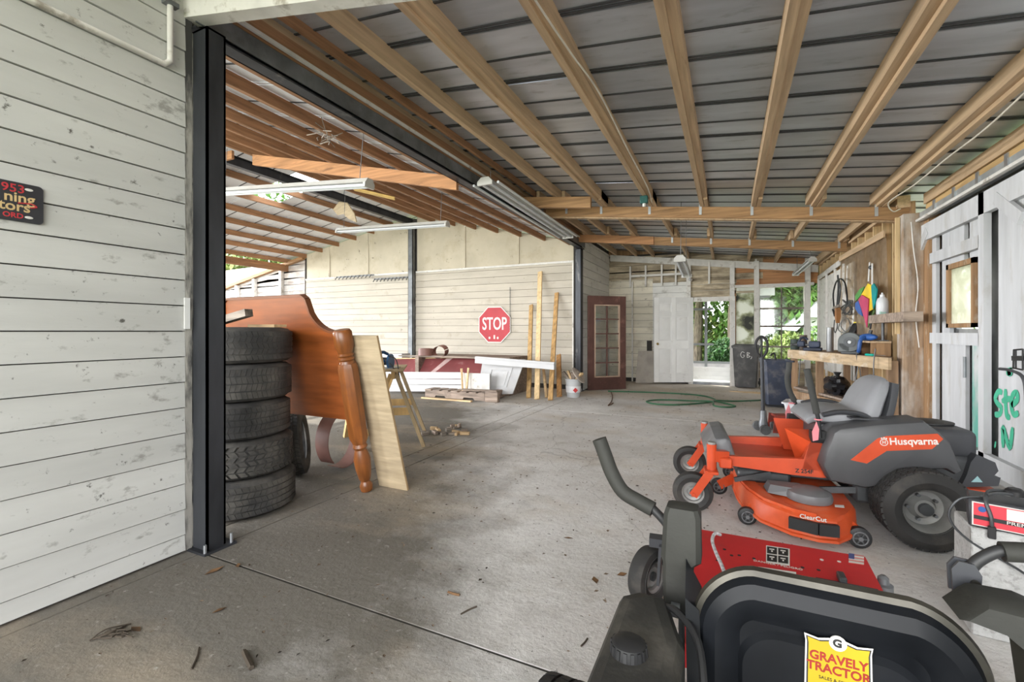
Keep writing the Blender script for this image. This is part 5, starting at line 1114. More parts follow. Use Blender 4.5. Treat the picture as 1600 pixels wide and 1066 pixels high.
for k, pts in enumerate((((1338, 552, 0), (1340, 575, -.3), (1336, 600, -.6), (1341, 612, -.65), (1346, 600, -.6), (1343, 575, -.3)), ((1368, 545, 0), (1365, 570, 0), (1366, 600, 0)), ((1250, 545, 0), (1250, 570, 0), (1248, 600, 0)))):
    zc = (5.75, 5.36, 7.35)[k]
    tag(MB().tube(smooth_path([at(x, y_, zc) for x, y_, _ in pts], 5), 0.006, 5).build('loose_cable', gunm), ('looped black cord hanging down the bench front below the grinder', 'straight cord hanging from the near end of the bench', 'thin cord hanging at the far end of the bench')[k], 'cord', 'cords on the bench')
# below the bench
c = V((1.40, 7.9, 0.377))
bag = thing('black_sack', 'shiny black plastic sack on the shelf under the workbench', 'bag', c)
rng = random.Random(5); mb = MB().sphere((0, 0, 0.13), (0.15, 0.30, 0.13), 20, 12)
for v_ in mb.v:
    k = 1 + 0.10 * math.sin(v_.x * 60 + v_.y * 23) + 0.08 * math.sin(v_.y * 47 + v_.z * 50); v_.x *= k; v_.y *= k; v_.z = max(0.0, 0.13 + (v_.z - 0.13) * k)
mb.build('sack', mk('black_film', (0.015, 0.015, 0.018), 0.25, bump=0.5, bsc=12), bag); MB().lathe([(0.03, 0), (0.015, 0.03), (0.05, 0.09)], 10, Tm(0, -0.08, 0.235)).build('tied_neck', blackp, bag)
c = at(1265, 640, 6.9); tubm = mk('white_tub', (0.6, 0.61, 0.63), 0.4, var=0.05)
tu = thing('storage_tub', 'white plastic tub on the floor under the workbench', 'tub', (0.98, 7.35, 0.0), -0.25)
R_ = taper(0, 0, 0, 0, 0)
MB().loft([R_(0.2, 0.15, 0.0), R_(0.26, 0.19, 0.29), R_(0.285, 0.215, 0.29), R_(0.285, 0.215, 0.31), R_(0.25, 0.18, 0.31), R_(0.19, 0.14, 0.02)]).build('tub', tubm, tu)
# ================================================================== orange zero-turn mower
org = mk('mower_orange', (0.58, 0.07, 0.02), 0.35, var=0.10, vs=6, dirt=(0.30, 0.06, 0.03), dthr=0.68, dmax=0.4, spec=0.5, rnd=0.0)
dorg = mk('deck_orange', (0.66, 0.09, 0.022), 0.45, var=0.15, vs=5, dirt=(0.35, 0.22, 0.14), dthr=0.60, dsoft=0.12, dsc=5, dmax=0.55, rnd=0.0)
fgrey = mk('fender_grey', (0.07, 0.071, 0.075), 0.42, var=0.06, spec=0.45, rnd=0.0); lgrey = mk('cover_grey', (0.14, 0.143, 0.15), 0.42, var=0.1, dirt=(0.45, 0.42, 0.38), dthr=0.62, dmax=0.4, rnd=0.0)
seatg = mk('seat_grey', (0.25, 0.255, 0.27), 0.45, var=0.06, rnd=0.0); seatd = mk('seat_dark', (0.05, 0.052, 0.058), 0.45, var=0.1, rnd=0.0)
gripm = mk('grip_rubber', (0.035, 0.036, 0.033), 0.7, var=0.1); rimg = mk('rim_grey', (0.30, 0.30, 0.29), 0.45, 0.3, var=0.12, dirt=(0.2, 0.18, 0.15), dthr=0.6, dmax=0.5)
mow = thing('riding_mower', 'orange zero turn riding mower with grey seat and fenders', 'mower', (0.98, 3.98, 0), PI + 0.1)
XZm = MX(((1, 0, 0, 0), (0, 0, 1, 0), (0, 1, 0, 0), (0, 0, 0, 1)))
def side(name, poly, y0, y1, m, par=mow, bev=0.0):
    """an outline in the machine's x-z plane given thickness in y, its outer rim eased"""
    if not bev: return MB().prism(poly, y0, y1, XZm).build(name, m, par)
    cx = sum(p[0] for p in poly) / len(poly); cz = sum(p[1] for p in poly) / len(poly)
    def ins(k):
        out = []
        n = len(poly)
        for i in range(n):
            a, b, c = V(poly[i - 1]), V(poly[i]), V(poly[(i + 1) % n]); d1 = (b - a).normalized(); d2 = (c - b).normalized()
            nrm = V((-(d1 + d2).y, (d1 + d2).x)).normalized()
            out.append(b + nrm * k)
        return out
    ar = sum(poly[i][0] * poly[(i + 1) % len(poly)][1] - poly[(i + 1) % len(poly)][0] * poly[i][1] for i in range(len(poly)))
    sg = 1 if ar > 0 else -1
    s_ = 1 if y1 > y0 else -1
    rings = [[(x, y0, z) for x, z in poly], [(x, y1 - s_ * bev, z) for x, z in poly], [(x, y1 - s_ * bev * 0.3, z) for x, z in ins(sg * bev * 0.35)], [(x, y1, z) for x, z in ins(sg * bev)]]
    return MB().loft(rings).build(name, m, par)
fend = [(0.487, 0.426), (0.428, 0.640), (0.395, 0.669), (0.206, 0.71), (-0.036, 0.743), (-0.118, 0.673), (-0.164, 0.618), (-0.219, 0.459), (-0.185, 0.434), (-0.139, 0.461), (0.097, 0.432), (0.169, 0.368), (0.201, 0.32), (0.252, 0.303), (0.443, 0.327)]
for s_ in (1, -1):
    f = side('fender', fend, s_ * 0.24, s_ * 0.47, fgrey, mow, 0.03)
    dec = [(0.339, 0.476), (0.198, 0.623), (0.153, 0.64), (-0.094, 0.673), (-0.121, 0.643), (-0.068, 0.579), (0.153, 0.549), (0.254, 0.462)]
    MB().prism(dec, s_ * 0.4702, s_ * 0.4715, XZm).build('orange_stripe', org, f)
    TX = MX(((-s_, 0, 0, 0), (0, 0, s_, 0), (0, 1, 0, 0), (0, 0, 0, 1)))
    g = text('Husqvarna', 0.058, signw, parent=f, M=Tm(0.022 if s_ > 0 else 0.0, s_ * 0.4722, 0.617) @ Rm('Y', 0.09 * 1) @ TX, bold=0.0012, sx=0.96)
    MB().lathe([(0.017, 0), (0.021, 0), (0.021, 0.001), (0.017, 0.001)], 20, Tm(0.167, s_ * 0.4716, 0.600) @ Rm('X', -s_ * PI / 2), closed=True).build('emblem_ring', signw, f)
    text('H', 0.026, signw, 'emblem_letter', f, Tm(0.167, s_ * 0.4722, 0.600) @ TX, bold=0.001)
    for a in (-0.5, 0, 0.5): MB().box(0.167 + math.sin(a) * 0.024 - 0.004, 0.167 + math.sin(a) * 0.024 + 0.004, min(s_ * 0.4716, s_ * 0.4722), max(s_ * 0.4716, s_ * 0.4722), 0.600 + math.cos(a) * 0.024 - 0.002, 0.600 + math.cos(a) * 0.024 + 0.008).build('emblem_point', signw, f)
# rear body between the fenders, seat pan, engine
MB().cbox(-0.16, 0.44, -0.25, 0.25, 0.36, 0.62, 0.02).build('body', seatd, mow)
MB().box(0.0, 0.30, -0.36, 0.36, 0.712, 0.722).build('fender_tray', seatd, mow)
eng = MB().cbox(-0.40, -0.12, -0.24, 0.24, 0.48, 0.66, 0.04, 3).build('engine_cowl', seatd, mow)
MB().lathe([(0.11, 0), (0.12, 0.004), (0.12, 0.012), (0.09, 0.018), (0.0, 0.02)], 24, Tm(-0.26, 0, 0.66)).build('fan_screen', blackp, eng)
MB().cbox(-0.40, -0.16, -0.20, 0.26, 0.33, 0.50, 0.02).build('engine_block', gunm, mow)
grd = [(-0.28, 0.32), (-0.46, 0.35), (-0.47, 0.40), (-0.44, 0.41), (-0.46, 0.44), (-0.445, 0.49), (-0.36, 0.53), (-0.33, 0.48), (-0.31, 0.40)]
side('exhaust_guard', grd, -0.28, 0.30, seatd)
side('guard_cutout', [(-0.33, 0.36), (-0.385, 0.365), (-0.36, 0.40)], 0.301, 0.303, mk('teal_glint', (0.30, 0.50, 0.52), 0.5))
MB().cbox(-0.46, -0.18, -0.33, 0.34, 0.275, 0.325, 0.006).build('rear_bumper', org, mow)
MB().cbox(-0.2, 0.95, -0.18, 0.18, 0.25, 0.33, 0.01).build('chassis', gunm, mow)
for s_ in (1, -1):
    MB().cbox(-0.10, 0.28, s_ * 0.28 - 0.06, s_ * 0.28 + 0.06, 0.17, 0.36, 0.02).build('drive_unit', gunm, mow)
    MB().bar((0.20, s_ * 0.33, 0.26), (0.46, s_ * 0.30, 0.22), 0.02, 0.04).build('lift_link', gunm, mow)
# side rails, foot pan and control towers
rail = [(1.02, 0.404), (0.563, 0.427), (0.527, 0.542), (0.38, 0.548), (0.36, 0.33), (0.455, 0.313), (0.631, 0.315), (1.02, 0.34)]
for s_ in (1, -1):
    r_ = side('side_rail', rail, s_ * 0.30, s_ * 0.345, org)
    MB().hexa([(0.57, s_ * 0.20, 0.36), (0.57, s_ * 0.345, 0.36), (0.40, s_ * 0.345, 0.36), (0.40, s_ * 0.20, 0.36), (0.645, s_ * 0.20, 0.60), (0.527, s_ * 0.345, 0.545), (0.40, s_ * 0.345, 0.548), (0.42, s_ * 0.20, 0.60)]).build('control_tower', org, mow)
    MB().loft([[(0.36, s_ * (0.36 + 0.04 * k), z), (0.52, s_ * (0.36 + 0.04 * k), z), (0.52, s_ * (0.36 - 0.07), z), (0.36, s_ * (0.36 - 0.07), z)] for k, z in ((0, 0.545), (0.2, 0.57), (-0.4, 0.62))]).build('lever_boot', blackp, mow)
    bar_ = [(0.475, s_ * 0.36, 0.58), (0.482, s_ * 0.36, 0.70), (0.50, s_ * 0.36, 0.78)] if s_ > 0 else [(0.425, -0.36, 0.60), (0.44, -0.36, 0.66), (0.47, -0.36, 0.73)]
    lv = MB().tube(bar_, 0.013, 10).build('lap_bar', blackp, mow)
    gp = [(0.492, 0.36, 0.74), (0.515, 0.36, 0.86), (0.548, 0.36, 1.03)] if s_ > 0 else [(0.465, -0.36, 0.72), (0.500, -0.36, 0.80), (0.516, -0.36, 0.90), (0.505, -0.36, 0.97), (0.502, -0.36, 1.03)]
    MB().tube(smooth_path(gp, 4), 0.021, 12).build('grip', gripm, lv)
    pk = mk('pink_ribbon', (0.75, 0.25, 0.28), 0.6) if s_ > 0 else bpy.data.materials['pink_ribbon']
    MB().tube(arc((0.483, s_ * 0.36, 0.70), 0.02, 0, 2 * PI, 10, 'xy'), 0.005, 6).prism([(0.50, 0.69), (0.525, 0.62), (0.52, 0.56), (0.49, 0.57), (0.485, 0.64)], s_ * 0.382, s_ * 0.388, XZm).build('ribbon', pk, mow)
    if s_ > 0: text('Z 254F', 0.036, blackp, 'model_lettering', r_, Tm(0.56, 0.3458, 0.345) @ MX(((-1, 0, 0, 0), (0, 0, 1, 0), (0, 1, 0, 0), (0, 0, 0, 1))), bold=0.001)
MB().box(0.40, 1.0, -0.32, 0.32, 0.345, 0.357).build('foot_pan', org, mow)
MB().box(0.405, 0.42, -0.20, 0.20, 0.36, 0.62).build('seat_front_panel', org, mow)
side('toe_cover', [(0.95, 0.34), (1.0, 0.505), (1.03, 0.523), (1.10, 0.51), (1.17, 0.405), (1.05, 0.35)], -0.335, 0.30, lgrey, mow, 0.03)
MB().cbox(1.0, 1.08, -0.40, 0.40, 0.33, 0.40, 0.008).build('front_axle', org, mow)
# wheels
def wheel(name, loc, R, w, ri, lug, m_t, par, rimcol, hub=0.05, lugs=36, rows=5):
    t = empty(name, loc, 0, par); t.rotation_euler = (PI / 2, 0, 0)
    b, tr = tyre_mesh(R, w, ri, seg=40, lugs=lugs, rows=rows)
    b.build('tyre', m_t, t)
    if lug: tr.build('tread', m_t, t, flat=True)
    h = w / 2
    MB().lathe([(ri + 0.004, -h * 0.8), (ri + 0.004, -h * 0.7), (ri * 0.86, -h * 0.5), (ri * 0.82, -h * 0.1), (hub * 1.4, 0.0), (hub, -h * 0.35), (0.001, -h * 0.35)], 32, caps=False).lathe([(ri + 0.004, h * 0.8), (ri + 0.004, h * 0.7), (ri * 0.86, h * 0.5), (ri * 0.82, h * 0.1), (hub * 1.4, 0.02), (hub, h * 0.35), (0.001, h * 0.35)], 32, caps=False).build('rim', rimcol, t)
    MB().cyl((0, 0, -h * 0.55), (0, 0, h * 0.55), hub * 0.7, seg=14).build('hub', gunm, t)
    if R > 0.2:
        for k in range(5): a = 2 * PI * k / 5; MB().cyl((0.6 * ri * math.cos(a), 0.6 * ri * math.sin(a), -0.03), (0.6 * ri * math.cos(a), 0.6 * ri * math.sin(a), -0.005), 0.010, seg=6).build('lug_nut', steel_grey, t)
    return t
tyrem = mk('mower_tyre', (0.035, 0.034, 0.033), 0.7, var=0.2, dirt=(0.14, 0.12, 0.10), dthr=0.6, dmax=0.4, rnd=0.02)
for s_ in (1, -1):
    wheel('rear_wheel', (-0.01, s_ * 0.485, 0.237), 0.235, 0.25, 0.125, True, tyrem, mow, rimg, lugs=40, rows=7)
    cw = wheel('caster_wheel', (1.253, s_ * 0.385, 0.145), 0.143, 0.10, 0.075, False, tyrem, mow, rimg, hub=0.03)
    MB().cyl((1.13, s_ * 0.385, 0.31), (1.13, s_ * 0.385, 0.49), 0.032, seg=16).build('pivot_tube', org, mow); MB().cyl((1.13, s_ * 0.385, 0.49), (1.13, s_ * 0.385, 0.505), 0.027, seg=12).build('pivot_cap', rimg, mow)
    MB().bar((1.03, s_ * 0.33, 0.40), (1.13, s_ * 0.385, 0.41), 0.06, 0.075).build('pivot_arm', org, mow)
    q = MB().cbox(1.09, 1.18, s_ * 0.385 - 0.075, s_ * 0.385 + 0.075, 0.292, 0.315, 0.006)
    for k in (-1, 1): q.bar((1.145, s_ * 0.385 + k * 0.068, 0.305), (1.253, s_ * 0.385 + k * 0.068, 0.135), 0.012, 0.055, (1, 0, 0.6))
    q.cyl((1.253, s_ * 0.385 - 0.085, 0.145), (1.253, s_ * 0.385 + 0.085, 0.145), 0.013, seg=8)
    q.build('fork', org, mow)
# mowing deck
near = [(0.95, 0.24), (0.93, 0.42), (0.86, 0.62), (0.72, 0.765), (0.60, 0.81), (0.50, 0.80), (0.42, 0.71), (0.33, 0.55), (0.30, 0.2)]
outl = near + [(x, -y_ * 0.86) for x, y_ in near[::-1]]
def dring(k, z, dx=0.0): return [((x - 0.62) * k + 0.62 + dx, y_ * k, z) for x, y_ in outl]
dk = MB().loft([dring(1.02, 0.075), dring(1.02, 0.09), dring(1.0, 0.095), dring(0.985, 0.19), dring(0.96, 0.205), dring(0.5, 0.215)]).build('mowing_deck', dorg, mow)
MB().prism([(0.93, 0.26), (0.90, 0.43), (0.84, 0.60), (0.71, 0.74), (0.60, 0.785), (0.69, 0.70), (0.78, 0.56), (0.82, 0.40), (0.84, 0.26)], 0.19, 0.222, None).build('deck_ridge', dorg, dk)
MB().bar((0.735, 0.768, 0.15), (0.60, 0.825, 0.15), 0.03, 0.065).bar((0.60, 0.825, 0.15), (0.50, 0.818, 0.15), 0.03, 0.065).build('side_bumper', blackp, dk)
MB().box(0.55, 0.70, 0.62, 0.625, 0.2, 0.2001).build('deck_seam', gunm, dk)
MB().prism([(0.0, 0.0), (0.05, 0.01), (0.06, 0.05), (0.01, 0.045)], 0.2165, 0.218, Tm(0.40, 0.56, 0)).build('deck_label', signw, dk)
text('ClearCut', 0.035, signw, 'deck_lettering', dk, Tm(0.62, 0.795, 0.198) @ Rm('Z', PI - 0.15) @ Rm('X', 0.9), bold=0.0005)
MB().lathe([(0.125, 0), (0.13, 0.02), (0.12, 0.05), (0.07, 0.07), (0.02, 0.075), (0.0, 0.075)], 28, Tm(0.57, 0.50, 0.215)).build('pulley_cover', lgrey, dk)
MB().hexa([(0.60, 0.38, 0.22), (0.80, 0.34, 0.22), (0.80, 0.48, 0.22), (0.60, 0.56, 0.22), (0.60, 0.40, 0.28), (0.78, 0.36, 0.27), (0.78, 0.46, 0.27), (0.60, 0.54, 0.28)]).build('belt_cover', lgrey, dk)
MB().lathe([(0.125, 0), (0.13, 0.02), (0.12, 0.05), (0.07, 0.07), (0.0, 0.075)], 28, Tm(0.57, -0.44, 0.215)).build('pulley_cover', lgrey, dk)
for x, y_, r in ((0.905, 0.52, 0.055), (1.03, -0.03, 0.06), (0.335, 0.66, 0.06), (0.335, -0.55, 0.06), (0.905, -0.5, 0.055)):
    t = empty('deck_wheel', (x + 0.02, y_, r + 0.012), 0, mow); t.rotation_euler = (PI / 2, 0, 0)
    MB().lathe([(r * 0.75, -0.025), (r, -0.018), (r, 0.018), (r * 0.75, 0.025)], 28).build('roller', blackp, t)
    MB().lathe([(r * 0.55, -0.028), (r * 0.62, -0.030), (r * 0.68, -0.028)], 24, caps=False).cyl((0, 0, -0.034), (0, 0, 0.034), r * 0.22, seg=12).build('axle_cap', lgrey, t)
    for k in range(6): a = k * PI / 3; MB().bar((0.2 * r * math.cos(a), 0.2 * r * math.sin(a), -0.026), (0.72 * r * math.cos(a), 0.72 * r * math.sin(a), -0.026), 0.008, 0.006).build('spoke', gunm, t)
    MB().bar((x + 0.02, y_ - 0.03 if y_ > 0 else y_ + 0.03, r + 0.03), (x - 0.09 if x > 0.6 else x + 0.09, y_ * 0.85, 0.15), 0.012, 0.07).build('wheel_bracket', dorg, dk)
MB().bar((0.75, 0.30, 0.30), (0.98, 0.33, 0.24), 0.02, 0.03).bar((0.98, 0.2, 0.27), (1.04, 0.26, 0.33), 0.02, 0.02).build('hanger_arm', gunm, mow)
MB().cbox(0.62, 0.95, -0.05, 0.28, 0.216, 0.31, 0.02).build('spindle_housing', gunm, dk)
# seat
def strip_loft(path, wid, th, n=10):
    rings = []
    P = [V((x, 0, z)) for x, z in path]
    for i, p_ in enumerate(P):
        d = (P[min(i + 1, len(P) - 1)] - P[max(i - 1, 0)]).normalized(); nr = V((-d.z, 0, d.x)) if False else V((d.z, 0, -d.x))
        w = wid[i] / 2; t_ = th[i]; ring = []
        for k in range(n * 2):
            a = 2 * PI * k / (n * 2); cx = math.copysign(abs(math.cos(a)) ** 0.45, math.cos(a)); sy = math.copysign(abs(math.sin(a)) ** 0.6, math.sin(a))
            ring.append(p_ + V((0, w * cx, 0)) + nr * (sy * t_ / 2))
        rings.append(ring)
    return MB().loft(rings)
sp2 = smooth_path([(0.52, 0, 0.655), (0.47, 0, 0.69), (0.34, 0, 0.70), (0.22, 0, 0.69), (0.155, 0, 0.73), (0.12, 0, 0.82), (0.075, 0, 0.91), (0.035, 0, 0.95)], 3)
n_ = len(sp2); wd_ = []; th_ = []
for i in range(n_):
    t_ = i / (n_ - 1); wd_.append(0.44 + 0.08 * math.sin(PI * min(1, t_ * 1.15)) - (0.16 * max(0, (t_ - 0.75) / 0.25) ** 2)); th_.append(0.06 + 0.06 * math.sin(PI * t_))
st_o = empty('seat', (0, 0.02, 0), 0, mow)
strip_loft([(p_.x, p_.z) for p_ in sp2], wd_, th_).build('cushion', seatg, st_o)
bk_ = smooth_path([(0.44, 0, 0.63), (0.25, 0, 0.635), (0.10, 0, 0.66), (0.05, 0, 0.74), (0.02, 0, 0.84), (0.0, 0, 0.935)], 3)
strip_loft([(p_.x, p_.z) for p_ in bk_], [0.44] * 6 + [0.50 - 0.02 * i for i in range(len(bk_) - 6)], [0.07] * len(bk_)).build('back_shell', seatd, st_o)
for s_ in (1, -1):
    MB().tube(smooth_path([(0.14, s_ * 0.26, 0.68), (0.22, s_ * 0.27, 0.735), (0.34, s_ * 0.27, 0.745), (0.44, s_ * 0.27, 0.72)], 4), 0.028, 8, flat=0.6).build('armrest', seatd, st_o)
# ================================================================== floor pedestal with battery charger
blk = thing('concrete_block', 'whitewashed concrete block carrying the red battery charger', 'block', (1.02, 2.66, 0), -0.08)
MB().cbox(-0.085, 0.10, -0.1, 0.12, 0, 0.452, 0.006).build('block', mk('rough_cast', (0.50, 0.50, 0.49), 0.9, var=0.1, vs=20, dirt=(0.25, 0.24, 0.23), dthr=0.58, dsoft=0.05, dsc=45, dmax=0.6, bump=0.8, bsc=60), blk)
MB().cbox(0.105, 0.30, -0.04, 0.12, 0, 0.30, 0.01).build('lower_block', mk('dark_cast', (0.25, 0.24, 0.22), 0.9, var=0.2), blk)
chg = thing('battery_charger', 'red and white battery charger with coiled leads on the concrete block', 'charger', (1.075, 2.60, 0.454), -0.30)
MB().cbox(-0.14, 0.14, -0.06, 0.10, 0, 0.115, 0.006).build('case', seatd, chg)
redl = mk('charger_red', (0.62, 0.05, 0.07), 0.4, var=0.1)
MB().box(-0.13, 0.13, -0.063, -0.0605, 0.008, 0.107).build('front_panel', signw, chg); MB().box(-0.125, 0.125, -0.0645, -0.0632, 0.012, 0.103).build('red_label', redl, chg)
MB().box(-0.03, 0.06, -0.066, -0.0647, 0.055, 0.100).build('meter_window', signw, chg); MB().box(-0.125, 0.125, -0.066, -0.0647, 0.036, 0.052).build('black_band', blackp, chg)
text('PREMIUM', 0.019, signw, 'lettering', chg, Tm(0.02, -0.0668, 0.044) @ FACE, sx=1.3); text('BATTERY', 0.013, signw, 'lettering', chg, Tm(0.092, -0.0668, 0.082) @ FACE); text('CHARGER', 0.013, signw, 'lettering', chg, Tm(0.092, -0.0668, 0.066) @ FACE)
MB().cyl((-0.10, -0.0668, 0.08), (-0.10, -0.0645, 0.08), 0.012, seg=14).build('blue_badge', bl2, chg)
MB().tube(smooth_path([(-0.10, -0.02, 0.12), (-0.05, -0.03, 0.15), (0.03, 0.02, 0.14), (0.10, 0.04, 0.13), (0.05, 0.06, 0.14), (-0.06, 0.03, 0.145), (-0.09, -0.05, 0.125), (-0.075, -0.075, 0.06), (-0.072, -0.075, 0.01)], 5), 0.007, 6).build('lead', gunm, chg)
MB().tube(smooth_path([(-0.10, -0.02, 0.122), (-0.17, -0.05, 0.10), (-0.20, -0.06, 0.02), (-0.14, -0.07, -0.06), (0.02, -0.09, -0.14), (0.08, -0.14, -0.2)], 5), 0.005, 6).build('power_cord', gunm, chg)
MB().cbox(-0.085, -0.06, -0.085, -0.065, -0.03, 0.02, 0.003).build('plug', blackp, chg); MB().lathe([(0.03, 0), (0.03, 0.02), (0.02, 0.03), (0, 0.03)], 14, Tm(-0.0, 0.02, 0.14)).build('clamp_cap', blackp, chg)
for i in range(5): MB().box(0.03 + i * 0.02, 0.04 + i * 0.02, -0.03, 0.06, 0.1152, 0.117).build('vent', blackp, chg)
# ================================================================== black mower in front of the camera, seen from behind its seat
gm = thing('garden_tractor', 'black garden tractor with yellow decal on its seat back, nearest the camera', 'tractor', (0.18, 1.0, 0))
blk_v = mk('seat_vinyl', (0.008, 0.009, 0.011), 0.36, var=0.25, vs=5, dirt=(0.13, 0.13, 0.14), dthr=0.70, dmax=0.4, spec=0.15, rnd=0.0)
blk_d = mk('dusty_black', (0.028, 0.027, 0.024), 0.65, var=0.25, vs=5, dirt=(0.20, 0.18, 0.15), dthr=0.57, dsoft=0.12, dmax=0.5, bump=0.15, bsc=60, rnd=0.0)
olive = mk('lever_cover', (0.028, 0.028, 0.024), 0.7, var=0.15, rnd=0.0, bump=0.1, bsc=90); worn = mk('worn_edge', (0.06, 0.056, 0.046), 0.35, 0.6, var=0.3, vs=8, rnd=0.0)
redt = mk('tractor_red', (0.56, 0.02, 0.025), 0.4, var=0.08, dirt=(0.25, 0.05, 0.04), dthr=0.68, dmax=0.5, rnd=0.0)
def rr(w, h, r, ins, y_, cz, arch=0.0, n=12):
    out = []; w, h, r = w / 2 - ins, h / 2 - ins, max(0.01, r - ins)
    for cx, cz_, a0 in ((w - r, h - r, 0), (-w + r, h - r, PI / 2), (-w + r, -h + r, PI), (w - r, -h + r, 1.5 * PI)):
        for k in range(n + 1):
            a = a0 + PI / 2 * k / n; x, z = cx + r * math.cos(a), cz_ + r * math.sin(a)
            out.append((x, y_, cz + z + arch * max(0, z / h) * (1 - (x / w) ** 2)))
    return out
# seat: shell seen from the back, with worn piping round its edge
seat = empty('seat', (-0.012, 0, 0), 0, gm)
CZ, HH, WW = 0.565, 0.42, 0.445
MB().loft([rr(WW, HH, 0.10, 0.075, 0.018, CZ, 0.028), rr(WW, HH, 0.10, 0.060, 0.004, CZ, 0.028), rr(WW, HH, 0.10, 0.03, -0.006, CZ, 0.028), rr(WW, HH, 0.10, 0.008, 0.004, CZ, 0.028), rr(WW, HH, 0.10, 0.0, 0.02, CZ, 0.028), rr(WW, HH, 0.10, 0.006, 0.04, CZ, 0.028), rr(WW, HH, 0.10, 0.04, 0.06, CZ, 0.028)]).build('back_shell', blk_v, seat)
MB().loft([rr(0.31, 0.34, 0.08, 0.0, 0.02, CZ - 0.035), rr(0.31, 0.34, 0.08, 0.012, 0.007, CZ - 0.035), rr(0.31, 0.34, 0.08, 0.03, 0.006, CZ - 0.035)]).build('back_pad', blk_v, seat)
ol = [V(p_) for p_ in rr(WW, HH, 0.10, 0.0, 0.034, CZ, 0.028)]
MB().tube(ol, 0.014, 8, closed=True).build('worn_piping', worn, seat)
MB().cbox(-0.22, 0.22, 0.08, 0.50, 0.42, 0.52, 0.04, 3).build('cushion', blk_v, seat)
# yellow shield decal
dcl = empty('decal', (0.012, 0.0, 0), 0, seat)
sh_ = [(-0.052, -0.06), (0.052, -0.06), (0.050, 0.05), (0.052, 0.062), (0.03, 0.058), (0.0, 0.066), (-0.03, 0.058), (-0.052, 0.062), (-0.050, 0.05)]
MF = Tm(0.0, 0.004, 0.655) @ FACE
MB().prism(sh_, 0, 0.0012, MF).build('decal_border', signw, dcl)
MB().prism([(x * 0.95, z * 0.95) for x, z in sh_], 0.0013, 0.0018, MF).build('decal_black', blackp, dcl)
MB().prism([(x * 0.90, z * 0.92) for x, z in sh_], 0.0019, 0.0024, MF).build('decal_yellow', mk('decal_yellow', (0.48, 0.33, 0.010), 0.5, rnd=0.0), dcl)
dred = mk('decal_red', (0.25, 0.018, 0.012), 0.5)
text('GRAVELY', 0.0225, dred, 'lettering', dcl, MF @ Tm(0, 0.026, 0.003), bold=0.0006, ext=0.0003, sx=0.93); text('TRACTOR', 0.0225, dred, 'lettering', dcl, MF @ Tm(0, 0.006, 0.003), bold=0.0006, ext=0.0003, sx=0.93)
text('SALES & SERVICE', 0.008, blackp, 'lettering', dcl, MF @ Tm(0, -0.012, 0.003), ext=0.0003)
MB().cyl((0, 0.0035, 0.655 + 0.057), (0, 0.001, 0.655 + 0.057), 0.0135, seg=24).build('decal_badge', signw, dcl)
text('G', 0.019, blackp, 'badge_letter', dcl, MF @ Tm(-0.001, 0.057, 0.0033), bold=0.001, ext=0.0003)
# left flap beside the seat and its bracket
MB().hexa([(-0.255, -0.01, 0.50), (-0.215, 0.0, 0.50), (-0.215, 0.10, 0.50), (-0.265, 0.10, 0.50), (-0.262, 0.02, 0.72), (-0.235, 0.02, 0.70), (-0.235, 0.12, 0.70), (-0.268, 0.12, 0.76)]).build('seat_flap', blk_v, gm)
# fuel tank with cap, left
tank = empty('fuel_tank', (-0.335, -0.02, 0), 0, gm)
rg = []
for z, k in ((0.40, 0.0), (0.655, 0.0), (0.678, 0.012), (0.684, 0.03)):
    r_ = 0.03
    x0, x1, y0, y1 = -0.072 + k, 0.078 - k, -0.50 + k, 0.105 - k
    rg.append([(x0 + r_, y0, z), (x1 - r_, y0, z), (x1, y0 + r_, z), (x1, y1 - 0.14, z), (x1 - 0.045, y1, z), (x0 + r_, y1, z), (x0, y1 - r_, z), (x0, y0 + r_, z)])
MB().loft(rg).build('tank', blk_d, tank, flat=True)
MB().lathe([(0.033, 0), (0.033, 0.006), (0.030, 0.02), (0.024, 0.024), (0.0, 0.025)], 28, Tm(-0.012, -0.125, 0.684)).build('cap', blackp, tank)
for k in range(16): a = 2 * PI * k / 16; MB().bar((-0.012 + 0.033 * math.cos(a), -0.125 + 0.033 * math.sin(a), 0.686), (-0.012 + 0.031 * math.cos(a), -0.125 + 0.031 * math.sin(a), 0.702), 0.006, 0.004).build('cap_rib', blackp, tank)
MB().tube(smooth_path([(0.02, 0.09, 0.66), (0.055, 0.06, 0.675), (0.10, 0.0, 0.66), (0.115, -0.08, 0.60), (0.115, -0.16, 0.5)], 5), 0.008, 8).build('hose', blackp, tank)
MB().box(0.09, 0.30, -0.35, 0.55, 0.28, 0.40).build('frame_rail', blk_d, gm); MB().box(-0.26, 0.30, -0.2, 0.60, 0.25, 0.38).build('chassis', blk_d, gm)
MB().cbox(-0.255, -0.225, -0.05, 0.30, 0.30, 0.56, 0.01).build('frame_upright', olive, gm)
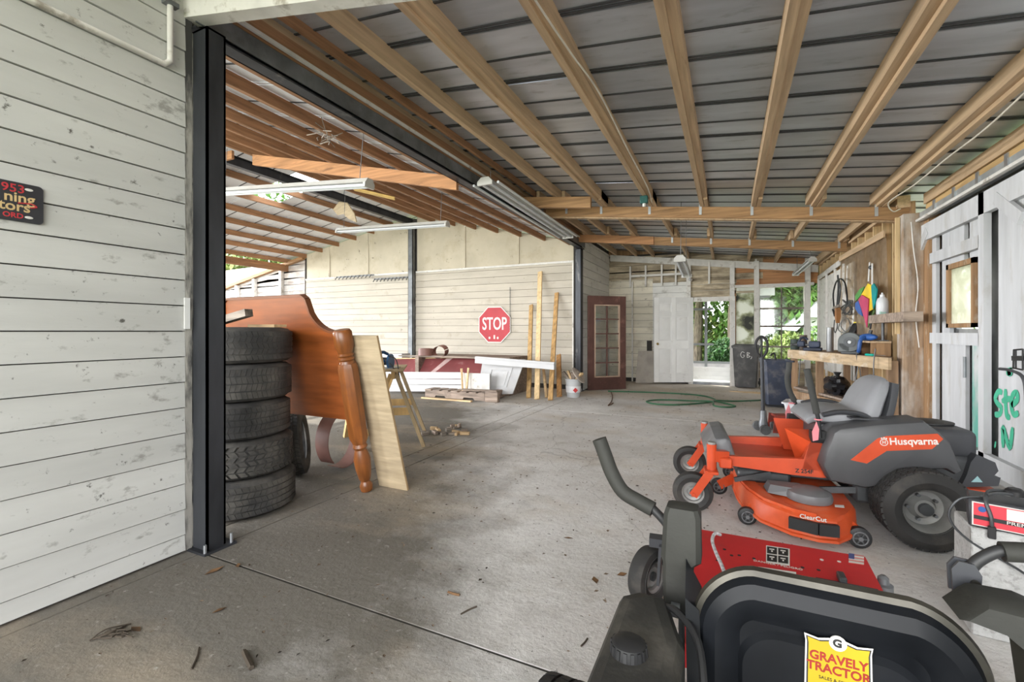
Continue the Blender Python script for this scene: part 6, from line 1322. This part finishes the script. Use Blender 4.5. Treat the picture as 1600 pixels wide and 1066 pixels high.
# control levers
def lever(poly, y0, y1): return MB().prism(poly, y0, y1, XZm)
ll = empty('control_lever', (-0.28, 0.15, 0), 0, gm)
def lev_ring(z, hw, hd, cx=0.0, cy=0.0): return [(cx + x * hw, cy + y_ * hd, z) for x, y_ in ((-1, -.7), (-.75, -1), (.75, -1), (1, -.7), (1, .7), (.75, 1), (-.75, 1), (-1, .7))]
MB().loft([lev_ring(0.615, 0.030, 0.03, -0.008), lev_ring(0.70, 0.033, 0.03, -0.008), lev_ring(0.735, 0.034, 0.032, -0.006), lev_ring(0.748, 0.044, 0.034, 0), lev_ring(0.85, 0.040, 0.033, 0.002), lev_ring(0.866, 0.034, 0.028, 0.002), lev_ring(0.869, 0.02, 0.018, 0.002)]).build('lever_cover', olive, ll)
MB().cyl((-0.02, -0.036, 0.635), (-0.0, -0.036, 0.635), 0.016, seg=12).bar((0, 0, 0.42), (0, 0, 0.66), 0.03, 0.012).build('lever_root', steel_grey, ll)
MB().tube(smooth_path([(-0.03, 0.02, 0.80), (-0.05, 0.035, 0.815), (-0.075, 0.045, 0.832)], 4), 0.011, 10).build('lap_bar', blackp, ll)
MB().tube(smooth_path([(-0.072, 0.045, 0.829), (-0.11, 0.05, 0.842), (-0.150, 0.05, 0.862), (-0.178, 0.05, 0.905), (-0.196, 0.05, 0.95), (-0.212, 0.05, 0.992)], 5), 0.019, 14).build('grip', olive, ll)
rl = empty('control_lever', (0.21, 0.10, 0), 0, gm)
for k in (0, 0.018): MB().prism([(-0.018, 0.80), (0.02, 0.80), (0.022, 0.84), (0.012, 0.858), (-0.01, 0.86), (-0.02, 0.845)], k, k + 0.005, XZm).build('pivot_plate', seatd, rl)
MB().cyl((0.012, -0.008, 0.825), (0.012, 0.03, 0.825), 0.007, seg=10).build('pivot_bolt', worn, rl)
MB().tube(smooth_path([(0.005, 0.012, 0.835), (0.02, 0.012, 0.862), (0.048, 0.012, 0.886), (0.07, 0.012, 0.889)], 4), 0.010, 10).build('lap_bar', blackp, rl)
MB().tube(smooth_path([(0.052, 0.012, 0.886), (0.10, 0.012, 0.892), (0.20, 0.01, 0.90), (0.30, 0.01, 0.91)], 4), 0.017, 14).build('grip', olive, rl)
rgs = []
for i, (x, z, w, h) in enumerate(((-0.03, 0.812, 0.07, 0.02), (-0.018, 0.818, 0.085, 0.024), (0.03, 0.812, 0.09, 0.03), (0.075, 0.785, 0.10, 0.04), (0.10, 0.73, 0.10, 0.05), (0.11, 0.62, 0.09, 0.05))):
    rgs.append([(x + dx * h, -0.06 + dy * w / 2, z + dz * h) for dx, dy, dz in ((-.6, -1, -.6), (.4, -1, .5), (.6, -.7, .8), (.6, .7, .8), (.4, 1, .5), (-.6, 1, -.6))])
MB().loft(rgs).build('lever_cover', olive, rl)
MB().bar((0.06, -0.08, 0.60), (0.035, -0.09, 0.79), 0.03, 0.012).build('lever_root', worn, rl)
MB().cbox(0.20, 0.42, -0.45, 0.02, 0.40, 0.66, 0.03).build('side_tank', blk_d, gm)
# foot platform with decals
fp = empty('foot_platform', (-0.18, -1.0, 0), 0, gm)     # children in world coordinates
FM = MB().hexa([(-0.13, 1.50, 0.30), (0.50, 1.50, 0.30), (0.515, 2.345, 0.325), (-0.135, 2.335, 0.325), (-0.13, 1.50, 0.315), (0.50, 1.50, 0.315), (0.515, 2.345, 0.34), (-0.135, 2.335, 0.34)])
FM.build('plate', redt, fp)
zp = lambda y_: 0.3155 + (y_ - 1.5) * 0.0296
def dec_rect(px0, py0, px1, py1, m, name, lift=0.0006):
    P = [onz(a, b, 0.335) for a, b in ((px0, py1), (px1, py1 + (px1 - px0) * 0.15), (px1, py0 + (px1 - px0) * 0.15), (px0, py0))]
    for p_ in P: p_.z = zp(p_.y) + lift
    n = 4; MB().add([*P, *[p_ + V((0, 0, 0.0006)) for p_ in P]], BOXF).build(name, m, fp)
    return P
dec_rect(1197, 854, 1234, 879, signw, 'pictogram_border'); 
for i in range(2):
    for j in range(2): dec_rect(1198.5 + i * 17.5, 855.8 + j * 11.4 + i * 2.4, 1198.5 + i * 17.5 + 15.5, 855.8 + j * 11.4 + i * 2.4 + 9.8, blackp, 'pictogram', 0.0014)
for i in range(2):
    for j in range(2): dec_rect(1202 + i * 17.5, 859 + j * 11.4 + i * 2.4, 1210 + i * 17.5, 860.5 + j * 11.4 + i * 2.4, signw, 'pictogram_mark', 0.0022); dec_rect(1205 + i * 17.5, 862 + j * 11.4 + i * 2.4, 1207.5 + i * 17.5, 864 + j * 11.4 + i * 2.4, signw, 'pictogram_mark', 0.0022)
c = onz(1215, 883, 0.335); tm = Tm(c.x, c.y, zp(c.y) + 0.001)
text('DANGER / PELIGRO', 0.022, signw, 'lettering', fp, tm, ext=0.0003, sx=0.9)
dec_rect(1185, 885, 1244, 890, signw, 'warning_text_block')
dec_rect(1326, 867.5, 1350, 881, mk('flag_red', (0.62, 0.22, 0.2), 0.5), 'flag')
for i in range(3): dec_rect(1326, 869.5 + i * 4.4, 1350, 871.5 + i * 4.4, signw, 'flag_stripe', 0.0014)
dec_rect(1326, 867.5, 1335, 875, mk('flag_blue', (0.08, 0.10, 0.28), 0.5), 'flag_canton', 0.0022)
for a, b in ((1143, 868), (1132, 859), (1155, 868), (1178, 873), (1254, 887), (1279, 891), (1121, 875), (1284, 876), (1311, 879)):
    c = onz(a, b, 0.335); MB().cyl((c.x, c.y, zp(c.y)), (c.x, c.y, zp(c.y) + 0.0015), 0.007, seg=10).build('bolt_hole', blackp if b not in (876, 879) else signw, fp)
MB().box(0.30, 0.49, 1.98, 2.06, 0.33, 0.345).build('pedal_plate', seatd, fp)
MB().cbox(0.375, 0.40, 2.06, 2.12, 0.335, 0.36, 0.004).build('latch', gunm, fp)
for x in (-0.12, 0.49): MB().box(x - 0.01, x + 0.01, 1.5, 2.335, 0.24, 0.30).build('platform_rail', redt, fp)
# rope, wheels, hitch bolt
MB().tube(smooth_path([onz(1126, 836, 0.36), onz(1117, 834, 0.37), onz(1113, 845, 0.37), onz(1118, 862, 0.38), onz(1127, 882, 0.40), onz(1132, 895, 0.40)], 5), 0.007, 8).build('rope', mk('rope_white', (0.66, 0.68, 0.70), 0.8, var=0.3, vs=60), fp)
wheel('caster_wheel', (-0.515, 1.21, 0.135), 0.135, 0.09, 0.07, False, tyrem, gm, rimg, hub=0.03).rotation_euler = (PI / 2, 0, 1.15)
MB().bar((-0.42, 1.22, 0.30), (-0.515, 1.21, 0.30), 0.06, 0.04).bar((-0.46, 1.185, 0.30), (-0.47, 1.185, 0.12), 0.012, 0.06, (0, 1, 0)).bar((-0.30, 1.22, 0.28), (-0.42, 1.22, 0.30), 0.06, 0.04).build('caster_fork', seatd, gm)
for s_ in (-1, 1):
    w_ = wheel('rear_wheel', (s_ * 0.49, -0.10, 0.252), 0.25, 0.20, 0.12, True, tyrem, gm, rimg); w_.rotation_euler = (PI / 2, 0, PI / 2)
MB().cyl((-0.40, -0.10, 0.25), (0.40, -0.10, 0.25), 0.03, seg=10).build('axle', gunm, gm)
c = onz(1380, 905, 0.33)
hb_ = thing('hitch_pin', 'short grey threaded pin on the floor plate edge of the tractor', 'pin', (c.x, c.y, 0.0))
MB().lathe([(0.05, 0), (0.05, 0.01), (0.02, 0.015), (0.02, 0.28), (0.032, 0.285), (0.032, 0.31), (0.02, 0.315), (0.018, 0.335), (0.008, 0.345)], 14).build('pin', steel_grey, hb_); MB().lathe([(0.04, 0.26), (0.045, 0.27), (0.035, 0.282)], 14).build('washer', worn, hb_)
# ================================================================== small things
# plate on the left wall
y1, y0 = onx(67, 320, LX + 0.03).y, onx(67, 320, LX + 0.03).y - 0.305
zc = onx(67, 323, LX + 0.03).z
lp_ = thing('number_plate', 'black plate with gold script and red lettering on the white board wall', 'plate', (LX + 0.032, (y0 + y1) / 2, zc))
PM = MX(((0, 0, 1, 0), (1, 0, 0, 0), (0, 1, 0, 0), (0, 0, 0, 1)))
rp = [(x, z) for x, _, z in rr(0.305, 0.172, 0.018, 0, 0, 0, 0)]
MB().prism(rp, 0, 0.003, PM).build('plate', mk('plate_black', (0.035, 0.036, 0.042), 0.3), lp_)
goldm = mk('gold_script', (0.62, 0.45, 0.22), 0.45); redm = mk('plate_red', (0.50, 0.04, 0.05), 0.45)
text('953', 0.05, redm, 'lettering', lp_, PM @ Tm(0.055, 0.056, 0.0035), bold=0.0005); text('ning', 0.06, goldm, 'lettering', lp_, PM @ Tm(0.075, 0.018, 0.0035), bold=0.001); text('tors', 0.06, goldm, 'lettering', lp_, PM @ Tm(0.06, -0.022, 0.0035), bold=0.001); text('ORD', 0.03, redm, 'lettering', lp_, PM @ Tm(0.055, -0.062, 0.0035), bold=0.0006)
MB().tube(smooth_path([PM @ V(p_) for p_ in ((0.07, -0.005, 0.0045), (0.11, 0.0, 0.0045), (0.13, -0.01, 0.0045), (0.11, -0.018, 0.0045))], 5), 0.003, 5).build('swash', redm, lp_)
for z in (0.062, -0.062): MB().sphere(PM @ V((0.105, z, 0.0035)), (0.001, 0.014, 0.006)).build('bolt_slot', signw, lp_)
# conduit on the left wall
cd = thing('conduit', 'white painted conduit pipe running along the top of the board wall', 'pipe', (LX + 0.04, 1.4, 2.6))
P = [onx(60, -22, LX + 0.045), onx(140, 28, LX + 0.045), onx(266, 104, LX + 0.045)]
MB().tube([P[0] + V((0, -0.5, 0.0)), P[0], P[1], P[2]] if False else [V((LX + 0.045, -0.6, P[2].z)), V((LX + 0.045, P[2].y - 0.03, P[2].z)), V((LX + 0.045, P[2].y, P[2].z + 0.03)), V((LX + 0.045, P[2].y, 3.45))], 0.016, 10).build('pipe', white_wood, cd, world=True)
for z in (P[2].z + 0.35, P[2].z + 0.75): MB().box(LX + 0.028, LX + 0.068, P[2].y - 0.035, P[2].y + 0.035, z - 0.012, z + 0.012).build('clip', steel_grey, cd, world=True)
c = onx(287, 770, LX + 0.04)
h1 = onx(297, 490, LX + 0.035)
tag(MB().box(LX + 0.029, LX + 0.036, h1.y - 0.03, h1.y, h1.z - 0.09, h1.z + 0.09).build('strap_plate', white_paint), 'perforated white metal strap on the board wall beside the steel post', 'strap')
# tool hanging on the barn door edge: black wire holder and bent rod
c = onx(1590, 560, BX - 0.06)
wh = thing('wire_basket', 'black wire holder hanging on the white barn door', 'wire holder', c)
q = MB()
for (a, b, d, e) in ((1584, 547, 1598, 546), (1584, 547, 1583, 575), (1583, 575, 1598, 578), (1587, 547, 1587, 576), (1598, 546, 1598, 578)): q.tube([onx(a, b, BX - 0.06), onx(d, e, BX - 0.06)], 0.006, 5)
q.build('frame', blackp, wh, world=True); MB().bar(onx(1583, 560, BX - 0.055), onx(1600, 560, BX - 0.055), 0.02, 0.035).build('band', blackp, wh, world=True)
MB().box(BX - 0.06, BX + 0.0, c.y - 0.12, c.y - 0.10, c.z - 0.02, c.z + 0.02).build('bracket', blackp, wh, world=True)
rd = [onx(x, y_, BX - 0.10) for x, y_ in ((1562, 576.5), (1575, 578), (1590, 583), (1598, 590), (1602, 605), (1604, 640))]
rd.append(V((rd[-1].x, rd[-1].y, 0.0)))
tag(MB().tube(smooth_path(rd[:-1], 4) + [rd[-1]], 0.011, 8).build('bent_rod', seatd), 'dark bent rod standing before the barn door', 'rod')
# scrap heap and offcuts on the hall floor
rng = random.Random(21)
for i in range(16):
    px = rng.uniform(676, 728); py = rng.uniform(668, 681); c = onz(px, py)
    l, w, h = rng.uniform(0.05, 0.14), rng.uniform(0.03, 0.06), rng.uniform(0.02, 0.045); z = rng.choice((0, 0, 0, 0.03))
    o = MB().cbox(-l / 2, l / 2, -w / 2, w / 2, 0, h, 0.003).build('wood_scrap', (sawn, greywood, pgrey)[i % 3]); o.location = (c.x, c.y, z + 0.001); o.rotation_euler = (0, 0, rng.uniform(0, 3)); tag(o, 'small wood offcut in the scrap heap on the hall floor', 'offcut', 'wood offcuts on the hall floor')
for i, (a, b) in enumerate(((658, 678), (664, 680))):
    c = onz(a, b); o = MB().cbox(-0.05, 0.05, -0.03, 0.03, 0, 0.035, 0.004).build('wood_scrap', greywood); o.location = (c.x, c.y, 0.001); o.rotation_euler = (0, 0, i); tag(o, ('dark offcut on the floor apart from the scrap heap, nearest the sawhorse', 'second dark offcut between sawhorse and scrap heap')[i], 'offcut', 'wood offcuts apart')
# twigs and leaf litter
def twig(label, pts, r, m):
    tag(MB().tube(smooth_path([onz(a, b, r) for a, b in pts], 4), r, 5).build('twig', m), label, 'twig')
dk_ = mk('dry_twig', (0.07, 0.055, 0.04), 0.9); lf = mk('dry_leaf', (0.22, 0.12, 0.055), 0.8, var=0.5, vs=8)
cl_ = thing('dry_weed', 'dark dry weed clump on the concrete near the board wall', 'dead weed', onz(172, 992))
for i in range(9):
    a = onz(140 + i * 4, 1002 - i * 2.2, 0.005); b = onz(165 + i * 5, 984 + (i % 3) * 6, 0.02); d = onz(205 - (i % 4) * 7, 975 + i * 2.6, 0.004); MB().tube(smooth_path([a, b, d], 4), 0.0035, 4).build('stalk', dk_, cl_, world=True)
twig('thick dark twig on the floor in front of the joint', [(381, 1018), (386, 1030), (393, 1044)], 0.010, dk_); twig('curved thin twig near the left of the floor', [(311, 1012), (308, 1026), (299, 1046)], 0.004, dk_); twig('thin twig by the black tractor tank', [(908, 1010), (914, 1004), (918, 998)], 0.004, dk_)
twig('flat twig on the slab near the crack', [(700, 925), (709, 928), (718, 930)], 0.006, lf); twig('twig near the bed post shadow', [(720, 960), (735, 952), (745, 948)], 0.004, dk_)
for i, (a, b, s_) in enumerate(((212, 985, 0.035), (343, 955, 0.03), (372, 885, 0.025), (972, 899, 0.03), (930, 908, 0.035), (888, 842, 0.03), (335, 893, 0.05))):
    c = onz(a, b); o = MB().add([(-s_, 0, 0.004), (0, -s_ * 0.5, 0.008), (s_, 0, 0.005), (0, s_ * 0.5, 0.003), (0, 0, 0.002), (-s_, 0, 0.0055), (0, -s_ * 0.5, 0.0095), (s_, 0, 0.0065), (0, s_ * 0.5, 0.0045), (0, 0, 0.0035)], [(0, 1, 4), (1, 2, 4), (2, 3, 4), (3, 0, 4), (6, 5, 9), (7, 6, 9), (8, 7, 9), (5, 8, 9)]).build('dry_leaf', lf); o.location = (c.x, c.y, 0); o.rotation_euler = (0, 0, i * 1.3)
    tag(o, ('orange leaf beside the dry weed', 'orange leaf at the slab joint', 'small leaf beyond the joint by the post', 'red leaf near the tractor caster', 'dead leaf by the tractor lever', 'pale leaf in the middle of the floor', 'dark leaf clump near the foot of the post')[i], 'leaf', 'fallen leaves')
mb = MB(); rng = random.Random(9)
for i in range(1500):
    if i % 3 == 0: x, y_ = rng.uniform(-2.8, 0.6), rng.uniform(0.6, 4.0)
    else: x, y_ = rng.uniform(-7, 1.2), rng.uniform(3, 11)
    if x < -2.8 and y_ < 2: continue
    s_ = rng.uniform(0.003, 0.010) * (1 + 0.22 * min(y_, 7)); a = rng.uniform(0, 6.3); k = rng.uniform(0.2, 0.7); z = rng.uniform(0.002, 0.009)
    d = V((math.cos(a), math.sin(a), 0)); e = V((-d.y, d.x, 0)); c = V((x, y_, z))
    mb.add([c - d * s_, c - e * s_ * k + V((0, 0, s_ * 0.2)), c + d * s_, c + e * s_ * k, c + V((0, 0, -0.001))], [(0, 1, 4), (1, 2, 4), (2, 3, 4), (3, 0, 4)])
tag(mb.build('leaf_litter', mk('litter_brown', (0.14, 0.10, 0.065), 0.9, var=0.6, vs=2, det=2), None, flat=True), 'bits of dry leaf and grit scattered over the concrete', 'litter', kind='stuff')
# wires on the roof timbers
wm_ = mk('old_wire', (0.70, 0.66, 0.56), 0.6)
xw = PX[3] + 0.05
tag(MB().tube(smooth_path([(xw, 1.6, zb(xw) + 0.05), (xw + 0.04, 2.2, zb(xw) - 0.008), (xw + 0.07, 2.8, zb(xw) - 0.008), (xw + 0.1, 3.4, zb(xw) + 0.01), (xw + 0.08, 4.6, zb(xw) + 0.01), (xw + 0.07, 5.8, zb(xw) + 0.01), (xw + 0.03, 6.5, zb(xw) - 0.006)], 6), 0.007, 6).build('roof_wire', wm_), 'pale cable stapled along a middle purlin', 'cable')
xw = PX[7] + 0.06
tag(MB().tube(smooth_path([(xw, 3.6, zb(xw) + 0.02), (xw + 0.03, 4.4, zb(xw) - 0.01), (xw, 5.0, zb(xw) - 0.03), (xw + 0.02, 5.8, zb(xw) - 0.02), (xw, 6.5, zb(xw) - 0.008), (xw + 0.08, 6.68, zb(xw) - 0.08), (xw + 0.16, 6.72, zb(xw) - 0.05)], 6), 0.007, 6).build('roof_wire', wm_), 'pale cable along the purlin nearest the barn door', 'cable')
c = ony(993, 285, 6.3); bxm = mk('box_teal', (0.02, 0.10, 0.09), 0.4)
jb = thing('junction_box', 'small dark teal junction box under a middle purlin', 'junction box', (PX[3] + 0.02, 6.2, zb(PX[3])))
MB().cbox(-0.05, 0.05, -0.04, 0.04, -0.10, -0.001, 0.008).build('box', bxm, jb); MB().cyl((0, 0, -0.14), (0, 0, -0.10), 0.02, seg=10).build('socket', white_paint, jb)
nest = thing('bird_nest', 'old twig nest clinging to a red hall purlin', 'nest', (-3.75, ony(478, 188, 3.4).y, zr(-3.75) - 0.13))
rng = random.Random(31)
for i in range(26):
    a = V((rng.gauss(0, 0.05), rng.gauss(0, 0.06), rng.gauss(-0.02, 0.03))); b = a + V((rng.gauss(0, 0.07), rng.gauss(0, 0.07), rng.gauss(0, 0.05))); MB().cyl(a, b, 0.005, seg=4).build('straw', greywood, nest)
